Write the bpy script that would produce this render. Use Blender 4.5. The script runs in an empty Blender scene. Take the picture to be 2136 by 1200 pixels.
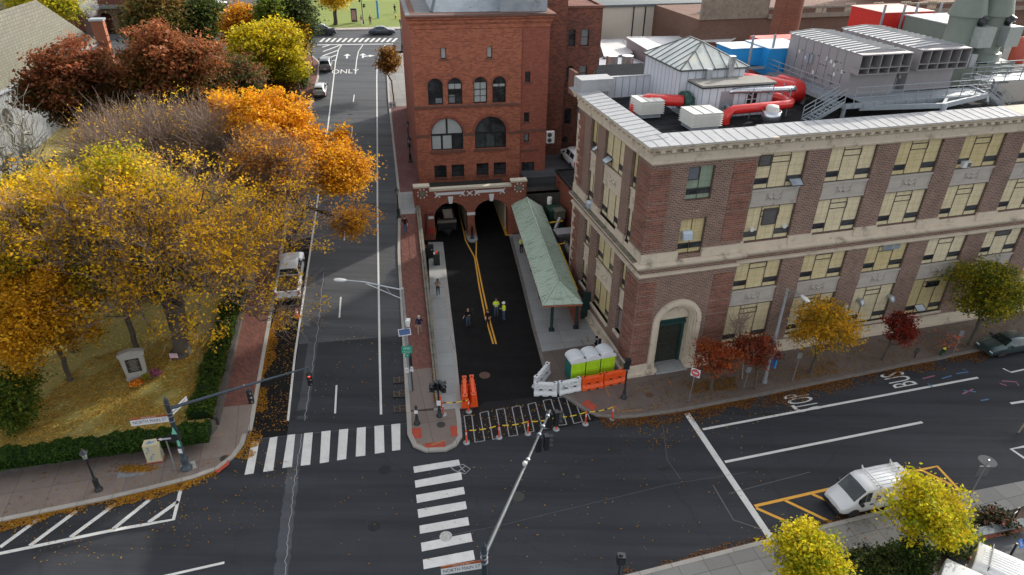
import bpy, bmesh, math, random
import numpy as np
from mathutils import Matrix, Vector
PI=math.pi
C=bpy.context.scene.collection
# ---------------------------------------------------------------- camera, sky, sun, exposure
FOC=1424.; CX,CY=1068.,600.; CAMH=32.
def _n(v): return v/np.linalg.norm(v)
_Z=-_n(np.array([1034-CX,3025-CY,FOC])); _Y=_n(np.array([0,0,1.])-_Z[2]*_Z); _X=np.cross(_Y,_Z)
RW=np.stack([_X,_Y,_Z])
cam=bpy.data.cameras.new('camera'); camo=bpy.data.objects.new('camera',cam); C.objects.link(camo)
cam.lens=24.; cam.sensor_width=36.; cam.clip_end=3000.
_M=Matrix.Identity(4)
for i in range(3):
    _M[i][0]=RW[i][0]; _M[i][1]=-RW[i][1]; _M[i][2]=-RW[i][2]
_M[2][3]=CAMH
camo.matrix_world=_M
bpy.context.scene.camera=camo
SUN_AZ=math.radians(45.); SUN_EL=math.radians(27.)   # direction towards the sun, azimuth from +X
w=bpy.data.worlds.new('World'); bpy.context.scene.world=w; w.use_nodes=True
nt=w.node_tree; bg=nt.nodes['Background']; sk=nt.nodes.new('ShaderNodeTexSky'); sk.sky_type='NISHITA'; sk.sun_disc=False
sk.sun_elevation=SUN_EL; sk.sun_rotation=PI/2-SUN_AZ; sk.air_density=1.0; sk.dust_density=2.5; sk.ozone_density=1.0
hs=nt.nodes.new('ShaderNodeHueSaturation'); hs.inputs['Saturation'].default_value=0.22
nt.links.new(sk.outputs[0],hs.inputs['Color']); nt.links.new(hs.outputs[0],bg.inputs[0]); bg.inputs[1].default_value=0.15
sun=bpy.data.lights.new('sun','SUN'); sun.energy=2.1; sun.angle=math.radians(0.6); sun.color=(1,.93,.82)
suno=bpy.data.objects.new('sun',sun); C.objects.link(suno)
sd=Vector((math.cos(SUN_AZ)*math.cos(SUN_EL),math.sin(SUN_AZ)*math.cos(SUN_EL),math.sin(SUN_EL)))
suno.rotation_euler=sd.to_track_quat('Z','Y').to_euler()
sc=bpy.context.scene
sc.view_settings.view_transform='Standard'; sc.view_settings.look='None'; sc.view_settings.exposure=1.2; sc.view_settings.gamma=1
# ---------------------------------------------------------------- picture point -> place
def ray(px,py): return RW@np.array([px-CX,py-CY,FOC])
def G(px,py,z=0.):
    r=ray(px,py); t=(z-CAMH)/r[2]; return np.array([r[0]*t,r[1]*t,z])
def hgt(px,py,base):
    r=ray(px,py); return CAMH+r[2]*math.hypot(base[0],base[1])/math.hypot(r[0],r[1])
S0=G(795,890)
_h=math.radians(99.9); HV=np.array([math.cos(_h),math.sin(_h),0]); TV=np.array([math.sin(_h),-math.cos(_h),0])
def prof(s):
    if s<=0: return 0.
    if s<2: return .135*s*s/4
    if s<30: return .135*(s-1)
    return 3.915+.066*(s-30)
def sz(p): return prof(float((np.array([p[0],p[1],0])-[S0[0],S0[1],0])@HV))
def st(p):
    d=np.array([p[0]-S0[0],p[1]-S0[1],0]); return float(d@HV),float(d@TV)
def at(s,t,dz=0.):
    p=S0+s*HV+t*TV; return (p[0],p[1],prof(s)+dz)
def Wt(px,py,dz=0.,fn=None):
    fn=fn or sz
    r=ray(px,py); rn=r/math.hypot(r[0],r[1]); lo,hi=10.,600.
    t=10.
    while t<600:
        p=np.array([0,0,CAMH])+rn*t
        if p[2]<=fn(p)+dz: break
        t+=1.
    lo=t-1.;hi=t
    for _ in range(18):
        m=(lo+hi)/2; p=np.array([0,0,CAMH])+rn*m
        if p[2]<=fn(p)+dz: hi=m
        else: lo=m
    return p
class Wall:      # a vertical plane: local x along it, local y into the building, z up
    def __init__(s,p0,az):
        a=math.radians(az); s.p0=np.array([p0[0],p0[1],0.]); s.u=np.array([math.cos(a),math.sin(a),0]); s.n=np.array([math.sin(a),-math.cos(a),0]); s.az=a
    def w(s,px,py,y=0.):
        r=ray(px,py); c=np.array([0,0,CAMH]); q=s.p0-s.n*y
        t=s.n.dot(q-c)/s.n.dot(r); p=c+r*t
        return float((p-s.p0)@s.u),float(p[2])
    def loc(s,p): d=np.array([p[0],p[1],0])-s.p0; return float(d@s.u),float(-(d@s.n))
    def g(s,px,py,z): return s.loc(G(px,py,z))
    def mat(s): return Matrix.Translation(Vector(s.p0))@Matrix.Rotation(s.az,4,'Z')
    def pt(s,x,y,z): p=s.p0+s.u*x-s.n*y; return (p[0],p[1],z)
# ---------------------------------------------------------------- objects
def tag(o,label=None,cat=None,group=None,kind=None):
    if label: o['label']=label
    if cat: o['category']=cat
    if group: o['group']=group
    if kind: o['kind']=kind
    return o
def empty(name,loc,label,cat,group=None,rz=0.,mat=None):
    o=bpy.data.objects.new(name,None); C.objects.link(o); o.empty_display_size=.3
    if mat is not None: o.matrix_world=mat
    else: o.location=loc; o.rotation_euler=(0,0,rz)
    return tag(o,label,cat,group)
def kids(o): return [c for c in bpy.data.objects if c.parent==o]
def copy_tree(o,parent=None):
    c=o.copy(); C.objects.link(c); c.parent=parent
    for ch in kids(o): copy_tree(ch,c)
    return c
class MB:
    def __init__(s): s.v=[]; s.f=[]; s.m=[]; s.mi=0; s.sm=[]
    def add(s,vs,fs,smooth=False,M=None):
        b=len(s.v)
        if M is not None: vs=[tuple(M@Vector(v)) for v in vs]
        s.v+= [tuple(map(float,v)) for v in vs]
        for f in fs: s.f.append([b+i for i in f]); s.m.append(s.mi); s.sm.append(smooth)
        return s
    def quad(s,a,b,c,d): return s.add([a,b,c,d],[(0,1,2,3)])
    def poly(s,pts): return s.add(pts,[tuple(range(len(pts)))])
    def box(s,x0,x1,y0,y1,z0,z1,M=None):
        if x0>x1:x0,x1=x1,x0
        if y0>y1:y0,y1=y1,y0
        if z0>z1:z0,z1=z1,z0
        v=[(x0,y0,z0),(x1,y0,z0),(x1,y1,z0),(x0,y1,z0),(x0,y0,z1),(x1,y0,z1),(x1,y1,z1),(x0,y1,z1)]
        return s.add(v,[(3,2,1,0),(4,5,6,7),(0,1,5,4),(1,2,6,5),(2,3,7,6),(3,0,4,7)],M=M)
    def cbox(s,c,d,M=None): return s.box(c[0]-d[0]/2,c[0]+d[0]/2,c[1]-d[1]/2,c[1]+d[1]/2,c[2]-d[2]/2,c[2]+d[2]/2,M)
    def prism(s,pts,z0,z1,M=None):   # pts ccw in xy
        n=len(pts)
        v=[(p[0],p[1],z0) for p in pts]+[(p[0],p[1],z1) for p in pts]
        return s.add(v,[tuple(range(n-1,-1,-1)),tuple(range(n,2*n))]+[(i,(i+1)%n,n+(i+1)%n,n+i) for i in range(n)],M=M)
    def xprism(s,pts,x0,x1,M=None):  # pts in (y,z)
        n=len(pts)
        v=[(x0,p[0],p[1]) for p in pts]+[(x1,p[0],p[1]) for p in pts]
        return s.add(v,[tuple(range(n-1,-1,-1)),tuple(range(n,2*n))]+[(i,(i+1)%n,n+(i+1)%n,n+i) for i in range(n)],M=M)
    def yprism(s,pts,y0,y1,M=None):  # pts in (x,z)
        n=len(pts)
        v=[(p[0],y0,p[1]) for p in pts]+[(p[0],y1,p[1]) for p in pts]
        return s.add(v,[tuple(range(n)),tuple(range(2*n-1,n-1,-1))]+[(i,n+i,n+(i+1)%n,(i+1)%n) for i in range(n)],M=M)
    def tube(s,pts,r,n=8,cap=True,M=None):
        pts=[Vector(p) for p in pts]; k=len(pts)
        rs=r if hasattr(r,'__len__') else [r]*k
        up=None; rings=[]
        for i,p in enumerate(pts):
            d=(pts[min(i+1,k-1)]-pts[max(i-1,0)])
            if d.length<1e-9: d=Vector((0,0,1))
            d.normalize()
            if up is None: up=Vector((0,0,1)) if abs(d.z)<.9 else Vector((1,0,0))
            a=d.cross(up); 
            if a.length<1e-5: a=d.orthogonal()
            a.normalize(); b=d.cross(a).normalized(); up=-b if False else up
            rings.append([tuple(p+(a*math.cos(2*PI*j/n)+b*math.sin(2*PI*j/n))*rs[i]) for j in range(n)])
        v=[q for R_ in rings for q in R_]; f=[]
        for i in range(k-1):
            for j in range(n): f.append((i*n+j,(i+1)*n+j,(i+1)*n+(j+1)%n,i*n+(j+1)%n))
        s.add(v,f,n>5,M)
        if cap: s.add(rings[0],[tuple(range(n))],M=M); s.add(rings[-1],[tuple(range(n-1,-1,-1))],M=M)
        return s
    def bar(s,a,b,w,h=None,M=None):  # square bar between two points
        h=h or w; a=Vector(a);b=Vector(b); d=(b-a); L=d.length; d.normalize()
        x=d.cross(Vector((0,0,1)))
        if x.length<1e-4: x=Vector((1,0,0))
        x.normalize(); z=x.cross(d)
        v=[a+x*sx*w/2+z*sz_*h/2 for sx,sz_ in ((-1,-1),(1,-1),(1,1),(-1,1))]; v+=[p+d*L for p in v]
        return s.add([tuple(p) for p in v],[(0,1,2,3),(7,6,5,4),(0,4,5,1),(1,5,6,2),(2,6,7,3),(3,7,4,0)],M=M)
    def lathe(s,prof_,n=16,c=(0,0,0),M=None,cap=True):
        v=[(c[0]+r*math.cos(2*PI*j/n),c[1]+r*math.sin(2*PI*j/n),c[2]+z) for r,z in prof_ for j in range(n)]
        k=len(prof_); f=[(i*n+j,i*n+(j+1)%n,(i+1)*n+(j+1)%n,(i+1)*n+j) for i in range(k-1) for j in range(n)]
        s.add(v,f,True,M)
        if cap:
            s.add(v[-n:],[tuple(range(n))],M=M); s.add(v[:n],[tuple(range(n-1,-1,-1))],M=M)
        return s
    def build(s,name,mats,parent=None,loc=None,auto=True):
        me=bpy.data.meshes.new(name); me.from_pydata(s.v,[],s.f)
        if not isinstance(mats,(list,tuple)): mats=[mats]
        for m in mats: me.materials.append(m)
        if len(mats)>1: me.polygons.foreach_set('material_index',s.m)
        me.polygons.foreach_set('use_smooth',s.sm); me.update()
        o=bpy.data.objects.new(name,me); C.objects.link(o)
        if parent is not None: o.parent=parent
        if loc is not None: o.location=loc
        return o
def struct(mb,name,m): return tag(mb.build(name,m),kind='structure')
# ---------------------------------------------------------------- materials
MATS={}
def newmat(name):
    m=bpy.data.materials.new(name); m.use_nodes=True; nt=m.node_tree; b=nt.nodes['Principled BSDF']; return m,nt,b
def N(nt,t,**kw):
    n=nt.nodes.new('ShaderNode'+t)
    for k,v in kw.items(): setattr(n,k,v)
    return n
def rgb(c): return (c[0],c[1],c[2],1)
def coords(nt,scale=None,kind='Object'):
    tc=N(nt,'TexCoord'); out=tc.outputs[kind]
    if scale is not None:
        mp=N(nt,'Mapping'); mp.inputs['Scale'].default_value=scale if hasattr(scale,'__len__') else (scale,)*3
        nt.links.new(out,mp.inputs[0]); out=mp.outputs[0]
    return out
def noise(nt,vec,scale,detail=4,rough=.6):
    n=N(nt,'TexNoise'); n.inputs['Scale'].default_value=scale; n.inputs['Detail'].default_value=detail; n.inputs['Roughness'].default_value=rough
    nt.links.new(vec,n.inputs['Vector']); return n.outputs['Fac']
def ramp(nt,fac,stops):
    r=N(nt,'ValToRGB'); e=r.color_ramp.elements
    while len(e)<len(stops): e.new(.5)
    for i,(p,c) in enumerate(stops): e[i].position=p; e[i].color=rgb(c) if hasattr(c,'__len__') else (c,c,c,1)
    nt.links.new(fac,r.inputs[0]); return r.outputs[0]
def mix(nt,fac,a,b,mode='MIX'):
    m=N(nt,'MixRGB',blend_type=mode)
    for s_,v in ((0,fac),(1,a),(2,b)):
        if hasattr(v,'is_linked') or isinstance(v,bpy.types.NodeSocket): nt.links.new(v,m.inputs[s_])
        elif s_==0: m.inputs[0].default_value=v
        else: m.inputs[s_].default_value=rgb(v)
    return m.outputs[0]
def bump(nt,b,h,st_=.3,dist=.02):
    n=N(nt,'Bump'); n.inputs['Strength'].default_value=st_; n.inputs['Distance'].default_value=dist
    nt.links.new(h,n.inputs['Height']); nt.links.new(n.outputs[0],b.inputs['Normal'])
def plain(name,col,rough=.6,metal=0.,var=.12,vs=3.,dirt=None,spec=None,coat=0.):
    if name in MATS: return MATS[name]
    m,nt,b=newmat(name); v=coords(nt)
    f=noise(nt,v,vs,5,.65); f2=noise(nt,v,vs*9,3)
    c1=tuple(x*(1-var) for x in col); c2=tuple(min(1,x*(1+var)) for x in col)
    out=ramp(nt,f,[(.3,c1),(.7,c2)])
    out=mix(nt,.25,out,ramp(nt,f2,[(.35,c1),(.65,c2)]))
    if dirt: 
        f3=noise(nt,v,dirt[1],6,.7); out=mix(nt,ramp(nt,f3,[(dirt[2],0.),(min(1,dirt[2]+.15),1.)]),out,dirt[0])
    nt.links.new(out,b.inputs['Base Color']); b.inputs['Roughness'].default_value=rough; b.inputs['Metallic'].default_value=metal
    if coat: b.inputs['Coat Weight'].default_value=coat; b.inputs['Coat Roughness'].default_value=.08
    if spec is None and rough>=.75: spec=.12
    if spec is not None: b.inputs['Specular IOR Level'].default_value=spec
    MATS[name]=m; return m
def glass(name,col=(.02,.025,.03),rough=.08,col2=None,sc_=.7):
    if name in MATS: return MATS[name]
    m,nt,b=newmat(name); v=coords(nt); f=noise(nt,v,sc_,2)
    nt.links.new(ramp(nt,f,[(.42,col),(.6,col2 or tuple(x*1.8 for x in col))]),b.inputs['Base Color'])
    b.inputs['Roughness'].default_value=rough; b.inputs['Specular IOR Level'].default_value=.8
    MATS[name]=m; return m
def emis(name,col,s_=2.):
    m,nt,b=newmat(name); b.inputs['Base Color'].default_value=rgb(col); b.inputs['Emission Color'].default_value=rgb(col); b.inputs['Emission Strength'].default_value=s_; return m
def brick(name,c1,c2,mortar,bw=.22,bh=.075,stain=.35,mot=(.0,.0,.0),ms=.012,off=.5,diag=False,flat=False,stc=None):
    m,nt,b=newmat(name); tc=coords(nt); sp=N(nt,'SeparateXYZ'); nt.links.new(tc,sp.inputs[0])
    cb=N(nt,'CombineXYZ')
    if flat:
        nt.links.new(sp.outputs[0],cb.inputs[0]); nt.links.new(sp.outputs[1],cb.inputs[1])
    else:
        a=N(nt,'Math',operation='ADD'); nt.links.new(sp.outputs[0],a.inputs[0]); nt.links.new(sp.outputs[1],a.inputs[1])
        nt.links.new(a.outputs[0],cb.inputs[0]); nt.links.new(sp.outputs[2],cb.inputs[1])
    vec=cb.outputs[0]
    if diag:
        mp=N(nt,'Mapping'); mp.inputs['Rotation'].default_value=(0,0,math.radians(diag)); nt.links.new(vec,mp.inputs[0]); vec=mp.outputs[0]
    bt=N(nt,'TexBrick',offset=off); bt.inputs['Scale'].default_value=1; bt.inputs['Brick Width'].default_value=bw; bt.inputs['Row Height'].default_value=bh
    bt.inputs['Mortar Size'].default_value=ms; bt.inputs['Mortar Smooth'].default_value=.3; bt.inputs['Bias'].default_value=-.1
    bt.inputs['Color1'].default_value=rgb(c1); bt.inputs['Color2'].default_value=rgb(c2); bt.inputs['Mortar'].default_value=rgb(mortar)
    nt.links.new(vec,bt.inputs['Vector']); out=bt.outputs[0]
    f=noise(nt,tc,.55,6,.7); f2=noise(nt,tc,6,3)
    dk=stc or tuple(x*.55 for x in c1)
    out=mix(nt,ramp(nt,f,[(.42,0.),(.75,stain)]),out,dk)
    out=mix(nt,ramp(nt,f2,[(.4,0.),(.7,.25)]),out,tuple(x*.6 for x in c2))
    nt.links.new(out,b.inputs['Base Color']); b.inputs['Roughness'].default_value=.85; b.inputs['Specular IOR Level'].default_value=.15
    iv=N(nt,'Invert'); nt.links.new(bt.outputs['Fac'],iv.inputs['Color']); bump(nt,b,iv.outputs[0],.5,.008)
    MATS[name]=m; return m
def lin(r,g,b): return tuple(((x/255)/12.92 if x<11 else ((x/255+.055)/1.055)**2.4) for x in (r,g,b))
# ================================================================ GROUND AND ROADS
def asphalt(name,c,var=.25,crk=.5,wet=.55,tr=None,tone=(1,1,1)):
    m,nt,b=newmat(name); v=coords(nt)
    big=noise(nt,v,.12,6,.65); med=noise(nt,v,1.3,5,.7); fine=noise(nt,v,38,3,.7)
    base=ramp(nt,big,[(.3,tuple(x*(1-var)*k for x,k in zip(c,tone))),(.7,tuple(x*(1+var) for x in c))])
    base=mix(nt,.35,base,ramp(nt,med,[(.3,tuple(x*.6 for x in c)),(.75,tuple(x*1.5 for x in c))]))
    base=mix(nt,.22,base,ramp(nt,fine,[(.35,tuple(x*.2 for x in c)),(.72,tuple(x*3.4 for x in c))]))
    # long wheel-worn streaks
    mp=N(nt,'Mapping'); mp.inputs['Rotation'].default_value=(0,0,-math.radians(tr or 14)); mp.inputs['Scale'].default_value=(.04,.9,1); nt.links.new(v,mp.inputs[0])
    sf=noise(nt,mp.outputs[0],1.,5,.6); base=mix(nt,ramp(nt,sf,[(.42,0.),(.68,.65)]),base,tuple(x*.5 for x in c))
    sf2=noise(nt,mp.outputs[0],2.1,5,.6); base=mix(nt,ramp(nt,sf2,[(.55,0.),(.75,.25)]),base,tuple(x*1.9 for x in c))
    vo=N(nt,'TexVoronoi',feature='DISTANCE_TO_EDGE'); vo.inputs['Scale'].default_value=.11
    nz=N(nt,'TexNoise'); nz.inputs['Scale'].default_value=1.2; nz.inputs['Detail'].default_value=6; nt.links.new(v,nz.inputs['Vector'])
    ad=N(nt,'VectorMath',operation='MULTIPLY_ADD'); nt.links.new(nz.outputs['Color'],ad.inputs[0]); ad.inputs[1].default_value=(1.2,1.2,0); nt.links.new(v,ad.inputs[2]); nt.links.new(ad.outputs[0],vo.inputs['Vector'])
    ck=ramp(nt,vo.outputs['Distance'],[(0.,crk*.6),(.006,0.)])
    base=mix(nt,ck,base,tuple(x*.35 for x in c))
    nt.links.new(base,b.inputs['Base Color'])
    r=ramp(nt,med,[(.3,wet),(.7,min(1,wet+.25))]); nt.links.new(r,b.inputs['Roughness']); b.inputs['Specular IOR Level'].default_value=.15
    bump(nt,b,fine,.35,.01)
    MATS[name]=m; return m
M_ASPH=asphalt('asphalt main',(.032,.0345,.04),.32)
M_ASPHW=asphalt('asphalt hill street',(.078,.082,.089),.18,.25,.6,100)
M_ASPHT=asphalt('asphalt tunnel road',(.008,.008,.0085),.35,.3,.7,100)
M_ASPHD=asphalt('asphalt fresh dark',(.01,.0095,.0105),.3,.0,.45)
def paintm(name,c,wear=.5):
    m,nt,b=newmat(name); v=coords(nt); f=noise(nt,v,6,6,.75); f2=noise(nt,v,1.1,4,.6); f3=noise(nt,v,40,2,.6)
    base=ramp(nt,f2,[(.3,tuple(x*.82 for x in c)),(.7,c)])
    base=mix(nt,ramp(nt,f,[(.56,0.),(.72,wear)]),base,(.12,.12,.12)); base=mix(nt,ramp(nt,f3,[(.6,0.),(.8,.35)]),base,(.2,.2,.2))
    nt.links.new(base,b.inputs['Base Color']); b.inputs['Roughness'].default_value=.7; MATS[name]=m; return m
M_PW=paintm('white road paint',(.62,.62,.6)); M_PY=paintm('yellow road paint',(.72,.36,.03),.5); M_PWF=paintm('faded road paint',(.11,.115,.12),.9)
M_CHALK=paintm('chalk marks',(.3,.31,.32),1.); M_PBL=paintm('blue spray marks',(.06,.15,.3),.8); M_PPK=paintm('pink spray marks',(.28,.1,.15),.8); M_POR=paintm('orange spray marks',(.34,.16,.06),.9)
def slabs(name,c,ang,w_,h_,st_=.35,ln=(.03,.03,.03),var=.2,off=0.,jt=.018):
    m,nt,b=newmat(name); v=coords(nt)
    mp=N(nt,'Mapping'); mp.inputs['Rotation'].default_value=(0,0,-math.radians(ang)); nt.links.new(v,mp.inputs[0])
    bt=N(nt,'TexBrick',offset=off); bt.inputs['Scale'].default_value=1; bt.inputs['Brick Width'].default_value=w_; bt.inputs['Row Height'].default_value=h_; bt.inputs['Mortar Size'].default_value=jt; bt.inputs['Mortar Smooth'].default_value=.1
    bt.inputs['Color1'].default_value=rgb(tuple(x*(1-var) for x in c)); bt.inputs['Color2'].default_value=rgb(tuple(x*(1+var) for x in c)); bt.inputs['Mortar'].default_value=rgb(ln)
    nt.links.new(mp.outputs[0],bt.inputs['Vector'])
    f=noise(nt,v,.7,6,.7); f2=noise(nt,v,9,4,.7); f3=noise(nt,v,60,2)
    o=mix(nt,ramp(nt,f,[(.4,0.),(.7,st_)]),bt.outputs[0],tuple(x*.5 for x in c))
    o=mix(nt,ramp(nt,f2,[(.4,0.),(.75,st_*.7)]),o,tuple(min(1,x*1.5) for x in c)); o=mix(nt,.18,o,ramp(nt,f3,[(.35,tuple(x*.4 for x in c)),(.7,tuple(x*1.8 for x in c))]))
    nt.links.new(o,b.inputs['Base Color']); b.inputs['Roughness'].default_value=.8; bump(nt,b,f2,.2,.01); MATS[name]=m; return m
M_SWL=slabs('brown concrete slabs',(.17,.135,.118),15.6,2.1,6,.45,off=0.)
M_SWR=slabs('brown concrete paving',(.13,.1,.085),15.6,3.,2.6,.5)
M_SWG=slabs('grey concrete paving',(.2,.195,.185),15.6,1.55,1.7,.3)
M_SWC=slabs('pale concrete walk',(.3,.31,.31),99.9,1.7,4,.35,ln=(.12,.12,.12),var=.1)
M_CURB=slabs('granite curb',(.33,.31,.28),15.6,1.9,50,.4,var=.12)
M_BRW=brick('herringbone brick walk',(.21,.085,.066),(.12,.058,.05),(.1,.07,.06),.34,.17,.5,flat=True,diag=45,stc=(.12,.06,.05))
M_BRW2=brick('old brick walk',(.2,.075,.068),(.13,.06,.06),(.09,.06,.06),.22,.11,.5,flat=True,diag=10,stc=(.22,.16,.15))
M_TACT=plain('red tactile panel',(.36,.07,.045),.8,var=.2,vs=5)
M_STONE=plain('weathered dark stone',(.085,.078,.07),.9,var=.4,vs=2,dirt=((.2,.19,.17),1.2,.62))
M_SOIL=plain('bare soil',(.06,.045,.035),.95,var=.3)
def lawnm(name,g1,g2,leafc,cov=.55,sc_=1.):
    m,nt,b=newmat(name); v=coords(nt); f=noise(nt,v,.25*sc_,5,.65); f2=noise(nt,v,14*sc_,4,.75)
    o=ramp(nt,f,[(.3,g1),(.7,g2)]); o=mix(nt,.5,o,ramp(nt,f2,[(.3,tuple(x*.35 for x in g1)),(.7,tuple(min(1,x*1.9) for x in g2))]))
    vo=N(nt,'TexVoronoi',feature='F1'); vo.inputs['Scale'].default_value=7*sc_; nt.links.new(v,vo.inputs['Vector'])
    sp=N(nt,'SeparateXYZ'); nt.links.new(vo.outputs['Color'],sp.inputs[0])
    a=ramp(nt,vo.outputs['Distance'],[(.28,1.),(.36,0.)]); k=ramp(nt,sp.outputs[0],[(1-cov,0.),(1-cov+.03,1.)])
    mk=mix(nt,1.,a,k,'MULTIPLY'); lc=ramp(nt,sp.outputs[1],[(.2,tuple(x*.5 for x in leafc)),(.6,leafc),(.9,tuple(min(1,x*1.35) for x in leafc))])
    o=mix(nt,mk,o,lc); nt.links.new(o,b.inputs['Base Color']); b.inputs['Roughness'].default_value=.95; bump(nt,b,f2,.6,.03); MATS[name]=m; return m
M_LAWN=lawnm('leafy park lawn',(.34,.25,.09),(.22,.2,.05),(.7,.48,.12),.4)
M_GRASS=lawnm('green campus lawn',(.1,.14,.025),(.15,.19,.03),(.4,.25,.04),.12,.6)

def strip(st_l,st_r,dz,thick=None,surf=None):
    """ribbon between two polylines given in street coordinates (s,t)"""
    mb=MB(); a=[at(s,t,dz) for s,t in st_l]; b=[at(s,t,dz) for s,t in st_r]; n=len(a)
    mb.add(a+b,[(i,n+i,n+i+1,i+1) for i in range(n-1)])
    if thick:
        c=[(p[0],p[1],p[2]-thick) for p in a]; d=[(p[0],p[1],p[2]-thick) for p in b]
        mb.add(a+c,[(i,i+1,n+i+1,n+i) for i in range(n-1)]); mb.add(b+d,[(i+1,i,n+i,n+i+1) for i in range(n-1)])
        mb.quad(a[0],b[0],d[0],c[0]); mb.quad(b[-1],a[-1],c[-1],d[-1])
    return mb
def interp(pts,s):
    if s<=pts[0][0]: return pts[0][1]
    for (s0,t0),(s1,t1) in zip(pts,pts[1:]):
        if s<=s1: return t0+(t1-t0)*(s-s0)/(s1-s0)
    return pts[-1][1]
def ss(a,b,d=1.5): n=max(2,int((b-a)/d)+1); return [a+(b-a)*i/(n-1) for i in range(n)]
def sstrip(a,b,L,R,dz,thick=None,d=1.5):
    q=ss(a,b,d); return strip([(s,interp(L,s) if isinstance(L,list) else L) for s in q],[(s,interp(R,s) if isinstance(R,list) else R) for s in q],dz,thick)
def slab_poly(pts,z0,z1,mb=None):
    mb=mb or MB(); n=len(pts); v=[(p[0],p[1],z1) for p in pts]+[(p[0],p[1],z0) for p in pts]
    mb.add(v,[tuple(range(n))]+[((i+1)%n,i,n+i,n+(i+1)%n) for i in range(n)]); return mb
def ccw(pts):
    a=sum(p[0]*q[1]-q[0]*p[1] for p,q in zip(pts,pts[1:]+pts[:1])); return pts if a>0 else pts[::-1]
def ribbon(pts,wd,fn,dz,mb=None,closed=False,d=1.5,dash=None):
    """painted line along xy points lying on surface fn"""
    mb=mb or MB(); P=[]
    for a,b in zip(pts,pts[1:]):
        L=math.hypot(b[0]-a[0],b[1]-a[1]); n=max(1,int(L/d))
        for i in range(n): P.append((a[0]+(b[0]-a[0])*i/n,a[1]+(b[1]-a[1])*i/n))
    P.append((pts[-1][0],pts[-1][1])); l=[];r=[]
    for i,p in enumerate(P):
        q0=P[max(0,i-1)];q1=P[min(len(P)-1,i+1)]; dx,dy=q1[0]-q0[0],q1[1]-q0[1]; L=math.hypot(dx,dy) or 1
        nx,ny=-dy/L*wd/2,dx/L*wd/2
        for lst,s_ in ((l,1),(r,-1)):
            x,y=p[0]+nx*s_,p[1]+ny*s_; lst.append((x,y,fn((x,y))+dz))
    n=len(l); mb.add(l+r,[(i,n+i,n+i+1,i+1) for i in range(n-1)]); return mb
flat=lambda p:0.
fl13=lambda p:.13
TW=3.9
def terr(s,t):
    if s<0: return -.25
    if t<=TW: return prof(s)-.25
    if s<32 or (s<62 and t<15): return -.25
    return (prof(s)-.25) if (t<60 or s>86) else -.25
gm=MB(); SS=[-400,-100,-40,0]+ss(1,31,2)+[31.9,32.1]+ss(35,61.9,5)+[62.1,75,85.9,86.1,100,110,130,160,220,400,900]; TT=[-900,-300,-120,-80,-60,-40,-25,-12,-9,TW,TW+.02,14.9,15.1,59.9,60.1,100,200,500,900]
for i,s in enumerate(SS):
    for t in TT:
        p=S0+HV*s+TV*t; gm.v.append((p[0],p[1],terr(s,t)))
nT=len(TT)
for i in range(len(SS)-1):
    for j in range(nT-1): gm.f.append((i*nT+j,i*nT+j+1,(i+1)*nT+j+1,(i+1)*nT+j)); gm.m.append(0); gm.sm.append(False)
struct(gm,'ground',M_SOIL)
# main road across the foreground
U=np.array([math.cos(math.radians(15.64)),math.sin(math.radians(15.64)),0]); V_=np.array([-U[1],U[0],0])
def box_uv(o,a,b,c,d,z): return [tuple((o+U*x+V_*y)[:2])+(z,) for x,y in ((a,c),(b,c),(b,d),(a,d))]
mb=MB(); o0=G(1068,900); mb.poly(box_uv(o0,-150,200,-80,9,0.)); struct(mb,'main_road',M_ASPH)
# hill street
hl=[(-2,-9.2),(10,-8.6),(20,-8.6),(56,-8.6),(86,-12)]
struct(sstrip(.0,86,-9.4,2.6,.006),'hill_street',M_ASPHW)
struct(sstrip(.05,9.2,-6.2,1.72,.009),'newer_asphalt_strip',M_ASPH)
struct(sstrip(.05,24,-8.6,-6.22,.0095),'dark_parking_lane',M_ASPHT)
struct(sstrip(55,87,-22,-9.3,.0),'park_drive',M_ASPHW)
# cross street at the top of the hill
struct(sstrip(85.8,100.5,-150,160,.012),'upper_cross_street',M_ASPHW)
struct(sstrip(100.5,130,-38,-24,.03),'upper_side_street',M_ASPHW)
# tunnel road
mb=MB(); tp=[G(963,862),G(925,505),G(905,470),G(905,415)+[0,0,0]]
tl=lambda s,t:(S0+HV*s+TV*t)
mb=MB(); mb.poly([tuple(q)[:2]+(.008,) for q in (tl(1.2,5.),tl(0.6,18.5),tl(34,17),tl(75,16),tl(75,3.95),tl(1.2,3.95))][::-1]); struct(mb,'tunnel_road',M_ASPHT)
# freshly patched dark asphalt at the crossing
pz=[G(x,y,.013) for x,y in ((968,925),(966,866),(1010,840),(1120,828),(1180,826),(1210,842),(1262,873),(1160,895),(1060,910))]
mb=MB(); mb.poly([tuple(p) for p in ccw([list(p) for p in pz])]); struct(mb,'asphalt_patch',M_ASPHD)
# ---- left side: brick walk, curb, corner pavement
struct(sstrip(3.2,55,-11.05,-8.85,.13,.4),'brick_sidewalk_park_side',M_BRW)
struct(sstrip(2.2,55,-8.85,-8.6,.14,.4),'granite_curb_park_side',M_CURB)
e1=[(58.5,-9.0),(61,-8.65),(72,-8.6),(80,-8.9),(86,-11.2)]
struct(sstrip(58.5,86,-12.6,[(a,b-.25) for a,b in e1],.13,.4),'brick_sidewalk_upper',M_BRW)
struct(sstrip(58.5,86,[(a,b-.25) for a,b in e1],e1,.14,.4),'granite_curb_upper',M_CURB)
crn=[(-60,1110),(0,1087),(195,1047),(300,1023),(400,998),(455,978),(490,950),(508,925),(517,895),(522,862),(525,845)]
inn=[(525,845),(458,845),(452,895),(440,910),(0,990),(-60,1003)]
cp=[G(x,y,.13) for x,y in crn]+[G(x,y,.13) for x,y in inn[1:]]
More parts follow.
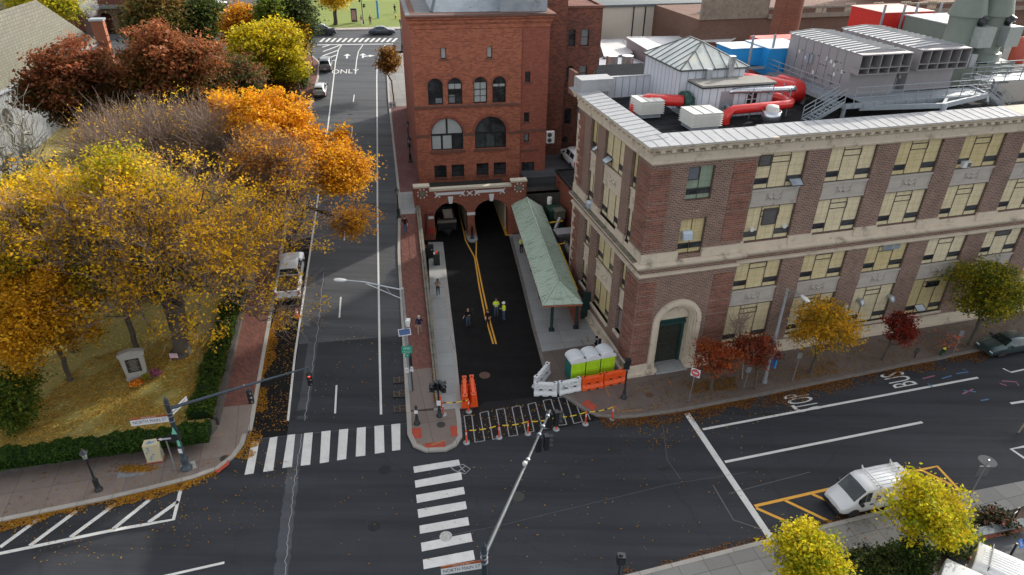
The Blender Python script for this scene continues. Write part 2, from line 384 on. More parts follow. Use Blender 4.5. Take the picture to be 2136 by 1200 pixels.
struct(slab_poly(ccw([list(p) for p in cp]),-.2,.13),'corner_pavement',M_SWL)
def curbline(pix,name,wd=.28,z=.145,inward=1.,m=None,fn=flat):
    P=[G(x,y,z) for x,y in pix]; mb=MB(); l=[];r=[]
    for i,p in enumerate(P):
        d=_n(P[min(i+1,len(P)-1)]-P[max(0,i-1)]); nn=np.array([-d[1],d[0],0])*inward; l.append(p+nn*wd); r.append(p-nn*.01)
    n=len(P); lo=[(q[0],q[1],-.1) for q in r]
    mb.add([tuple(q) for q in l+r]+lo,[(i,n+i,n+i+1,i+1) for i in range(n-1)]+[(n+i,2*n+i,2*n+i+1,n+i+1) for i in range(n-1)])
    return struct(mb,name,m or M_CURB)
curbline(crn[:-1],'corner_curb')
struct(slab_poly(ccw([list(G(x,y,.137)) for x,y in ((442,978),(478,961),(478,968),(454,987))]),.1,.137),'tactile_paving_corner',M_TACT)
struct(sstrip(.3,3.2,-11.05,-8.85,.134,.4,d=.5),'corner_ramp',M_SWL)
struct(sstrip(.8,2.2,-8.85,-8.6,.146,.4,d=.5),'corner_ramp_curb',M_CURB)
# ---- island between the hill street and the tunnel road
struct(sstrip(5.2,27.,[(5,2.05),(20,2.0),(30,2.35)],TW-.02,.13,.4),'brick_sidewalk_tunnel_side',M_BRW)
struct(sstrip(27.,31.5,2.35,TW-.02,.13,.4),'concrete_walk_tunnel_side',M_SWC)
struct(sstrip(31.5,58,[(30,2.35),(60,1.85)],4.55,.13,.4),'brick_sidewalk_tower_side',M_BRW2)
struct(sstrip(58,84,[(58,1.85),(77,1.8),(84,2.6)],4.55,.13,.4),'asphalt_walk_upper',M_SWG)
struct(sstrip(1.,84,[(1,1.75),(20,1.75),(30,2.15),(60,1.6),(76,1.55),(84,2.35)],[(1,2.05),(20,2.0),(30,2.4),(60,1.85),(77,1.8),(84,2.6)],.14,.4),'granite_curb_tunnel_side',M_CURB)
isl=[(848,860),(850,905),(862,930),(888,941),(930,939),(952,928),(964,910),(962,880),(958,852),(940,736),(850,745)]
ip=[G(x,y,.13) for x,y in isl]; 
ip=[G(845,850,.13)]+[G(x,y,.13) for x,y in isl[1:8]]+[G(958,845,.13),G(935,748,.13),G(905,748,.13)]
mb=MB(); slab_poly(ccw([list(p) for p in [G(x,y,.13) for x,y in isl[0:9]]]),-.2,.13,mb)
struct(mb,'island_pavement',M_SWL)
struct(sstrip(1.2,5.2,2.0,TW-.02,.13,.4,d=.5),'island_walk',M_SWL)
curbline([(848,858)]+isl[1:8]+[(962,878),(958,850)],'island_curb',.3,.147)
for nm,q in (('tactile_paving_crossing',((858,894),(878,892),(880,914),(859,915))),('tactile_paving_nose',((886,925),(927,920),(930,935),(884,938))),('tactile_paving_tunnel',((939,889),(958,888),(959,909),(941,911)))):
    struct(slab_poly(ccw([list(G(x,y,.139)) for x,y in q]),.1,.139),nm,M_TACT)
# tunnel road left walk (pale) and its curb
def Gp(lst,z): return ccw([list(G(x,y,z)) for x,y in lst])
struct(slab_poly(Gp(((893,505),(924,505),(940,640),(952,740),(963,850),(905,858),(902,740)),.12),-.1,.12),'pale_concrete_walk',M_SWC)
curbline([(961,852),(950,745),(937,640),(923,507)],'tunnel_curb',.22,.135,1.)
# right walk under the canopy
rw=[(1067,497),(1090,590),(1112,690),(1127,745),(1135,770),(1112,822),(1150,826),(1182,828),(1225,850),(1290,866)]
struct(slab_poly(Gp(((1062,490),(1088,590),(1110,682),(1124,735),(1245,717),(1290,740),(1235,650),(1190,560),(1150,480)),.124),-.1,.124),'canopy_walk',M_SWC)
pv=[(1120,715),(1131,760),(1143,800),(1176,826),(1215,853),(1245,867),(1290,872),(1340,868),(1420,857),(1600,822),(1800,781),(2136,712),(2300,679),(2300,600),(2040,645),(1800,688),(1330,765),(1262,700)]
struct(slab_poly(Gp(pv,.12),-.1,.12),'school_pavement',M_SWR)
curbline([(2300,679),(2136,712),(1800,781),(1600,822),(1420,857),(1340,868),(1290,872),(1245,867),(1215,853),(1176,826),(1143,800),(1131,760),(1110,682),(1088,590),(1064,495)],'school_curb',.26,.14,-1.,plain('weathered curb',(.17,.155,.14),.85,var=.3))
struct(slab_poly(Gp(((1225,833),(1247,849),(1237,858),(1212,843)),.127),.1,.127),'tactile_paving_school',M_TACT)
# near side pavement at the bottom right
np_=[(1180,1225),(1310,1198),(1500,1150),(1745,1088),(1900,1050),(1985,1030),(2040,1022),(2136,1003),(2400,940),(2400,1100),(2136,1056),(1900,1125),(1650,1195),(1400,1290)]
struct(slab_poly(Gp(np_,.12),-.1,.12),'near_pavement',M_SWG)
curbline([(1180,1231),(1310,1198),(1500,1150),(1745,1088),(1900,1050),(1960,1037)],'near_curb',.26,.14,-1.)
# car park and planting bed behind the near pavement
struct(slab_poly(Gp(((1400,1290),(1650,1197),(1900,1127),(2136,1058),(2400,1100),(2400,1500),(1300,1500)),.1),-.1,.1),'planting_bed',M_SOIL)
struct(slab_poly(Gp(((2010,1140),(2136,1080),(2500,1050),(2500,1500),(1850,1500),(1880,1260)),.115),.05,.115),'car_park',M_ASPHW)
# ---- lawn of the park
def lawnz(p):
    s,t=st(p); d=max(0.,min(1.,(14-s)/14)); return prof(s)*1.0+.25+.65*d
cx=[(0,1010),(0,960)]
mb=MB(); A=G(437,893,.9); B=G(-40,975,.9); lw=[]
sA,tA=st(A); sB,tB=st(B)
for s in ss(-28,54,2.):
    row=[]
    for t in ss(-95,-11.6,2.):
        # front edge follows the main road
        k=(t-tA)/(tB-tA); fr=sA+(sB-sA)*k
        s2=max(s,fr); p=S0+HV*s2+TV*t; row.append((p[0],p[1],lawnz(p)))
    lw.append(row)
nr=len(lw[0]); mb.v=[p for r_ in lw for p in r_]
for i in range(len(lw)-1):
    for j in range(nr-1): mb.f.append((i*nr+j,i*nr+j+1,(i+1)*nr+j+1,(i+1)*nr+j)); mb.m.append(0); mb.sm.append(True)
struct(mb,'park_lawn',M_LAWN)
struct(sstrip(102,160,-22,60,.16,.4,d=6),'campus_lawn',M_GRASS)
struct(sstrip(100.5,103,-22,[(100,6)],.15,.4),'campus_pavement',slabs('pale far paving',(.36,.33,.29),99.9,2,2))
# ================================================================ ROAD MARKINGS
def G2(x,y): p=G(x,y); return (p[0],p[1])
def W2(x,y): p=Wt(x,y); return (p[0],p[1])
def mark(name,mb,m,kind='structure'): return struct(mb,name,m)
def qpoly(pix,fn,z,mb):
    P=[fn(x,y) for x,y in pix]; P=ccw([list(p) for p in P]); mb.poly([(p[0],p[1],z+(sz(p) if fn is W2 else 0)) for p in P]); return mb
# crossing over the hill street
zb=[((525,922),(541,920),(529,988),(510,991)),((563,914),(579,911),(570,982),(549,985)),((600,908),(616,905),(609,974),(589,977)),((635,901),(653,898),(647,970),(627,972)),((671,896),(690,893),(686,964),(667,967)),((708,889),(727,887),(722,958),(703,961)),((745,885),(763,883),(762,951),(742,953)),((781,881),(800,878),(802,944),(782,947)),((816,877),(835,876),(835,939),(818,941))]
cm=MB()
for q in zb: qpoly(q,G2,.012,cm)
# crossing over the main road
zc=[((862,974),(957,959),(960,971),(864,987)),((865,1003),(962,985),(964,1001),(867,1018)),((868,1033),(967,1016),(970,1031),(870,1050)),((871,1063),(971,1046),(974,1062),(873,1081)),((875,1097),(976,1079),(979,1096),(876,1114)),((878,1133),(982,1112),(986,1130),(880,1151)),((882,1168),(987,1148),(991,1168),(884,1188))]
for q in zc: qpoly(q,G2,.012,cm)
mark('crosswalk_stripes',cm,M_PW)
lm=MB()
def gl(pix,wd,mb=lm,fn=flat,dz=.010,pf=G2): return ribbon([pf(x,y) for x,y in pix],wd,fn,dz,mb)
gl([(1432,862),(1607,1122)],.42); gl([(1466,896),(2040,788)],.2); gl([(1512,964),(1924,881)],.2); gl([(2108,842),(2300,812)],.2)
gl([(2300,902),(2109,937),(2200,1000)],.2); gl([(2092,769),(2109,777),(2300,735)],.15)
gl([(-60,1165),(0,1155),(232,1107),(362,1084),(377,1022)],.22)
for a,b in (((0,1142),(82,1082)),((62,1139),(160,1066)),((147,1121),(242,1051)),((236,1104),(318,1038)),((310,1090),(372,1046)),((-90,1165),(-10,1100))): gl([a,b],.26)
gl([(300,1212),(468,1174)],.16)
mark('lane_lines',lm,M_PW)
wm=MB(); W=lambda pix,wd: ribbon([W2(x,y) for x,y in pix],wd,sz,.016,wm,d=1.)
W([(597,905),(615,743),(637,595),(661,430),(684,265),(693,190),(700,130),(706,104),(713,94)],.16); W([(795,872),(792,740),(789,540),(787,300),(786,165),(787,125),(803,94)],.16)
for a,b in (((699,863),(702,804)),((708,663),(711,620)),((718,502),(720,482)),((733,287),(735,267)),((737,213),(739,198)),((728,245),(728,245))):
    if a!=b: W([a,b],.13)
W([(741,155),(744,125),(748,107),(757,94)],.15); W([(662,94),(822,92)],.35)
for a,b in (((672,99),(688,94)),((674,108),(711,94)),((673,117),(706,105)),((689,120),(702,115)),((694,126),(700,126))): W([a,b],.3)
for i in range(14):
    x=668+i*11.6; W([(x,88),(x+9,80)],.45)
mark('hill_street_lines',wm,M_PW)
# arrows, words
def text_mb(s,size,M,mb,ex=0.,font=None,align='CENTER',sx=1.):
    cu=bpy.data.curves.new('t','FONT'); cu.body=s; cu.size=size; cu.align_x=align; cu.align_y='CENTER'; cu.extrude=ex; cu.resolution_u=3
    ob=bpy.data.objects.new('t',cu); me=bpy.data.meshes.new_from_object(ob)
    S=Matrix.Diagonal((sx,1,1,1))
    vs=[tuple(S@v.co) for v in me.vertices]; mb.add(vs,[tuple(p.vertices) for p in me.polygons],M=M)
    bpy.data.meshes.remove(me); bpy.data.objects.remove(ob); bpy.data.curves.remove(cu); return mb
def groundM(p,az,z=None): return Matrix.Translation(Vector((p[0],p[1],p[2] if z is None else z)))@Matrix.Rotation(math.radians(az),4,'Z')
def slopeM(px,py,az=9.9,dz=.03,fn=Wt):
    p=fn(px,py); s=st(p)[0]; g=(prof(s+1)-prof(s-1))/2
    x=Vector(TV); y=Vector((HV[0],HV[1],g)).normalized(); zz=x.cross(y)
    return Matrix(((x[0],y[0],zz[0],p[0]),(x[1],y[1],zz[1],p[1]),(x[2],y[2],zz[2],p[2]+dz),(0,0,0,1)))
tm=MB(); text_mb('ONLY',3.1,slopeM(720,150),tm,sx=.5)
def arrow(M,mb,right=False):
    mb.add([(-.14,-1.3,0),(.14,-1.3,0),(.14,.3,0),(-.14,.3,0)],[(0,1,2,3)],M=M); mb.add([(-.6,.3,0),(.6,.3,0),(0,1.5,0)],[(0,1,2)],M=M)
    if right: mb.add([(.14,-.7,0),(1.0,-.3,0),(1.0,.1,0),(.14,-.2,0)],[(0,1,2,3)],M=M); mb.add([(1.0,-.75,0),(2.,-.1,0),(1.0,.55,0)],[(0,1,2)],M=M)
arrow(slopeM(724,118),tm); arrow(slopeM(757,117),tm,True)
mark('street_lettering',tm,M_PW)
bm_=MB()
def stencil(word,c,h,wd,az,mb):
    p=G(*c); M=groundM(p,az,.014)
    text_mb(word,h,M,mb,sx=wd)
# words read by a driver heading left: lines run across the lane
def laneM(px,py): 
    p=G(px,py); x=Vector(-V_); y=Vector(-U)   # right-hand side is towards the building
    x=Vector(V_); 
    return Matrix(((x[0],y[0],0,p[0]),(x[1],y[1],0,p[1]),(0,0,1,.014),(0,0,0,1)))
text_mb('STOP',3.0,laneM(1676,839),bm_,sx=.27); text_mb('BUS',3.0,laneM(1877,792),bm_,sx=.34)
mark('bus_stop_lettering',bm_,M_PW)
ym=MB()
gl([(1574,1056),(1740,1018),(1955,973),(2008,1030)],.2,ym)
for a,b in (((1577,1060),(1678,1105)),((1637,1044),(1740,1093)),((1694,1031),(1760,1060)),((1870,992),(1960,1042)),((1922,981),(1985,1012))): gl([a,b],.2,ym)
for q in (((970,500),(990,537),(1000,600),(1012,660),(1029,718)),((989,462),(994,495),(993,535),(1006,600),(1019,660),(1035,718)),((953,418),(962,462),(971,500))): gl(q,.13,ym,dz=.014)
gl([(1036,423),(1062,492)],.8,ym,dz=.02); gl([(903,498),(908,466)],.55,ym,dz=.02)
mark('yellow_lines',ym,M_PY)
# chalk grid drawn where the new crossing will go
ck=MB()
top=[(968,868),(984,866),(1001,862),(1018,858),(1035,855),(1052,853),(1068,850),(1085,847),(1101,844),(1117,840),(1133,836),(1149,833),(1164,830),(1180,828),(1203,847),(1222,853)]
bot=[(975,922),(991,923),(1011,920),(1028,917),(1046,914),(1062,911),(1080,908),(1097,904),(1114,900),(1131,896),(1148,893),(1166,888),(1182,886),(1197,884),(1215,880),(1231,876)]
for i,(a,b) in enumerate(zip(top,bot)): gl([a,b],.07,ck,dz=.017)
for i in range(0,15,2): gl([top[i],top[i+1]],.06,ck,dz=.018)
for i in range(1,15,2): gl([bot[i],bot[i+1]],.06,ck,dz=.018)
gl([(940,975),(966,969),(981,979),(970,989),(948,982),(940,975)],.06,ck,dz=.014); gl([(958,972),(970,985)],.06,ck,dz=.014); gl([(970,973),(956,984)],.06,ck,dz=.014)
mark('chalk_marks',ck,M_CHALK)
sp=MB()
for q in (((2010,815),(2036,818)),((2046,836),(2062,833)),((1995,780),(2020,776),(2008,770)),((1965,790),(1985,784)),((1935,800),(1945,808))): gl(q,.12,sp)
mark('blue_survey_marks',sp,M_PBL)
sp=MB()
for q in (((2008,822),(2030,812)),((2090,795),(2120,797),(2125,805)),((2085,800),(2100,805)),((1925,790),(1950,784))): gl(q,.12,sp)
mark('pink_survey_marks',sp,M_PPK)
sp=MB()
for q in (((1261,808),(1272,832)),((1281,850),(1294,862)),((1288,862),(1340,858)),((1390,790),(1400,806)),((1212,712),(1217,722)),((1224,705),(1228,716))): ribbon([G2(x,y) for x,y in q],.1,fl13,.004,sp)
for q in (((900,932),(930,921)),((945,926),(958,918)),((862,934),(880,928))): ribbon([G2(x,y) for x,y in q],.14,fl13,.014,sp)
mark('orange_survey_marks',sp,M_POR)
# long crack and milky residue in the road
random.seed(5)
for nm,wd,off,mm,dzz in (('long_road_crack',.035,0,M_CHALK,.013),('long_road_residue',.75,-.45,asphalt('residue',(.062,.066,.075),.4,.0,.6),.006)):
    mb=MB(); pts=[(592,1215),(598,1150),(606,1080),(614,1010),(622,950),(632,900)]
    P=[G2(x+off*14,y) for x,y in pts]; Q=[]
    for a,b in zip(P,P[1:]):
        for i in range(9): Q.append((a[0]+(b[0]-a[0])*i/9+random.uniform(-.06,.06),a[1]+(b[1]-a[1])*i/9))
    ribbon(Q,wd,flat,dzz,mb,d=9)
    P=[W2(x+off*14,y) for x,y in [(634,888),(644,820),(654,750),(662,690),(668,640),(676,560)]]; Q=[]
    for a,b in zip(P,P[1:]):
        for i in range(9): Q.append((a[0]+(b[0]-a[0])*i/9+random.uniform(-.06,.06),a[1]+(b[1]-a[1])*i/9))
    ribbon(Q,wd,sz,dzz+.006,mb,d=9); struct(mb,nm,mm)
# utility cut seams
mb=MB(); gl([(1380,870),(1392,960),(1420,1000)],.03,mb); gl([(1487,1012),(1530,1085),(1590,1105)],.07,mb); gl([(1520,1030),(1690,985)],.04,mb); gl([(900,1125),(1050,1095),(1400,1010),(1560,985)],.02,mb); mark('faint_old_paint',mb,M_PWF)
# ================================================================ BUILDINGS
def grid_wall(mb,M,x0,x1,z0,z1,holes,y=0.,rev=.4,flip=False):
    xs=sorted({x0,x1,*[h[0] for h in holes],*[h[1] for h in holes]}); zs=sorted({z0,z1,*[h[2] for h in holes],*[h[3] for h in holes]})
    xs=[x for x in xs if x0<=x<=x1]; zs=[z for z in zs if z0<=z<=z1]
    def T(x,yy,z): return tuple(M@Vector((x,yy,z)))
    for a,b in zip(xs,xs[1:]):
        for c,d in zip(zs,zs[1:]):
            mx,mz=(a+b)/2,(c+d)/2
            if any(h[0]<mx<h[1] and h[2]<mz<h[3] for h in holes): continue
            mb.quad(T(a,y,c),T(b,y,c),T(b,y,d),T(a,y,d))
    for h in holes:
        a,b,c,d=h[:4]; r=y+rev
        arch=h[4] if len(h)>4 else 0   # rise of the arch
        if not arch: mb.quad(T(a,y,d),T(b,y,d),T(b,r,d),T(a,r,d))
        top=d-arch
        mb.quad(T(a,y,c),T(a,y,top),T(a,r,top),T(a,r,c)); mb.quad(T(b,y,top),T(b,y,c),T(b,r,c),T(b,r,top))
        if not(len(h)>5 and h[5]): mb.quad(T(b,y,c),T(a,y,c),T(a,r,c),T(b,r,c))
        if arch:
            n=16; R=(b-a)/2; cx=(a+b)/2; P=[(cx-R*math.cos(PI*i/n),top+arch*math.sin(PI*i/n)) for i in range(n+1)]
            for p,q in zip(P,P[1:]):
                mb.quad(T(p[0],y,p[1]),T(q[0],y,q[1]),T(q[0],y,d),T(p[0],y,d)); mb.quad(T(q[0],y,q[1]),T(p[0],y,p[1]),T(p[0],r,p[1]),T(q[0],r,q[1]))
def molding(mb,path,prof_,closed_ends=True):
    """path: xy points; prof_: (outward, z) from bottom to top; outward = right-hand side of travel"""
    n=len(path); offs=[]
    for i in range(n):
        ds=[]
        if i>0: d=Vector((path[i][0]-path[i-1][0],path[i][1]-path[i-1][1])); ds.append(d.normalized())
        if i<n-1: d=Vector((path[i+1][0]-path[i][0],path[i+1][1]-path[i][1])); ds.append(d.normalized())
        ns=[Vector((d.y,-d.x)) for d in ds]
        if len(ns)==1: offs.append(ns[0])
        else:
            m=(ns[0]+ns[1]); k=m.dot(ns[0]); offs.append(m/ k if abs(k)>.1 else ns[0])
    k=len(prof_); v=[]
    for i in range(n):
        for o,z in prof_: v.append((path[i][0]+offs[i][0]*o,path[i][1]+offs[i][1]*o,z))
    f=[(i*k+j,(i+1)*k+j,(i+1)*k+j+1,i*k+j+1) for i in range(n-1) for j in range(k-1)]
    mb.add(v,f)
    if closed_ends: mb.add(v[:k],[tuple(range(k-1,-1,-1))]); mb.add(v[-k:],[tuple(range(k))])
M_BRS=brick('dark pink brick',(.23,.122,.096),(.125,.068,.056),(.38,.32,.265),.34,.13,.4,stc=(.07,.04,.034),ms=.02)
M_BRS2=brick('rusticated pink brick',(.27,.115,.082),(.16,.07,.054),(.36,.29,.23),.5,.16,.4,stc=(.07,.035,.03),ms=.01)
M_LIME=plain('limestone',(.55,.475,.375),.85,var=.1,vs=1.4,dirt=((.25,.21,.165),.9,.55))
M_LIMG=plain('grey limestone panel',(.42,.385,.345),.85,var=.1,vs=1.5,dirt=((.2,.18,.16),1.3,.6))
M_LEDGE=plain('mossy ledge stone',(.2,.185,.15),.9,var=.35,vs=2,dirt=((.07,.075,.045),1.6,.5))
M_FRAME=plain('dark bronze frame',(.07,.058,.045),.5)
M_GLS=glass('dark window glass',(.015,.017,.02),.07,(.05,.055,.06))
M_GLB=glass('pale sky window glass',(.22,.26,.3),.1,(.35,.4,.45))
def panelm(name,c,seams=.62,st_=(.33,.25,.09)):
    m,nt,b=newmat(name); tc=coords(nt); sp=N(nt,'SeparateXYZ'); nt.links.new(tc,sp.inputs[0])
    cb=N(nt,'CombineXYZ'); a=N(nt,'Math',operation='ADD'); nt.links.new(sp.outputs[0],a.inputs[0]); nt.links.new(sp.outputs[1],a.inputs[1]); nt.links.new(a.outputs[0],cb.inputs[0]); nt.links.new(sp.outputs[2],cb.inputs[1])
    bt=N(nt,'TexBrick',offset=0.); bt.inputs['Scale'].default_value=1; bt.inputs['Brick Width'].default_value=seams; bt.inputs['Row Height'].default_value=seams*.82; bt.inputs['Mortar Size'].default_value=.012
    bt.inputs['Color1'].default_value=rgb(c); bt.inputs['Color2'].default_value=rgb(tuple(x*.93 for x in c)); bt.inputs['Mortar'].default_value=rgb(tuple(x*.55 for x in c)); nt.links.new(cb.outputs[0],bt.inputs['Vector'])
    oi=N(nt,'ObjectInfo'); hv=N(nt,'HueSaturation'); mr=N(nt,'MapRange'); nt.links.new(oi.outputs['Random'],mr.inputs[0]); mr.inputs[3].default_value=.86; mr.inputs[4].default_value=1.1; nt.links.new(mr.outputs[0],hv.inputs['Value'])
    mr2=N(nt,'MapRange'); nt.links.new(oi.outputs['Random'],mr2.inputs[0]); mr2.inputs[3].default_value=1.2; mr2.inputs[4].default_value=.75; nt.links.new(mr2.outputs[0],hv.inputs['Saturation'])
    f=noise(nt,tc,2.2,5,.7); mp=N(nt,'Mapping'); mp.inputs['Scale'].default_value=(7,7,.5); nt.links.new(tc,mp.inputs[0]); f2=noise(nt,mp.outputs[0],1,4,.6)
    o=mix(nt,ramp(nt,f,[(.45,0.),(.75,.5)]),bt.outputs[0],st_); o=mix(nt,ramp(nt,f2,[(.5,0.),(.75,.35)]),o,tuple(x*.6 for x in c))
    nt.links.new(o,hv.inputs['Color']); nt.links.new(hv.outputs[0],b.inputs['Base Color']); b.inputs['Roughness'].default_value=.45; MATS[name]=m; return m
M_PAN=panelm('yellowed window panel',(.66,.56,.34)); M_PANG=panelm('greenish window panel',(.3,.36,.28),.5,(.2,.25,.18)); M_PANL=panelm('light blind panel',(.5,.52,.46),.9,(.4,.42,.36))
M_LOUV=plain('grey louvre',(.1,.095,.095),.6,var=.2)
p0=G(1310,775)*.985; FW=Wall(p0,15.64); SWL=Wall(p0,105.33)
sch=empty('school_building',None,'long four storey brown brick building with limestone cornice and yellowed window panels','building',mat=FW.mat())
I4=Matrix.Identity(4)
YD=13.7
SM=Matrix.Translation((0,YD,0))@Matrix.Rotation(-PI/2,4,'Z')      # side facade frame
XE=92.; dc=3.42; zs=4.42; BAY=5.66; X0=7.85; WW=3.82
yM=.25
bays=[X0+BAY*i for i in range(8)]
mb=MB()
grid_wall(mb,I4,0,7.55,.0,8.75,[(dc-1.62,dc+1.62,.0,zs+1.62,1.62,1)],0.,.3)      # pavilion below the ledge (door hole filled by surround)
grid_wall(mb,I4,0,7.55,8.75,17.2,[(2.6,4.55,10.05,12.75),(2.6,4.55,14.1,16.5)],0.,.26)
mb.quad((7.55,0,0),(7.55,yM,0),(7.55,yM,17.2),(7.55,0,17.2))
H1=[(x,x+WW,1.4,8.75) for x in bays if x+WW<XE]; H2=[(x,x+WW,10.25,16.95) for x in bays if x+WW<XE]
grid_wall(mb,I4,7.55,XE,0,8.78,H1,yM,.2); grid_wall(mb,I4,7.55,XE,8.78,17.2,H2,yM,.2)
def sx(y): return YD-y
sideb=[(9.4,10.8),(4.45,7.98),(2.1,3.1)]
HS1=[(sx(b),sx(a),2.4 if b-a<2 else 1.9,8.6) for a,b in sideb]; HS2=[(sx(b),sx(a),10.1,16.8) for a,b in sideb]
grid_wall(mb,SM,0,YD,-.2,8.78,HS1,0,.25); grid_wall(mb,SM,0,YD,8.78,17.2,HS2,0,.25)
mb.quad((XE,yM,0),(XE,24,0),(XE,24,17.6),(XE,yM,17.6)); mb.quad((5.6,24,0),(0,YD,0),(0,YD,17.6),(5.6,24,17.6)); mb.quad((XE,24,0),(5.6,24,0),(5.6,24,17.6),(XE,24,17.6))
mb.build('wall',M_BRS,sch)
# raised brickwork bands on the corner pavilion
rb=MB()
def blocks(M,x0,x1,z0,z1,y,flipk=0):
    z=z0;k=0
    while z<z1-.3:
        h=.5; rb.box(x0,x1,y-.035,y+.02,z,min(z+h,z1),M)
        if k%2==0: rb.box(x0+.15 ,x1-.5,y-.06,y-.03,z+.08,min(z+h-.08,z1),M)
        z+=h+.09;k+=1
for z0,z1 in ((.6,8.1),(10.7,16.7)):
    blocks(I4,5.9,7.5,z0,z1,0); blocks(I4,.02,1.35,z0,z1,0); blocks(SM,sx(1.95),sx(.02),z0,z1,0); blocks(SM,sx(13.6),sx(12.2),z0,z1,0)
rb.build('raised_brickwork',M_BRS2,sch)
PATH=[(0,YD),(0,0),(7.55,0),(7.55,yM),(XE,yM)]
# plinth
mb=MB(); molding(mb,[(0,YD),(0,0),(2.0,0)],[(.0,.0),(.42,.0),(.42,.3),(.2,.34),(.2,.95),(.02,1.0)]); molding(mb,[(5.5,0),(7.55,0),(7.55,yM),(XE,yM)],[(0,0),(.42,0),(.42,.3),(.2,.34),(.2,.95),(.02,1.0)])
mb.build('plinth',M_LIME,sch)
# middle ledge and string course
mb=MB(); molding(mb,PATH,[(-.02,8.55),(.1,8.55),(.22,8.68),(.22,8.8),(.05,8.86),(-.02,8.86)]); 
molding(mb,PATH,[(-.02,9.2),(.12,9.2),(.3,9.34),(.42,9.46),(.46,9.6),(.08,9.7),(.08,9.75),(-.02,9.75)])
# stone base blocks of the pilasters
def base_blocks(M,holes,x0,x1,y):
    xs=[x0]+[v for h in holes for v in h[:2]]+[x1]
    for a,b in zip(xs[::2],xs[1::2]):
        mb.box(a-.05 if a>x0 else a,b+.05 if b<x1 else b,y-.12,y+.1,9.74,10.42,M)
base_blocks(I4,[(2.6,4.55)],-.12,7.55,0); base_blocks(I4,H2,7.55,XE,yM); base_blocks(SM,sorted(HS2),0,YD,0)
for h in H2: mb.box(h[0],h[1],yM-.02,yM+.5,9.7,10.22)
for h in H1: mb.box(h[0]-.05,h[1]+.05,yM-.1,yM+.45,1.2,1.4)
for h in sorted(HS2): mb.box(h[0],h[1],-.02,.45,9.75,10.1,SM)
for h in sorted(HS1): mb.box(h[0]-.05,h[1]+.05,-.16,.45,h[2]-.22,h[2],SM)
mb.build('ledge',M_LIME,sch)
mb=MB(); mb.box(.05,YD-.4,-.44,.0,9.62,9.705,SM); mb.build('ledge_top',M_LEDGE,sch)
# quoins at the back corner of the side wall
mb=MB()
for k in range(30):
    z=.2+k*.56
    if z<16.3 and not 8.3<z<9.6: mb.box(.0,.75 if k%2 else .45,-.05,.05,z,z+.5,SM)
mb.build('quoins',M_LIME,sch)
# entablature and cornice
mb=MB(); molding(mb,PATH,[(-.02,16.86),(.1,16.86),(.14,16.98),(.1,17.03),(.1,17.52),(.2,17.6),(.2,17.78),(.28,17.86)])
molding(mb,PATH,[(.26,17.84),(.62,17.98),(.66,18.12),(.78,18.2),(.78,18.32),(-.9,18.42)],False)
mb.build('cornice',M_LIME,sch)
mb=MB()
def dent(x0,x1,y,M):
    x=x0
    while x<x1:
        mb.box(x,x+.13,y-.3,y-.19,17.64,17.78,M); x+=.26
    x=x0+.1
    while x<x1:
        mb.box(x,x+.3,y-.6,y-.27,17.8,17.99,M); x+=.78
    x=x0+.3
    while x<x1:
        mb.box(x,x+1.3,y-.125,y-.09,17.14,17.42,M); x+=BAY if x>x0+1 else 5.0
dent(.0,7.7,0,I4); dent(7.9,XE,yM,I4); dent(.2,YD,0,SM)
mb.build('dentils',M_LIME,sch)
M_COP=plain('white metal coping',(.36,.365,.375),.75,.0,var=.12,vs=2,dirt=((.35,.35,.34),2.,.6))
mb=MB(); IN=[(1.25,YD),(1.25,1.35),(28,1.35),(XE,1.35)]; OUT=[(-.8,YD),(-.8,-.8),(28,-.55),(XE,-.55)]
cp=[(-.8,YD+.4,18.34),(-.8,-.8,18.34),(7.9,-.8,18.34),(7.9,yM-.8,18.34),(28.5,yM-.8,18.34)]; ci=[(.95,YD+.4,18.5),(.95,1.15,18.5),(7.9,1.15,18.5),(7.9,1.4,18.5),(28.5,1.4,18.5)]
for i in range(4): mb.quad(cp[i],cp[i+1],ci[i+1],ci[i])
n=len(cp); lo=[(p[0],p[1],18.28) for p in cp]; li=[(p[0],p[1],17.62) for p in ci]
for i in range(4): mb.quad(lo[i],lo[i+1],cp[i+1],cp[i]); mb.quad(ci[i],ci[i+1],li[i+1],li[i])
for k in range(37):   # standing seams
    x=-.2+k*.78
    mb.bar((x,-.8+(.25 if x>7.9 else 0),18.355),(x+.0,1.15+(.25 if x>7.9 else 0),18.515),.018,.02)
for k in range(18):
    y=.3+k*.8
    mb.bar((-.8,y,18.355),(.95,y,18.515),.025,.03)
mb.build('coping',M_COP,sch)
mb=MB(); mb.add([(28.5,yM-.8,18.36),(XE,yM-.8,18.36),(XE,1.4,18.5),(28.5,1.4,18.5),(28.5,1.4,17.6),(XE,1.4,17.6)],[(0,1,2,3),(3,2,5,4)]); mb.build('stone_coping',M_LIME,sch)
M_ROOF=plain('dark roof membrane',(.02,.021,.024),.9,var=.35,vs=.8,dirt=((.12,.11,.1),.6,.58))
mb=MB(); RZ=17.62; mb.poly([(.9,1.1,RZ),(XE,1.1,RZ),(XE,24,RZ),(5.6,24,RZ),(.9,YD+.4,RZ)])
for k in range(14): mb.box(1.2,8+k*1.3 if k<6 else 16,2.+k*1.15,2.04+k*1.15,RZ,RZ+.02)
mb.build('roof',M_ROOF,sch)
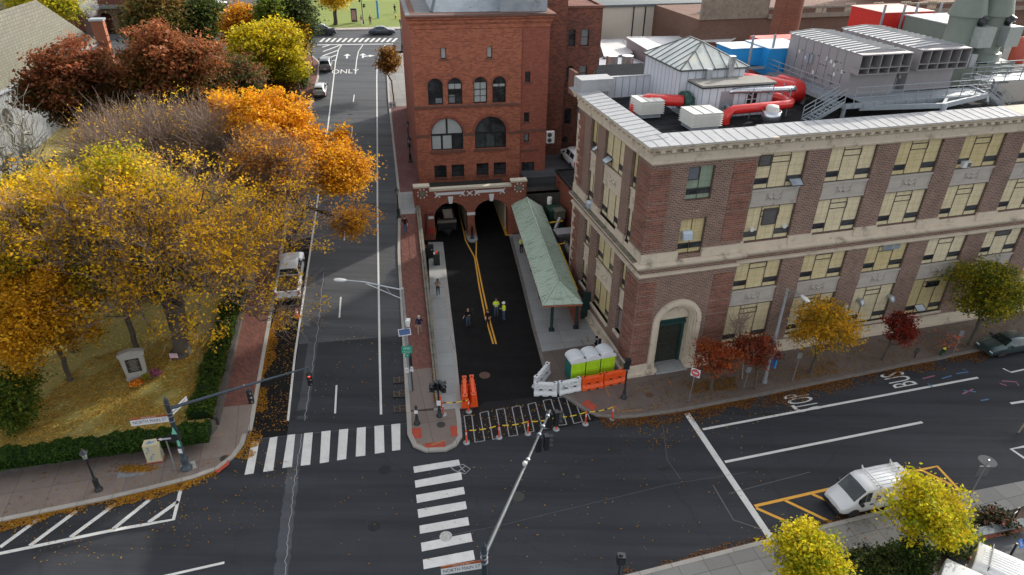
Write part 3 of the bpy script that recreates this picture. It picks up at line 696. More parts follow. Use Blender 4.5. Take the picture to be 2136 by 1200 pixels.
# ---- windows
def window_mesh(wd,ht,glassb=True,cols=(.31,.37,.32),top=True,panel=None):
    """frame-local: x 0..wd, z 0..ht, y=0 the glass plane; returns dict of meshes"""
    P=MB(); P.quad((0,0,0),(wd,0,0),(wd,0,ht),(0,0,ht))
    F=MB(); t=.05; F.box(0,wd,-.06,.0,0,.05); F.box(0,wd,-.06,0,ht-.07,ht); F.box(0,.04,-.05,0,0,ht); F.box(wd-.05,wd,-.05,0,0,ht)
    xs=[0]; 
    for c in cols: xs.append(xs[-1]+c*wd)
    for x in xs[1:-1]: F.box(x-.018,x+.018,-.04,0,0,ht)
    Gs=[]
    zb=.38
    for i in (0,len(cols)-1):
        a,b=xs[i]+.03,xs[i+1]-.03
        F.box(a,b,-.035,0,zb-.03,zb); F.box(a,b,-.035,0,zb+.38,zb+.41)
        g=MB(); g.quad((a,-.03,zb),(b,-.03,zb),(b,-.03,zb+.38),(a,-.03,zb+.38)); Gs.append(g)
    if top and len(cols)==3:
        a,b=xs[1]-.02,xs[2]+.06; z0=ht-.85; F.box(a,b,-.05,0,z0,z0+.05); F.box(a,b,-.05,0,z0+.42,z0+.48); F.box(b-.05,b,-.05,0,z0,z0+.45); F.box(a,a+.04,-.05,0,z0,z0+.45)
    return P,F,Gs
_wc={}
def window(par,M,x,z,wd,ht,y,key=None,panel=None,cols=(.31,.37,.32),top=True,lab=None):
    k=(round(wd,2),round(ht,2),panel,cols,top)
    Mx=M@Matrix.Translation((x,y,z))
    if k not in _wc:
        P,F,Gs=window_mesh(wd,ht,cols=cols,top=top); w=P.build('window',panel or M_PAN,par); f=F.build('frame',M_FRAME,w)
        gs=[g.build('pane',M_GLS,w) for g in Gs]; _wc[k]=(w,f,gs); w.matrix_local=Mx
    else:
        w0,f0,g0=_wc[k]; w=w0.copy(); C.objects.link(w); w.parent=par; w.matrix_local=Mx
        for q in [f0]+g0: c=q.copy(); C.objects.link(c); c.parent=w
    return w
WN={}
for i,x in enumerate(bays):
    if x+WW>XE: continue
    for fl,(z,h) in enumerate(((1.4,3.4),(6.2,2.55),(10.25,2.7),(14.27,2.68))):
        WN[(i,fl)]=window(sch,I4,x,z,WW-.02,h,yM+.19)
for a,b in sideb:
    nar=b-a<2
    for fl,(z,h) in enumerate(((2.4 if nar else 1.9,2.1 if nar else 2.6),(6.1,2.45),(10.1,2.5),(14.2,2.6))):
        if nar and fl==0 and a<3: continue
        window(sch,SM,sx(b),z,b-a,h,.24,cols=(.5,.5) if nar else (.31,.37,.32),top=False)
window(sch,I4,2.6,10.05,1.95,2.7,.25,cols=(.5,.5),top=False)
window(sch,I4,2.6,14.1,1.95,2.4,.25,panel=M_PANG,cols=(.5,.5),top=False)
# shuttered basement opening on the side
mb=MB(); a,b=2.1,3.1; mb.box(sx(b),sx(a),.3,.34,2.4,4.1,SM)
for k in range(16): mb.box(sx(b),sx(a),.27,.3,2.45+k*.1,2.49+k*.1,SM)
mb.build('roller_shutter',plain('grey shutter',(.25,.25,.25),.5),sch)
# ---- spandrels with swags
def spandrel(M,x0,x1,z0,z1,y,par=sch,mat=M_LIMG):
    mb=MB(); mb.box(x0,x1,y,y+.14,z0,z1); mb.box(x0,x1,y-.08,y,z1-.13,z1); mb.box(x0,x1,y-.05,y,z0,z0+.1)
    w=x1-x0; c=(x0+x1)/2; zc=(z0+z1)/2
    for s_ in (-1,1):
        if w>3: 
            a,b=c+s_*.62,c+s_*(w/2-.12)
            for q in ((a,b,zc+.3,zc+.33),(a,b,zc-.36,zc-.33)): mb.box(q[0],q[1],y-.03,y,q[2],q[3])
            for q in (a,b): mb.box(q-.015,q+.015,y-.03,y,zc-.36,zc+.33)
    k=min(.48,w*.26)
    mb.tube([(c-k*math.cos(PI*i/10),y-.04,zc+.16-.28*math.sin(PI*i/10)) for i in range(11)],[.03,.05,.06,.08,.09,.1,.09,.08,.06,.05,.03],6,M=None)
    for s_ in (-1,1):
        mb.tube([(c+s_*k,y-.03,zc+.24),(c+s_*(k+.03),y-.03,zc-.2)],[.06,.03],5); 
    mb.lathe([(0,-.08),(.1,-.05),(.1,.05),(0,.08)],8,(c,y-.02,zc+.2))
    o=mb.build('spandrel',mat,par); o.matrix_local=M; return o
for i,x in enumerate(bays):
    if x+WW>XE: continue
    for z0,z1 in ((4.85,6.18),(12.97,14.25)): spandrel(I4,x,x+WW,z0,z1,yM+.1)
spandrel(I4,2.6,4.55,12.77,14.08,.12)
for a,b in sideb:
    for z0,z1 in ((4.55,6.08),(12.62,14.18)): spandrel(SM,sx(b),sx(a),z0,z1,.14,mat=M_LIME)
# ---- arched doorway
RO=1.95; RI=1.22
mb=MB()
def ring(r0,r1,y0,y1):
    n=24; 
    for i in range(n):
        a0,a1=PI*i/n,PI*(i+1)/n
        P=[(dc-r0*math.cos(a0),zs+r0*math.sin(a0)),(dc-r1*math.cos(a0),zs+r1*math.sin(a0)),(dc-r1*math.cos(a1),zs+r1*math.sin(a1)),(dc-r0*math.cos(a1),zs+r0*math.sin(a1))]
        mb.add([(p[0],y0,p[1]) for p in P],[(0,1,2,3)]); mb.add([(P[1][0],y0,P[1][1]),(P[2][0],y0,P[2][1]),(P[2][0],y1,P[2][1]),(P[1][0],y1,P[1][1])],[(0,1,2,3)]); mb.add([(P[0][0],y0,P[0][1]),(P[3][0],y0,P[3][1]),(P[3][0],y1,P[3][1]),(P[0][0],y1,P[0][1])],[(3,2,1,0)])
    for s_ in (-1,1):
        a,b=sorted((dc+s_*r0,dc+s_*r1)); mb.box(a,b,y0,y1,.3,zs)
ring(1.62,RO,-.2,.3); ring(1.45,1.62,-.1,.4); ring(1.3,1.45,.05,.55); ring(RI,1.3,.2,1.0)
mb.box(dc-1.25,dc+1.25,.5,.8,4.5,5.75); 
mb.add([(dc-1.3*math.cos(PI*i/20),.45,zs+1.3*math.sin(PI*i/20)) for i in range(21)],[tuple(range(21))])
for s_ in (-1,1): mb.tube([(dc+s_*(.15+.07*i),.4,5.35-.25*math.sin(PI*i/8)) for i in range(9)],.07,5)
mb.lathe([(0,-.1),(.16,-.06),(.16,.06),(0,.1)],8,(dc,.42,5.3))
for s_ in (-1,1): mb.box(dc+s_*1.2,dc+s_*2.05,-.32,.3,0,.5)
mb.box(1.75,5.1,-.0,.3,.0,.02)
mb.build('doorway_surround',M_LIME,sch)
mb=MB(); mb.quad((dc-2.1,.32,0),(dc+2.1,.32,0),(dc+2.1,.32,6.6),(dc-2.1,.32,6.6)); 
M_DG=plain('dark green painted bronze',(.012,.05,.045),.5,var=.2); M_DD=plain('dark bronze door',(.035,.038,.03),.5,var=.25)
dm=MB(); dm.box(dc-1.22,dc-1.0,.75,1.0,.1,4.4); dm.box(dc+1.0,dc+1.22,.75,1.0,.1,4.4); dm.box(dc-1.22,dc+1.22,.6,1.0,3.75,4.0); dm.box(dc-1.2,dc+1.2,.7,1.,4.,4.3); dm.box(dc-1.25,dc+1.25,.5,1.,4.3,4.42)
do=dm.build('door_frame',M_DG,sch)
for s_ in (0,1):
    d=MB(); a=dc-1.0+s_; d.box(a+.01,a+.99,.9,.95,.1,3.75)
    for r_ in range(6):
        for c_ in range(2):
            x=a+.13+c_*.43; z=.25+r_*.58
            for q in ((x,x+.3,z,z+.03),(x,x+.3,z+.36,z+.39),(x,x+.03,z,z+.39),(x+.27,x+.3,z,z+.39)): d.box(q[0],q[1],.86,.9,q[2],q[3])
    d.build('door',M_DD,sch)
mb=MB(); mb.box(dc-1.3,dc+1.3,-.5,1.2,0,.22); mb.build('doorstep',M_SWC,sch)
# ---- extras on the facade
M_GALV=plain('galvanised steel',(.42,.45,.48),.38,.75,var=.15,vs=5); M_WHT=plain('white enamel',(.62,.62,.6),.4)
def on_front(px,py,y=0.): return FW.w(px,py,y)
def ventcap(px,py,r=.22,n='vent_cap',wall=FW,y=yM+.19):
    x,z=wall.w(px,py,y); mb=MB(); mb.tube([(x,y,z),(x,y-.35,z),(x,y-.5,z-.12),(x,y-.52,z-.3)],[r*.8,r,r,r*.9],10); mb.build(n,M_GALV,sch)
for q in ((1790,624),(1853,616)): ventcap(*q)
for q in ((1566,477),(1634,470)):
    x,z=FW.w(*q,yM+.19); mb=MB(); mb.tube([(x,yM+.19,z),(x,yM-.02,z)],.17,12); mb.build('round_vent',M_WHT,sch)
x,z=FW.w(1429,487,.36); mb=MB(); mb.xprism([(-.15,z-.3),(.36,z-.3),(.36,z+.3),(.1,z+.3),(-.08,z+.15)],x-.35,x+.35); mb.build('hooded_vent',plain('pale blue grey metal',(.45,.52,.6),.4,.3),sch)
x,z=SWL.w(1228,418,0); 
mb=MB(); Mq=SM@Matrix.Translation((sx(9.9),-.15,10.0)); mb.xprism([(-.1,-.25),(.5,-.25),(.5,.25),(.15,.25),(-.08,.1)],-.3,.3,Mq); mb.build('hooded_vent',plain('pale blue grey metal',(.45,.52,.6)),sch)
mb=MB(); x,z=FW.w(2014,342,yM+.1); mb.box(x-.4,x+.3,yM-.15,yM+.5,z-.22,z+.22); a=mb.build('air_conditioner',M_WHT,sch); g=MB(); g.box(x-.05,x+.26,yM-.17,yM-.15,z-.18,z+.16); g.build('grille',M_LOUV,a)
def hopper(px,py,wd=.95,ht=.42,Mf=I4,wall=FW,y=yM+.17,side=False):
    x,z=wall.w(px,py,y)
    if side: x=sx(x)
    m=MB(); A=[(x-wd/2,y,z+.2),(x+wd/2,y,z+.2),(x+wd/2,y-.55,z-.12),(x-wd/2,y-.55,z-.12)]
    B=[(p[0],p[1],p[2]-.03) for p in A]; m.add(A+B,[(0,3,2,1),(4,5,6,7),(0,1,5,4),(1,2,6,5),(2,3,7,6),(3,0,4,7)],M=Mf); o=m.build('open_hopper_window',M_GLB,sch)
    f=MB(); 
    for a,b in zip(A,A[1:]+A[:1]): f.bar(a,b,.05,.05,M=Mf)
    f.build('frame',M_FRAME,o)
hopper(1656,378); hopper(1914,640,.9)
hopper(1263,335,.9,Mf=SM,wall=SWL,y=.22,side=True); hopper(1240,310,.5,Mf=SM,wall=SWL,y=.22,side=True)
def louver(px0,py0,px1,py1,mat=M_LOUV,y=yM+.15):
    x0,z1=FW.w(px0,py0,y); x1,_=FW.w(px1,py0,y); _,z0=FW.w(px0,py1,y); m=MB(); m.box(x0,x1,y,y+.05,z0,z1)
    for k in range(int((z1-z0)/.12)): m.box(x0+.03,x1-.03,y-.03,y,z0+.03+k*.12,z0+.08+k*.12)
    o=m.build('louvre_panel',mat,sch); f=MB()
    for q in ((x0-.04,x1+.04,z1,z1+.05),(x0-.04,x1+.04,z0-.05,z0),(x0-.05,x0,z0,z1),(x1,x1+.05,z0,z1)): f.box(q[0],q[1],y-.05,y+.03,q[2],q[3])
    f.build('frame',M_FRAME,o)
louver(1587,326,1609,346); louver(1595,437,1622,468); louver(2080,482,2108,491); louver(1436,350,1459,375,plain('blue grey screen',(.13,.15,.17),.5),.2)
m=MB(); x0,z=FW.w(1838,516,yM+.33); x1,_=FW.w(1866,514,yM+.33); m.box(x0,x1+.3,yM+.1,yM+.14,z-.2,z+.28); m.build('bright_pane',M_GLB,sch)
m=MB(); x0,z=FW.w(1928,592,yM+.33); m.box(x0,x0+1.3,yM+.1,yM+.14,z-.25,z+.25); m.build('dark_pane',M_GLS,sch)
m=MB(); x,z=FW.w(1760,642,yM-.1); m.lathe([(0,-.4),(.2,-.3),(.24,-.1),(.12,.05),(.2,.2),(.16,.35),(0,.42)],10,(x,yM-.25,z)); m.build('stone_finial',M_LIME,sch)
# ================================================================ TOWER BUILDING
M_BRT=brick('orange red brick',(.46,.155,.088),(.24,.08,.052),(.4,.19,.13),.36,.15,.3,stc=(.2,.075,.052))
M_BRT2=brick('plain red brick',(.36,.11,.07),(.23,.07,.05),(.3,.15,.11),.34,.13,.35,stc=(.17,.06,.045))
M_BRO=brick('old dark brick',(.25,.09,.062),(.09,.042,.034),(.2,.13,.1),.36,.14,.6,stc=(.09,.055,.045))
M_SAND=plain('brownstone trim',(.17,.085,.065),.85,var=.25)
M_BLK=plain('black window frame',(.012,.014,.016),.4); M_BLIND=plain('white blind behind glass',(.42,.45,.44),.25,var=.06); M_BLIND2=plain('grey blind behind glass',(.2,.22,.23),.25,var=.15)
tb=Wt(875,386); TWL=Wall(tb,11.); tz0=3.4
tow=empty('tower_building',None,'tall orange red brick building with arched windows and slate roof','building',mat=TWL.mat())
mb=MB(); holes=[]
A4=[(1.4,2.92),(3.42,4.88),(6.05,7.45),(8.0,9.4)]
for a,b in A4: holes.append((a,b,12.68,15.36,(b-a)/2))
B2=[(1.5,4.87),(6.12,9.48)]
for a,b in B2: holes.append((a,b,7.85,11.28,(b-a)/2))
L4=[(1.68,3.0),(3.53,4.88),(6.23,7.55),(8.12,9.48)]
for a,b in L4: holes.append((a,b,4.78,6.2))
for a,b in ((2.83,3.39),(7.43,7.99)): holes.append((a,b,17.2,18.28))
grid_wall(mb,I4,0,10.98,tz0,20.4,holes,0,.3); mb.build('front_wall',M_BRT,tow)
mb=MB(); holes2=[(11.42,11.97,14.63,15.72),(11.39,11.96,10.47,11.51),(11.42,11.99,8.31,9.23),(11.25,12.67,tz0,6.0)]
grid_wall(mb,I4,10.98,13.85,tz0,20.4,holes2,.15,.3); mb.quad((10.98,0,tz0),(10.98,.15,tz0),(10.98,.15,20.4),(10.98,0,20.4))
mb.quad((0,24,tz0),(0,0,tz0),(0,0,20.4),(0,24,20.4)); mb.quad((13.85,.15,tz0),(13.85,9.5,tz0),(13.85,9.5,20.4),(13.85,.15,20.4)); mb.quad((13.85,24,tz0),(0,24,tz0),(0,24,20.4),(13.85,24,20.4)); mb.quad((13.85,9.5,tz0),(13.85,24,tz0),(13.85,24,20.4),(13.85,9.5,20.4))
mb.build('side_wall',M_BRT2,tow)
mb=MB(); pth=[(0,12),(0,0),(10.98,0),(10.98,.15),(13.85,.15),(13.85,9)]
molding(mb,pth,[(0,20.0),(.06,20.05),(.06,20.4),(.2,20.62),(.2,20.8),(.34,20.95),(.34,21.12)],False)
for x in [i*.3 for i in range(46)]: mb.box(x,x+.13,-.15 if x<10.9 else 0,0.15,20.5,20.62); 
mb.build('corbelled_cornice',M_BRT,tow)
mb=MB(); molding(mb,pth,[(.34,21.1),(.48,21.14),(.5,21.3),(-.6,21.42)],False); molding(mb,[(0,1),(0,0),(10.75,0)],[(0,12.38),(.16,12.4),(.16,12.58),(0,12.64)])
molding(mb,[(0,.5),(0,0),(1.4,0)],[(0,9.3),(.03,9.3),(.03,9.62),(0,9.62)]); 
mb.box(4.95,6.05,-.04,.02,9.3,9.62); mb.box(9.56,10.98,-.04,.02,9.3,9.62); mb.box(10.98,13.85,.11,.16,9.35,9.68)
for a,b in ((1.3,5.1),(5.95,9.7)): mb.box(a,b,-.16,.05,7.6,7.84)
for a,b in L4: mb.box(a-.1,b+.1,-.08,.05,4.62,4.78)
for a,b,c,d in ((2.83,3.39,17.2,0),(7.43,7.99,17.2,0)): mb.box(a-.22,b+.22,-.08,.05,c-.14,c)
for h in holes2[:3]: mb.box(h[0]-.2,h[1]+.2,.07,.2,h[2]-.13,h[2])
mb.box(10.95,12.95,.05,.2,7.3,7.5)
mb.build('stone_trim',M_SAND,tow)
mb=MB()
def archring(cx_,zs_,r0,r1,y):
    n=18
    for i in range(n):
        a0,a1=PI*i/n,PI*(i+1)/n
        P=[(cx_-r*math.cos(a),zs_+r*math.sin(a)) for r,a in ((r0,a0),(r1,a0),(r1,a1),(r0,a1))]
        mb.add([(p[0],y,p[1]) for p in P]+[(p[0],y+.06,p[1]) for p in P],[(0,1,2,3),(1,5,6,2),(0,3,7,4)])
for a,b in A4: archring((a+b)/2,15.36-(b-a)/2,(b-a)/2+.005,(b-a)/2+.15,-.05)
for a,b in B2:
    R=(b-a)/2; archring((a+b)/2,11.28-R,R+.005,R+.12,-.05); archring((a+b)/2,11.28-R,R+.14,R+.32,-.09)
mb.build('brick_arches',M_BRT2,tow)
def arch_window(par,a,b,z0,z1,y,bars,glassm,blinds=()):
    R=(b-a)/2; cx_=(a+b)/2; n=14
    g=MB(); P=[(a,z0)]+[(b,z0)]+[(cx_+R*math.cos(PI*i/n),z1-R+R*math.sin(PI*i/n)) for i in range(n+1)]
    g.add([(p[0],y,p[1]) for p in P],[tuple(range(len(P)))]); w=g.build('window',glassm,par)
    f=MB(); f.box(a,a+.08,y-.08,y,z0,z1-R); f.box(b-.08,b,y-.08,y,z0,z1-R); f.box(a,b,y-.08,y,z0,z0+.09)
    for i in range(n):
        a0,a1=PI*i/n,PI*(i+1)/n; Q=[(cx_+r*math.cos(t),z1-R+r*math.sin(t)) for r,t in ((R-.09,a0),(R,a0),(R,a1),(R-.09,a1))]
        f.add([(p[0],y-.08,p[1]) for p in Q]+[(p[0],y,p[1]) for p in Q],[(0,1,2,3),(0,3,7,4)])
    for q in bars: f.box(q[0],q[1],y-.07,y,q[2],q[3])
    f.build('frame',M_BLK,w)
    for q in blinds:
        m=MB()
        if len(q)>5:   # arched blind: (x0,x1,z0,z1,mat,'arc')
            pts=[(q[0],q[2]),(q[1],q[2])]; K=8
            for i in range(K+1):
                x=q[1]+(q[0]-q[1])*i/K; pts.append((x,z1-R+math.sqrt(max(0,(R-.06)**2-(x-cx_)**2))))
            m.add([(p[0],y-.012,p[1]) for p in pts],[tuple(range(len(pts)))])
        else: m.quad((q[0],y-.012,q[2]),(q[1],y-.012,q[2]),(q[1],y-.012,q[3]),(q[0],y-.012,q[3]))
        m.build('blind',q[4],w)
    return w
for i,(a,b) in enumerate(A4):
    c=(a+b)/2; bars=[(a,b,14.05,14.12),(c-.025,c+.025,14.1,15.3)]+([(c-.02,c+.02,12.7,14.1),(a,b,13.4,13.44)] if i!=0 else [])
    bl=[[(c,b-.1,12.8,13.3,M_BLIND2)],[(a+.1,b-.1,14.2,14.7,M_BLIND),(a+.1,c,12.8,13.6,M_BLIND2)],[(a+.1,b-.1,12.8,14.75,M_BLIND)],[(a+.1,b-.1,14.3,14.55,M_BLIND)]][i]
    arch_window(tow,a,b,12.68,15.36,.26,bars,M_GLS,bl)
for i,(a,b) in enumerate(B2):
    c=(a+b)/2; t=(b-a)/3; bars=[(a,b,9.4,9.56),(c-.08,c+.08,9.5,11.2),(a+t-.06,a+t+.06,7.85,9.4),(a+2*t-.06,a+2*t+.06,7.85,9.4)]
    bl=[(a+.1,c-.1,9.6,11,M_BLIND,'arc'),(c+.1,b-.1,9.6,11,M_BLIND,'arc'),(a+.12,a+t-.1,7.95,9.38,M_BLIND),(a+t+.1,a+2*t-.1,7.95,9.38,M_BLIND)] if i==0 else []
    arch_window(tow,a,b,7.85,11.28,.26,bars,M_GLS,bl)
def rect_window(par,M,a,b,z0,z1,y,fm,gm,bars=(),name='window'):
    g=MB(); g.quad((a,y,z0),(b,y,z0),(b,y,z1),(a,y,z1)); w=g.build(name,gm,par); w.matrix_local=M
    f=MB(); t=.07; f.box(a,b,y-.06,y,z0,z0+t); f.box(a,b,y-.06,y,z1-t,z1); f.box(a,a+t,y-.06,y,z0,z1); f.box(b-t,b,y-.06,y,z0,z1)
    for q in bars: f.box(q[0],q[1],y-.05,y,q[2],q[3])
    f.build('frame',fm,w); return w
for a,b in L4: rect_window(tow,I4,a,b,4.78,6.2,.26,M_BLK,M_GLS,[(a,b,5.4,5.46)])
for a,b in ((2.83,3.39),(7.43,7.99)): rect_window(tow,I4,a,b,17.2,18.28,.22,M_BLK,M_BLIND)
for i,h in enumerate(holes2[:3]): rect_window(tow,I4,h[0],h[1],h[2],h[3],.38,M_BLK,M_GLS if i<2 else M_BLIND2)
d=rect_window(tow,I4,11.25,12.67,3.75,6.0,.42,M_BLK,M_GLS,[(11.93,12.0,3.75,6.0),(11.3,12.6,4.7,4.78)],'door')
mb=MB(); mb.box(13.9,14.75,-.1,.35,8.1,9.35); ac=mb.build('heat_pump',M_WHT,tow)
for z in (8.42,9.02):
    m=MB(); m.tube([(14.2,-.105,z),(14.2,-.13,z)],.24,14); m.build('fan_grille',plain('dark grille',(.05,.05,.05),.6),ac)
# slate/metal roof of the tower
M_LEAD=plain('grey patched metal roof',(.3,.33,.36),.5,.3,var=.2,vs=1.2,dirt=((.13,.14,.15),.8,.56))
mb=MB(); z=21.42; mb.poly([(-.4,-.3,21.36),(13.4,-.3,21.36),(13.4,24,21.36),(-.4,24,21.36)]); mb.build('gutter_roof',plain('slate grey flat roof',(.12,.125,.13),.7,var=.3,vs=1.),tow)
mb=MB(); mb.add([(2.2,1.,21.4),(10.6,1.,21.4),(8,9,27),(4.8,9,27),(2.2,22,21.4),(10.6,22,21.4)],[(0,1,2,3),(0,3,4),(1,5,2),(3,2,5,4)]); mb.build('roof',M_LEAD,tow)
mb=MB()
for a,b in (((2.2,1.,21.45),(4.8,9,27.05)),((10.6,1.,21.45),(8,9,27.05))): mb.bar(a,b,.3,.1)
mb.build('roof_ridge',plain('dark grey flashing',(.1,.13,.14),.6),tow)
mb=MB(); mb.box(8.9,13.6,.6,4.,21.4,24.2); mb.build('roof_box',M_LEAD,tow)
# rear wings of the tower
mb=MB(); wd_=[(17.55,18.35),(19.0,19.9)]
hh=[(a,b,z,z+1.8,.2) for a,b in wd_ for z in (8.1,12.9,16.8)]
grid_wall(mb,I4,13.85,21.3,tz0,20.9,[h for h in hh],6.6,.25); mb.quad((21.3,6.6,tz0),(21.3,24,tz0),(21.3,24,20.9),(21.3,6.6,20.9)); mb.quad((13.85,6.6,20.9),(21.3,6.6,20.9),(21.3,24,20.9),(13.85,24,20.9))
mb.box(13.9,16.9,5.,6.58,tz0,22.3)
rw_=mb.build('rear_wing',M_BRO,tow)
mb=MB(); molding(mb,[(16.95,6.6),(21.3,6.6),(21.3,24)],[(0,20.7),(.12,20.75),(.12,21.0),(-.3,21.05)],False); mb.build('parapet',M_SAND,tow)
for h in hh:
    rect_window(tow,I4,h[0],h[1],h[2],h[3],6.83,M_BLK,M_GLS if h[0]<18 else M_BLIND2,[(h[0],h[1],h[2]+.9,h[2]+.95)])
    m=MB(); m.box(h[0]-.12,h[1]+.12,6.45,6.7,h[2]-.15,h[2]); m.build('sill',M_SAND,tow)
m=MB(); m.tube([(17.8,6.63,6.2),(17.8,6.5,6.2)],.34,16); m.build('round_window',M_GLS,tow)
# ================================================================ TUNNEL PORTAL
pp=G(886,502); PW=Wall(pp,11.5)
por=empty('tunnel_portal',None,'red brick tunnel portal with two arches and white trim','tunnel portal',mat=PW.mat())
M_BRP=brick('speckled red brick',(.27,.07,.042),(.17,.045,.03),(.42,.25,.18),.36,.14,.3,stc=(.15,.045,.03),ms=.014)
M_CREAM=plain('cream tunnel paint',(.5,.45,.3),.6,var=.1)
mb=MB(); AH=[(1.15,4.55,0,4.1,1.5,1),(5.3,8.85,0,4.12,1.5,1)]
grid_wall(mb,I4,-.8,10.75,-.1,5.45,AH,0,1.4)
for a,b,z in ((-.8,.72,5.9),(9.16,10.75,5.9)): mb.box(a,b,-.08,.6,5.2,z)
mb.quad((-.8,3,0),(-.8,0,0),(-.8,0,5.45),(-.8,3,5.45)); mb.quad((10.75,0,0),(10.75,3,0),(10.75,3,5.45),(10.75,0,5.45)); mb.quad((-.8,.5,5.45),(-.8,.5,4.4),(10.75,.5,4.4),(10.75,.5,5.45)); 
mb.build('wall',M_BRP,por)
mb=MB(); mb.box(.72,9.16,-.1,.5,5.45,5.68)
for a,b in ((-.85,.78),(9.1,10.8)): mb.box(a,b,-.16,.66,5.9,6.08)
mb.build('coping',plain('cream stone coping',(.55,.5,.4),.8,var=.1),por)
M_WST=plain('white glazed brick',(.66,.67,.68),.5,var=.08)
mb=MB()
for c in (2.85,7.08): mb.yprism([(c-.17,3.98),(c+.17,3.98),(c+.27,4.75),(c-.27,4.75)],-.06,.0)
mb.box(4.5,5.36,-.05,.0,2.55,2.85)
for a,b in ((1.25,4.35),(5.3,8.5)):
    mb.box(a+.2,b-.2,-.05,0,4.96,5.24)
    for x in (a,b-.14): mb.box(x,x+.14,-.04,0,5.18,5.3)
    for x in (a,a+.42,b-.56,b-.14): mb.box(x,x+.14,-.04,0,4.72,4.84)
    for x in (a+.1,b-.35): mb.box(x,x+.25,-.04,0,4.84,5.18)
c=4.83; mb.box(c-.16,c+.16,-.04,0,4.86,5.14)
for sx_ in (-.3,.17): 
    for z in (4.72,5.12): mb.box(c+sx_,c+sx_+.13,-.04,0,z,z+.13)
for c in (.02,9.95):
    for k in range(8):
        a=2*PI*(k+.5)/8; x,z=c+.47*math.cos(a),5.28+.47*math.sin(a); mb.box(x-.06,x+.06,-.12,-.0,z-.06,z+.06)
mb.build('white_trim',M_WST,por)
mb=MB()
for c in (.02,9.95): mb.yprism([(c-.36,5.28),(c,4.92),(c+.36,5.28),(c,5.64)],-.13,-.02); 
mb.build('stone_medallions',plain('green grey carved stone',(.17,.18,.13),.8,var=.3,vs=8),por)
mb=MB()
L=45
for x0,x1 in ((1.1,1.15),(8.85,8.9)): mb.box(x0-.1,x1+.1,1.4,L,0,4.2)
mb.box(4.62,5.25,1.4,L,0,4.2); mb.build('tunnel_lining',M_CREAM,por)
mb=MB(); mb.box(1.0,9.,1.38,L,4.12,4.3); mb.box(.9,9,L,L+.2,0,4.2); mb.build('tunnel_ceiling',plain('sooty ceiling',(.05,.05,.045),.9),por)
mb=MB(); n=10; pts=[(4.93+.55*math.cos(PI+PI*i/n),-.75+.6*math.sin(PI+PI*i/n)) for i in range(n+1)]+[(5.48,1.4),(4.38,1.4)]; mb.prism(pts,0,.16); mb.build('pillar_island',M_SWC,por)
# wall between tunnel road and hill street
wt=empty('retaining_wall',None,'long concrete retaining wall with iron rail between the tunnel road and the brick walk','wall',mat=Matrix.Identity(4))
q=ss(1.2,29.5,1.2)
wl=strip([(s,TW-.02) for s in q],[(s,TW+.38) for s in q],.34,None); a=[at(s,TW+.38,.34) for s in q]; b=[(p[0],p[1],-.05) for p in a]; n=len(q)
wl.add(a+b,[(i,n+i,n+i+1,i+1) for i in range(n-1)]); a2=[at(s,TW-.02,.34) for s in q]; b2=[(p[0],p[1],p[2]-.4) for p in a2]; wl.add(a2+b2,[(i,i+1,n+i+1,n+i) for i in range(n-1)]); wl.quad(a2[0],b2[0],b[0],a[0])
wl.build('concrete_cap',plain('stained concrete cap',(.2,.185,.155),.9,var=.25,vs=1,dirt=((.11,.1,.09),.7,.5)),wt)
mb=MB(); P=[at(s,TW+.12,1.15) for s in q]; mb.tube(P,.025,5); P2=[at(s,TW+.12,.75) for s in q]; mb.tube(P2,.018,5)
for s in q[::1]: mb.bar(at(s,TW+.12,.3),at(s,TW+.12,1.15),.03)
mb.build('iron_rail',plain('dark iron',(.03,.03,.03),.5),wt)
# terrace behind the portal
tr=MB(); tr.box(10.75,22,1.2,2.0,-.1,3.9); tr.box(-.8,22,1.3,6,3.5,3.9)
to=tr.build('stone_terrace',M_STONE,None); to.matrix_world=PW.mat(); tag(to,'dark stone terrace wall behind the canopy, beside the tunnel portal','terrace')
mb=MB(); mb.tube([(10.8,1.5,4.95),(17,1.5,4.95)],.03,5); mb.tube([(10.8,1.5,4.1),(17,1.5,4.1)],.02,5)
for k in range(42): mb.bar((10.8+k*.15,1.5,3.9),(10.8+k*.15,1.5,4.95),.02)
o=mb.build('iron_railing',M_BLK,None); o.matrix_world=PW.mat(); tag(o,'black iron railing on the terrace beside the portal','railing')
# ================================================================ CANOPY
can=empty('platform_canopy',(0,0,0),'long green copper canopy on dark posts beside the tunnel road','canopy')
M_COPR=None
m,nt_,b_=newmat('verdigris copper'); v=coords(nt_); mp=N(nt_,'Mapping'); mp.inputs['Rotation'].default_value=(0,0,-math.radians(10)); mp.inputs['Scale'].default_value=(.35,2.6,1); nt_.links.new(v,mp.inputs[0])
f=noise(nt_,mp.outputs[0],1.3,7,.75); f2=noise(nt_,v,9,4,.7)
o_=ramp(nt_,f,[(.3,(.4,.5,.41)),(.5,(.5,.57,.48)),(.6,(.27,.33,.23)),(.72,(.14,.13,.08))]); o_=mix(nt_,.3,o_,ramp(nt_,f2,[(.35,(.12,.2,.15)),(.7,(.4,.6,.5))]))
nt_.links.new(o_,b_.inputs['Base Color']); b_.inputs['Roughness'].default_value=.6; M_COPR=m
ez=3.3; rz=4.25
EL0=G(1066,428,ez); EL1=G(1132,638,ez); ER0=G(1131,432,ez); ER1=G(1215,634,ez)
ax=_n(EL1-EL0); 
R0=(EL0+ER0)/2; R1=(EL1+ER1)/2-ax*2.2; R0=np.array([R0[0],R0[1],rz]); R1=np.array([R1[0],R1[1],rz])
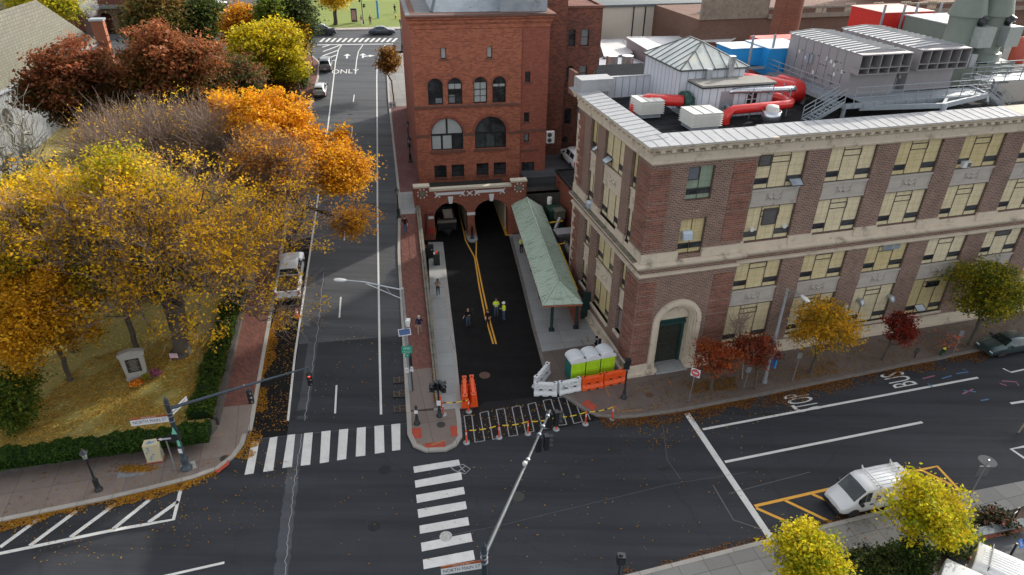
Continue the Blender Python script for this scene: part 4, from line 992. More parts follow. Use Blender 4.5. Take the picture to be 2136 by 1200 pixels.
mb=MB(); mb.quad(tuple(EL1),tuple(R1),tuple(R0),tuple(EL0)); mb.quad(tuple(ER0),tuple(R0),tuple(R1),tuple(ER1)); mb.poly([tuple(EL1),tuple(ER1),tuple(R1)])
def seam(a,b,w=.07): mb.bar(a,b,w,w*1.3)
n=46
for i in range(n+1):
    k=i/n; e=EL0+(EL1-EL0)*k; r_=R0+(R1-R0)*min(1,k*1.0*np.linalg.norm(EL1-EL0)/np.linalg.norm(R1-R0)) 
    if np.linalg.norm((EL1-EL0)*k)<np.linalg.norm(R1-R0): seam(e,R0+_n(R1-R0)*np.linalg.norm((EL1-EL0)*k))
    e=ER0+(ER1-ER0)*k
    if np.linalg.norm((ER1-ER0)*k)<np.linalg.norm(R1-R0): seam(e,R0+_n(R1-R0)*np.linalg.norm((ER1-ER0)*k))
for k in (.25,.5,.75):
    e=EL1+(ER1-EL1)*k; seam(e,R1+(e-R1)*.12)
    seam(EL1+(EL0-EL1)*k*.1,R1+(EL1+(EL0-EL1)*k*.1-R1)*.2)
seam(R0,R1,.14); seam(R1,EL1,.1); seam(R1,ER1,.1)
mb.build('copper_roof',M_COPR,can)
mb=MB(); dn=np.array([0,0,-.18])
for a,b in ((EL0,EL1),(EL1,ER1),(ER1,ER0),(ER0,EL0)): mb.quad(tuple(a-[0,0,.02]),tuple(b-[0,0,.02]),tuple(b+dn),tuple(a+dn))
mb.quad(*[tuple(p+dn*.9) for p in (EL0,ER0,ER1,EL1)])
mb.build('rusty_fascia',plain('rusty copper edge',(.3,.1,.05),.7,var=.3,vs=6),can)
M_CPO=plain('dark green post',(.012,.03,.03),.5)
def cpost(p):
    mb=MB(); mb.tube([(p[0],p[1],.12),(p[0],p[1],ez-.1)],.13,8); mb.box(p[0]-.22,p[0]+.22,p[1]-.22,p[1]+.22,.1,.24); mb.build('post',M_CPO,can)
pA=G(1150,689,.12); pB=G(1201,684,.12); cpost(pA); cpost(pB)
for k in (1,2,3,4): 
    cpost(pA-ax*k*5.2); cpost(pB-ax*k*5.2)

# brick wall behind the canopy
wb=MB(); a=pB+np.array([.25,.2,0]); e=a-ax*21; nn=np.array([-ax[1],ax[0],0])*-.3
wb.add([tuple(a)[:2]+(0.,),tuple(e)[:2]+(0.,),tuple(e+nn)[:2]+(0.,),tuple(a+nn)[:2]+(0.,)]+[tuple(a)[:2]+(2.7,),tuple(e)[:2]+(2.7,),tuple(e+nn)[:2]+(2.7,),tuple(a+nn)[:2]+(2.7,)],[(0,1,5,4),(1,2,6,5),(2,3,7,6),(3,0,4,7),(4,5,6,7)])
tag(wb.build('platform_wall',M_BRP),'low red brick wall under the right eave of the copper canopy','wall')
# gate with lettering beside the canopy
gt=MB(); p=G(1212,668,.12); gt.box(-.0,1.0,0,.08,.1,2.6); 
for k in range(5): gt.box(1.05+k*.14,1.08+k*.14,0,.05,.1,3.0)
gt.box(1.0,1.75,0,.05,2.9,3.0); go=gt.build('side_gate',plain('dark green gate',(.012,.035,.035),.5)); go.location=p; go.rotation_euler=(0,0,math.radians(25)); tag(go,'dark gate with pale lettering between the canopy and the side facade','gate')
# annex between canopy and school
an=empty('annex_building',(0,0,0),'low red brick annex with flat black roof behind the canopy','building')
A=G(1160,357,5.6); B=G(1198,402,5.6); dd=_n(B-A); B2_=B+dd*6; bk=FW.u*9
mb=MB(); q=[A,B2_,B2_+bk,A+bk]; mb.add([tuple(x)[:2]+(0.,) for x in q]+[tuple(x) for x in q],[(0,1,5,4),(1,2,6,5),(2,3,7,6),(3,0,4,7)]); mb.build('wall',M_BRP,an)
mb=MB(); q2=[x+np.array([0,0,.02]) for x in q]; mb.poly([tuple(x) for x in ccw([list(x) for x in q2])]); mb.build('roof',M_ROOF,an)
mb=MB()
for a,b in zip(q,q[1:]+q[:1]): mb.bar(tuple(a+[0,0,.06]),tuple(b+[0,0,.06]),.3,.2)
mb.build('roof_edge',M_BLK,an)
# church at the left edge
M_SHIN=brick('pale roof shingles',(.62,.62,.54),(.52,.52,.46),(.3,.31,.27),.5,.42,.25,stc=(.3,.3,.24),ms=.03)
M_SIDING=plain('grey clapboard',(.2,.21,.22),.8,var=.1)
# ================================================================ ROOFTOP
M_RED=plain('red painted duct',(.62,.025,.02),.3,var=.12,coat=.3); M_BLU=plain('blue tarpaulin duct',(.02,.27,.62),.35,var=.12,vs=2); M_TIN=plain('shiny spiral duct',(.55,.57,.6),.25,.85,var=.2,vs=4)
M_AHU=plain('mauve grey metal cladding',(.28,.265,.275),.55,.2,var=.08,vs=1.5); M_AHR=plain('white standing seam',(.42,.425,.43),.7,.0,var=.06); M_STL=plain('galvanised steel deck',(.27,.3,.33),.6,.2,var=.12,vs=3)
M_OFFW=plain('off white enamel',(.58,.57,.53),.5,var=.08); M_PWALL=None
m,nt_,b_=newmat('white painted boards'); tc=coords(nt_); sp_=N(nt_,'SeparateXYZ'); nt_.links.new(tc,sp_.inputs[0]); a_=N(nt_,'Math',operation='ADD'); nt_.links.new(sp_.outputs[0],a_.inputs[0]); nt_.links.new(sp_.outputs[1],a_.inputs[1])
mm_=N(nt_,'Math',operation='PINGPONG'); nt_.links.new(a_.outputs[0],mm_.inputs[0]); mm_.inputs[1].default_value=.3
o_=ramp(nt_,mm_.outputs[0],[(.02,(.3,.31,.35)),(.07,(.56,.58,.63))]); f=noise(nt_,tc,1.6,5,.7); o_=mix(nt_,ramp(nt_,f,[(.45,0.),(.75,.4)]),o_,(.38,.4,.44)); nt_.links.new(o_,b_.inputs['Base Color']); b_.inputs['Roughness'].default_value=.7; M_PWALL=m
M_GREENM=plain('dark green machine paint',(.02,.075,.055),.4)
M_SKYL=None
m,nt_,b_=newmat('old skylight glass'); tc=coords(nt_); f=noise(nt_,tc,.6,5,.65); nt_.links.new(ramp(nt_,f,[(.35,(.3,.33,.31)),(.55,(.46,.49,.46)),(.7,(.55,.5,.38))]),b_.inputs['Base Color']); b_.inputs['Roughness'].default_value=.12; b_.inputs['Specular IOR Level'].default_value=.8; M_SKYL=m
FM=FW.mat(); RZ=17.62
def rthing(name,label,cat,group=None): return empty(name,None,label,cat,group,mat=FM)
def one(mb,name,m,label,cat,group=None): o=mb.build(name,m); o.matrix_world=FM; return tag(o,label,cat,group)
def rl(px,py,z): a=FW.g(px,py,z); return (a[0],a[1],z)
# louvred vent boxes
def louvbox(x0,x1,y0,y1,label):
    e=rthing('louvred_vent_box',label,'roof vent','louvred vent boxes on the school roof'); mb=MB()
    mb.box(x0+.12,x1-.12,y0+.12,y1-.12,RZ+.1,RZ+1.2); mb.build('base',M_STL,e); mb=MB()
    for k in range(6): 
        z=RZ+.42+k*.145; mb.add([(x0-.06,y0-.06,z),(x1+.06,y0-.06,z),(x1+.06,y1+.06,z),(x0-.06,y1+.06,z),(x0+.1,y0+.1,z+.12),(x1-.1,y0+.1,z+.12),(x1-.1,y1-.1,z+.12),(x0+.1,y1-.1,z+.12)],[(3,2,1,0),(4,5,6,7),(0,1,5,4),(1,2,6,5),(2,3,7,6),(3,0,4,7)])
    mb.build('louvres',M_OFFW,e); mb=MB(); mb.box(x0-.02,x1+.02,y0-.02,y1+.02,RZ+1.28,RZ+1.34)
    for q in (.33,.66): mb.box(x0+(x1-x0)*q-.02,x0+(x1-x0)*q+.02,y0,y1,RZ+1.34,RZ+1.39)
    mb.build('lid',M_OFFW,e)
louvbox(2.0,3.8,6.7,8.5,'white louvred vent box beside the green blower'); louvbox(4.2,6.4,3.1,5.0,'white louvred vent box at the corner by the white coping')
def mush(px,py,r,label):
    x,y,_=rl(px,py,RZ); e=rthing('exhaust_fan',label,'roof fan','mushroom fans on the school roof'); mb=MB(); mb.lathe([(r*.8,.0),(r*.8,.25),(r,.3),(r,.95),(r*.93,.95),(r*.93,.4)],20,(x,y,RZ)); mb.build('drum',M_TIN,e); mb=MB(); mb.lathe([(r*.68,.5),(r*.68,1.15),(r*.6,1.28),(0,1.32)],18,(x,y,RZ)); mb.build('cap',M_OFFW,e)
mush(1385,205,.62,'round fan with off white cap beside the white penthouse wall'); mush(1605,258,.66,'round fan with off white cap near the front coping under the red pipe')
# green blower and red duct
e=rthing('blower','dark green centrifugal blower at the end of a short red duct','blower'); x,y,_=rl(1425,236,RZ); y-=.3
mb=MB(); mb.tube([(x-.35,y+.1,RZ+.95),(x+.1,y+.1,RZ+.95)],.72,18); mb.box(x-.2,x+.3,y-.1,y+.6,RZ+.3,RZ+1.2); mb.build('housing',M_GREENM,e); mb=MB(); mb.box(x+.15,x+1.1,y-.45,y+.55,RZ+.35,RZ+1.3)
mb.build('motor_box',M_GREENM,e); mb=MB()
for k in range(6): mb.box(x+.25+k*.14,x+.3+k*.14,y-.47,y-.45,RZ+.45,RZ+.95)
mb.box(x+.35,x+.75,y-.475,y-.46,RZ+1.08,RZ+1.2); mb.build('vents',plain('pale label',(.3,.4,.36),.5),e); mb=MB(); mb.box(x-.7,x+1.2,y-.6,y+.8,RZ+.1,RZ+.3); mb.build('base_frame',M_STL,e)
mb=MB(); mb.tube([(x-3.7,y+.7,RZ),(x-3.75,y+.7,RZ+.6),(x-3.5,y+.65,RZ+1.0),(x-3.0,y+.5,RZ+1.15),(x-.35,y+.1,RZ+.98)],.42,14); one(mb,'red_duct',M_RED,'short red duct behind the louvred box ending at the green blower','duct')
# red pipe in front of the penthouse, silver pipe above it, big red pipes
a=rl(1510,262,RZ); b=rl(1520,240,RZ+1.); c=rl(1620,232,RZ+1.); 
mb=MB(); z=RZ+1.0; A_=(a[0]+.15,a[1]+.2); mb.tube([(A_[0],A_[1],RZ+.05),(A_[0],A_[1],z-.5),(A_[0]+.15,A_[1],z-.15),(A_[0]+.5,A_[1],z),(12.2,4.9,z),(12.9,5.0,z),(13.3,5.4,z),(13.3,6.2,z),(12.9,6.6,z+.1),(11.9,7.3,z+.2)],.33,14); one(mb,'red_pipe',M_RED,'bent red pipe running along the front of the white penthouse','pipe')
mb=MB(); mb.tube([(A_[0]-.1,A_[1]+.2,RZ+.1),(8.6,A_[1]+.9,RZ+.5),(8.4,7.2,RZ+1.2),(8.5,6.4,RZ+1.75),(9.0,6.1,RZ+1.9),(13.,5.6,RZ+1.9),(13.6,5.7,RZ+1.9),(13.8,6.2,RZ+1.8),(13.6,6.8,RZ+1.6)],.2,10); one(mb,'silver_pipe',M_TIN,'silver insulated pipe above the bent red pipe','pipe')
mb=MB()
for xx in (10.,11.6,13.1): 
    for dy in (-.45,.45): mb.bar((xx,5.8+dy,RZ),(xx,5.8+dy,RZ+2.2),.05)
    mb.bar((xx,5.35,RZ+1.65),(xx,6.25,RZ+1.65),.05)
one(mb,'pipe_stands',M_STL,'thin steel frames holding the silver and red pipes','pipe stand')
mb=MB(); mb.tube([(12.0,8.2,RZ+.7),(15.2,8.2,RZ+.7)],.62,18); one(mb,'red_duct',M_RED,'stubby capped red duct against the penthouse end','duct')
mb=MB(); mb.tube([(12.6,11.4,RZ+1.0),(14.2,9.6,RZ+1.0),(15.2,8.5,RZ+.95),(15.9,8.3,RZ+.9),(16.2,8.8,RZ+.9),(15.8,10.5,RZ+.9)],.85,20); one(mb,'large_red_duct',M_RED,'thick red duct bending under the steel walkway','duct')
# white penthouse with old glass skylight
e=rthing('rooftop_penthouse','white boarded penthouse with old glazed hip skylight','penthouse')
ze=20.7; P0=rl(1345,110,ze); P1=rl(1423,145,ze); P2=rl(1557,139,ze); T0=rl(1456,90,22.6); T1=rl(1451,84,22.6)
x0=(P0[0]+P1[0])/2; y0=(P1[1]+P2[1])/2; x1=P2[0]; y1=P0[1]
mb=MB(); mb.box(x0,x1,y0,y1,RZ,ze-.15); 
ex0,ex1,ey0=x0+.8,x1+1.3,y0-2.; mb.box(ex0,ex1,ey0,y0,RZ,19.85)
mb.build('walls',M_PWALL,e); mb=MB(); mb.box(ex0-.1,ex1+.1,ey0-.1,y0,19.86,20.0); mb.build('lower_roof',plain('gravel roof',(.27,.26,.24),.9,var=.2),e)
mb=MB(); mb.box(ex0-.13,ex1+.13,ey0-.13,y0,19.78,19.87); mb.build('roof_edge',M_BLK,e)
cx_=(x0+x1)/2; cya=y0+(y1-y0)*.36; cyb=y0+(y1-y0)*.7
o=.18; c4=[(x0-o,y0-o,ze),(x1+o,y0-o,ze),(x1+o,y1+o,ze),(x0-o,y1+o,ze)]; t2=[(cx_,cya,22.15),(cx_,cyb,22.15)]
mb=MB(); mb.add(c4+t2,[(0,1,4),(1,2,5,4),(2,3,5),(3,0,4,5)]); mb.build('skylight',M_SKYL,e)
mb=MB(); mb.box(x0-o,x1+o,y0-o,y1+o,ze-.12,ze-.02)
for a,b in ((c4[0],t2[0]),(c4[1],t2[0]),(c4[2],t2[1]),(c4[3],t2[1]),(t2[0],t2[1])): mb.bar(a,b,.1,.1)
for k in range(1,8):
    q=k/8; yy=y0-o+(y1-y0+2*o)*q; 
    for xx in (x0-o,x1+o):
        yt=min(max(yy,cya),cyb); f_=1.
        if yy<cya: f_=(yy-(y0-o))/(cya-(y0-o))
        if yy>cyb: f_=((y1+o)-yy)/((y1+o)-cyb)
        mb.bar((xx,yy,ze+.02),(xx+(cx_-xx)*f_,yy,ze+(22.15-ze)*f_+.02),.045,.05)
for k in range(1,6):
    q=k/6; xx=x0-o+(x1-x0+2*o)*q; f_=1-abs(q-.5)*2; mb.bar((xx,y0-o,ze+.02),(xx,y0-o+(cya-y0+o)*f_,ze+(22.15-ze)*f_+.02),.045,.05)
mb.build('glazing_bars',plain('dark glazing bar',(.07,.08,.08),.5),e)
rect_window(e,Matrix.Translation((ex0+3.6,ey0-.02,0)),0,.95,18.3,19.4,0,M_WHT,M_GLS,[(.45,.49,18.3,19.4),(0,.95,18.8,18.84)])
mb=MB(); mb.quad((ex0+1.5,ey0-.02,18.2),(ex0+2.6,ey0-.02,18.2),(ex0+2.6,ey0-.02,19.5),(ex0+1.5,ey0-.02,19.5)); mb.build('hatch',plain('dull panel',(.3,.33,.35),.3,.3),e)
# flues
def flue(pts,r,m,label,n='flue_pipe'): mb=MB(); mb.tube(pts,r,12); return one(mb,n,m,label,'flue','metal flues on the school roof')
a=rl(1424,205,RZ+.2); flue([(a[0]+.3,a[1]-.6,RZ+.5),(a[0]+.3,a[1]-.6,RZ+2.4),(a[0]+.75,a[1]-.5,RZ+3.6)],.3,M_TIN,'shiny flue with tilted top beside the skylight')
a=rl(1467,232,RZ); flue([(a[0],a[1],RZ),(a[0],a[1],RZ+3.1)],.24,M_GALV,'rust streaked square-capped flue in front of the penthouse')
a=rl(1512,230,RZ); flue([(a[0],a[1]+.3,RZ),(a[0]+.1,a[1]+.3,RZ+3.9)],.25,M_TIN,'tall shiny flue in front of the hatch of the penthouse')
for i,(px,py) in enumerate(((1274,157),(1306,157))):
    a=rl(px,py,15.); mb=MB(); mb.tube([(a[0],a[1],13.),(a[0],a[1],17.)],.62,14); one(mb,'wide_flue',M_TIN,'fat galvanised stack '+('nearer the brown brick wing' if i==0 else 'nearer the white parapet'),'flue')
# parapet wall of white boards at the back of the corner roof
e=rthing('parapet_wall','low white boarded parapet behind the corner of the roof','wall'); mb=MB(); mb.box(1.0,5.6,12.95,13.15,RZ,19.2); mb.build('boards',M_PWALL,e); mb=MB(); mb.box(.9,5.6,12.9,13.2,19.2,19.26); mb.build('cap',M_AHR,e)
mb=MB(); mb.box(-.5,2.2,12.2,13.8,18.35,19.3); mb.build('end_block',M_COP,e)
mb=MB(); mb.box(-.4,-.15,13.9,15.4,17.6,19.5); mb.build('brown_end_wall',M_SAND,e)
# air handling units
def ahu(x0,x1,y0,y1,z0,z1,label):
    e=rthing('air_handling_unit',label,'roof machine','grey air handling units on the steel walkway'); mb=MB(); mb.box(x0,x1,y0,y1,z0,z1); mb.build('casing',M_AHU,e)
    mb=MB(); xm=(x0+x1)/2; mb.add([(x0-.1,y0-.1,z1+.01),(xm,y0-.1,z1+.2),(x1+.1,y0-.1,z1+.01),(x0-.1,y1+.1,z1+.01),(xm,y1+.1,z1+.2),(x1+.1,y1+.1,z1+.01)],[(0,1,4,3),(1,2,5,4),(0,2,1),(3,4,5)])
    mb.build('roof',M_AHR,e); mb=MB(); n=13
    for k in range(n+1): 
        y=y0-.1+(y1-y0+.2)*k/n; mb.bar((x0-.1,y,z1+.05),(xm,y,z1+.24),.07,.07); mb.bar((xm,y,z1+.24),(x1+.1,y,z1+.05),.07,.07)
    mb.build('roof_seams',plain('mid grey seam',(.25,.26,.27),.5),e)
    mb=MB(); hx0,hx1=x0-.15,x1+.15; hz0,hz1=z0+1.7,z1-.02; yo=y0-.85
    mb.box(hx0,hx1,yo,y0,hz1-.05,hz1+.03); mb.box(hx0,hx0+.06,yo,y0,hz0,hz1); mb.box(hx1-.06,hx1,yo,y0,hz0,hz1); mb.box(hx0,hx1,yo,y0,hz0-.02,hz0+.04); mb.box(hx0,hx1,yo,y0,hz0+.42,hz0+.47)
    for k in range(1,5): xx=hx0+(hx1-hx0)*k/5; mb.box(xx-.03,xx+.03,yo,y0,hz0,hz1)
    mb.build('intake_hood',M_AHU,e)
    mb=MB(); mb.quad((hx0,y0-.01,hz0),(hx1,y0-.01,hz0),(hx1,y0-.01,hz1),(hx0,y0-.01,hz1)); mb.build('intake_filters',plain('dark filter',(.04,.04,.042),.8),e)
    mb=MB(); random.seed(int(x0*10))
    for k in range(7):
        y=y0+.9+k*(y1-y0-1.2)/7; mb.box(x0-.012,x0,y,y+.02,z0+.2,z1-.15)
    for k in range(26):
        y=random.uniform(y0+.3,y1-.4); z=random.choice((z0+.5,z0+1.0,z0+1.55,z0+2.1)); mb.box(x0-.05,x0,y,y+.1,z,z+.05)
    mb.build('panel_hardware',M_BLK,e)
    mb=MB()
    for k in range(9):
        y=random.uniform(y0+.5,y1-.6); z=random.uniform(z0+.6,z1-.7); mb.box(x0-.03,x0,y,y+.18,z,z+.25)
    mb.build('white_labels',M_WHT,e)
    mb=MB()
    for dy in (0,.45): mb.box(x0-.14,x0,y0+4.3+dy,y0+4.65+dy,z0+1.4,z0+2.1); mb.tube([(x0-.07,y0+4.45+dy,z0),(x0-.07,y0+4.45+dy,z0+1.4)],.03,5)
    mb.build('switch_boxes',M_GALV,e)
ZP=18.95
ahu(17.5,21.6,4.9,12.6,ZP+.0,22.05,'left mauve grey air handling unit with ten-hole intake hood, beside the blue duct'); ahu(22.9,27.1,5.2,13.2,ZP+.0,22.1,'right mauve grey air handling unit with intake hood, in front of the green stacks')
# steel walkway
e=rthing('steel_walkway','raised galvanised walkway with handrails and stairs around the grey units','walkway'); mb=MB(); mb.box(16.2,17.5,3.2,13,ZP-.06,ZP); mb.box(16.2,29.,3.2,5.,ZP-.06,ZP); mb.box(21.6,22.9,5,13,ZP-.06,ZP); mb.build('deck',M_STL,e)
mb=MB()
for a,b in (((16.2,3.15),(29,3.15)),((16.15,3.2),(16.15,13)),((16.2,5),(29,5))): mb.bar((a[0],a[1],ZP-.22),(b[0],b[1],ZP-.22),.12,.34)
for k in range(14): mb.bar((16.8+k*.92,3.06,ZP-.36),(16.8+k*.92,3.06,ZP-.06),.05)
for x,y in ((16.4,3.4),(16.4,8),(16.4,12.8),(20.5,5.5),(28.7,5)): mb.bar((x,y,RZ),(x,y,ZP-.2),.2)
# outrigger frame resting on the coping
for a,b in (((17.6,3.3,ZP-.45),(23.4,1.75,18.75)),((23.4,1.75,18.75),(25.5,3.5,ZP-.3)),((23.4,1.75,18.75),(28.6,3.,18.85)),((25.5,3.5,ZP-.3),(28.6,3.,18.85)),((28.6,3.,18.85),(29,5,ZP))): mb.bar(a,b,.2,.34)
mb.tube([(23.4,1.6,18.3),(23.4,1.7,18.9)],.22,8); mb.bar((28.6,2.8,18.4),(28.6,3,18.8),.2)
mb.build('girders',M_STL,e)
def rail(mb,a,b,z0,n=None,h=1.07,z1=None):
    z1=z0 if z1 is None else z1
    for f_ in (.33,.66,1.): mb.bar((a[0],a[1],z0+h*f_),(b[0],b[1],z1+h*f_),.045)
    L=math.hypot(b[0]-a[0],b[1]-a[1]); n=n or max(1,int(L/1.3))
    for k in range(n+1): q=k/n; x=a[0]+(b[0]-a[0])*q; y=a[1]+(b[1]-a[1])*q; z=z0+(z1-z0)*q; mb.bar((x,y,z-.1),(x,y,z+h),.05)
mb=MB(); rail(mb,(16.2,4.2),(16.2,13),ZP); rail(mb,(16.2,13),(18,13),ZP); rail(mb,(16.9,3.2),(29,3.2),ZP); rail(mb,(29,3.2),(29,5),ZP); rail(mb,(21.8,5.0),(21.8,7.5),ZP); rail(mb,(27.9,5),(29,5),ZP)
mb.build('handrail',M_STL,e)
def stair(e,a,b,z0,z1,w_,n,horiz):
    mb=MB(); ax_,ay=a; bx,by=b
    for k in range(n):
        q=(k+.5)/n; x=ax_+(bx-ax_)*q;y=ay+(by-ay)*q;z=z0+(z1-z0)*(k+1)/n-.05
        if horiz: mb.box(x-.12,x+.12,y,y+w_,z-.03,z)
        else: mb.box(x,x+w_,y-.12,y+.12,z-.03,z)
    for d in (0,w_):
        dx,dy=(0,d) if horiz else (d,0)
        mb.bar((ax_+dx,ay+dy,z0),(bx+dx,by+dy,z1),.06,.26)
    mb.build('stairs',M_STL,e); mb=MB()
    for d in (0,w_):
        dx,dy=(0,d) if horiz else (d,0); rail(mb,(ax_+dx,ay+dy),(bx+dx,by+dy),z0,3,1.,z1)
    mb.build('stair_rail',M_STL,e)
stair(e,(13.6,3.3),(16.2,3.3),RZ,ZP,.85,9,True); stair(e,(31.4,3.2),(29.2,3.6),RZ,ZP,.85,8,True)
# blue and red ducts behind
e=rthing('blue_duct','blue wrapped boxy duct with white top left of the grey units','duct'); mb=MB(); z=20.9; 
def rp(px,py,z): return rl(px,py,z)
q=[rp(1518,112,z-.4),rp(1570,118,z-.4),rp(1566,80,z),rp(1520,80,z)]
bx,by=14.,15.5
bz=20.9
m_=MB(); m_.box(13.2,16.0,14.0,16.4,19.3,20.7); m_.box(16.0,19.6,12.9,16.4,18.7,20.8); m_.build('body',M_BLU,e); m_=MB(); m_.box(13.1,16.0,13.9,16.5,20.71,20.76); m_.box(15.95,19.7,12.8,16.5,20.81,20.86); m_.build('top',plain('pale blue sheet',(.5,.6,.68),.5),e); m_=MB()
for x in (14.4,16.4,18.8): m_.bar((x,13.1,RZ),(x,13.1,21.9),.14)
m_.bar((13.,13.1,19.3),(17,13.1,19.3),.14,.2); m_.build('steel_posts',M_STL,e)
mb=MB(); mb.box(16.5,20,15,16.9,RZ,18.8); mb.box(18,23,16.8,19,20.3,20.7); one(mb,'red_duct_box',plain('sun faded red duct',(.6,.1,.07),.5),'flat red duct lying behind the blue duct','duct')
e=rthing('red_duct_unit','large red painted duct unit with steel posts at the back of the roof','duct'); mb=MB(); mb.box(31.5,37,18.5,23,20.4,22.3); mb.build('body',M_RED,e); mb=MB(); mb.box(31.4,37.1,18.4,23.1,22.31,22.36); mb.build('top',plain('faded red top',(.7,.35,.3),.5),e); mb=MB()
for x in (31,33.2,34.6,37.3): mb.bar((x,18.1,RZ),(x,18.1,23.1),.16)
mb.build('steel_posts',M_STL,e)
# green grey machines and stacks at the right
M_SAGE=plain('sage grey machine paint',(.17,.2,.17),.5,var=.08,vs=1.5)
mb=MB(); mb.box(33.,40,12.5,17.5,19.4,22.2); e=rthing('sage_roof_unit','long sage grey roof unit with white ribbed top behind the stacks','roof machine'); mb.build('casing',M_SAGE,e); mb=MB(); mb.box(32.9,40.1,12.4,17.6,22.21,22.3); mb.build('top',M_AHR,e)
def stack(px,py,label):
    z=22.; x,y,_=rl(px,py,z); e=rthing('exhaust_stack',label,'exhaust stack','green grey exhaust stacks'); mb=MB(); mb.lathe([(1.5,18.7),(1.5,20.5),(1.35,20.5),(1.25,20.6),(1.2,22.6),(1.25,23.4)],22,(x,y,0)); mb.build('body',M_SAGE,e)
    mb=MB(); mb.lathe([(1.42,23.4),(1.42,23.5),(.62,26.6),(.6,27.4)],22,(x,y,0)); mb.build('nozzle',M_SAGE,e); mb=MB(); mb.box(x-.1,x+1.3,y-2.0,y-.9,21.2,22.75); b=mb.build('motor_box',plain('grey green box',(.3,.33,.31),.5),e)
    mb=MB(); mb.tube([(x+.3,y-1.15,23.2),(x+.5,y-1.5,23.0)],.45,10); mb.build('opening',M_BLK,e)
    mb=MB(); mb.box(x-1.9,x+1.9,y-1.9,y+1.9,18.2,19.9); mb.build('plenum',M_SAGE,e)
    return x,y
X1=stack(2005,70,'left sage green exhaust stack with conical nozzle'); X2=stack(2060,68,'right sage green exhaust stack with conical nozzle')
e=rthing('rear_platform','second steel platform with rails under the stacks','walkway'); mb=MB(); mb.box(30.2,42,4.6,6.4,19.35,19.42); mb.build('deck',M_STL,e); mb=MB(); rail(mb,(30.2,4.6),(33.2,4.6),19.4); rail(mb,(34.2,4.6),(38,4.6),19.4); rail(mb,(30.2,6.3),(38,6.3),19.4); mb.build('handrail',M_STL,e); mb=MB()
for a,b in (((34.5,4.7,19.3),(35.6,3.7,RZ)),((36.8,4.7,19.3),(35.6,3.7,RZ)),((31,4.7,RZ),(31,4.7,19.4)),((38,4.7,RZ),(38,4.7,19.4))): mb.bar(a,b,.14)
mb.build('legs',M_STL,e)
mb=MB(); a=rl(2117,130,19.6); mb.lathe([(0,19.2),(.55,19.4),(.6,19.8),(.6,21.2),(.4,21.6),(0,21.7)],14,(a[0],a[1],0)); one(mb,'red_tank',plain('dull red tank',(.45,.08,.05),.5),'upright dull red tank beside the white pipe','tank')
mb=MB(); mb.tube([(a[0]+.9,a[1],19.4),(a[0]+1.2,a[1],22.2),(a[0]+1.5,a[1]+.3,22.8),(a[0]+4,a[1]+2,22.8)],.2,8); one(mb,'white_pipe',M_OFFW,'white bent pipe next to the red tank','pipe')
mb=MB(); 
for k in range(2): mb.box(29.9+k*.75,30.5+k*.75,7.2,7.4,19.9,20.9)
one(mb,'electrical_cabinets',M_GALV,'pair of grey switch cabinets below the left stack','cabinet')
# ================================================================ BACKGROUND BUILDINGS
def roofprism(pix,z,z0,label,name,cat,wm,rm,lip=.1,group=None,par=None):
    e=par or empty(name,(0,0,0),label,cat,group); P=ccw([list(G(x,y,z)) for x,y in pix]); n=len(P); mb=MB()
    mb.add([(p[0],p[1],z0) for p in P]+[tuple(p) for p in P],[(i,(i+1)%n,n+(i+1)%n,n+i) for i in range(n)]); mb.build('wall',wm,e); mb=MB(); mb.poly([(p[0],p[1],z+.02) for p in P]); 
    for i in range(n): mb.bar((P[i][0],P[i][1],z+lip/2),(P[(i+1)%n][0],P[(i+1)%n][1],z+lip/2),.25,lip)
    mb.build('roof',rm,e); return e
M_ROOFW=plain('white roof sheet',(.62,.62,.62),.6,var=.12,vs=.6,dirt=((.35,.33,.3),.7,.6)); M_MAUV=plain('mauve grey siding',(.3,.28,.31),.7,var=.12)
roofprism(((1308,79),(1425,77),(1436,83),(1353,106)),15.,4,'flat white roofed box with mauve siding behind the parapet','service_building','building',M_MAUV,M_ROOFW)
roofprism(((1250,84),(1300,83),(1318,112),(1262,120)),13.8,4,'low white roofed block beside the brown brick wing','service_building','building',M_MAUV,M_ROOFW)
roofprism(((1255,70),(1380,67),(1420,88),(1300,96)),13.2,4,'wide low roof with pipes in front of the cream building','service_building','building',M_OFFW,M_ROOFW)
roofprism(((1250,125),(1290,110),(1348,136),(1342,170),(1240,172)),13.6,4,'ribbed grey lean-to roof behind the fat stacks','service_building','building',M_MAUV,plain('ribbed grey roof',(.33,.35,.38),.5,.2))
e=roofprism(((1404,60),(1500,53),(1545,74),(1520,88),(1460,88)),15.4,4,'low brick building with small hipped metal skylight','skylight_building','building',M_BRO,M_ROOFW)
S_=[G(x,y,15.8) for x,y in ((1428,59),(1474,71),(1524,66),(1475,56))]; S2_=[p+np.array([0,0,.8]) for p in S_]; c=(sum(S2_)/4); r1=(S2_[0]+S2_[3])/2*.5+c*.5+[0,0,2.0]; r2=(S2_[1]+S2_[2])/2*.5+c*.5+[0,0,2.0]
mb=MB(); mb.add([tuple(p) for p in S_+S2_+[r1,r2]],[(0,1,5,4),(1,2,6,5),(2,3,7,6),(3,0,4,7),(4,5,9,8),(5,6,9),(6,7,8,9),(7,4,8)]); mb.build('skylight',plain('blue grey lead',(.32,.37,.4),.4,.3,var=.2),e)
mb=MB()
for r_ in (r1,r2): mb.lathe([(.22,0),(.22,.5),(.35,.6),(.2,.9),(0,1.)],8,tuple(r_))
mb.build('finial',M_GALV,e)
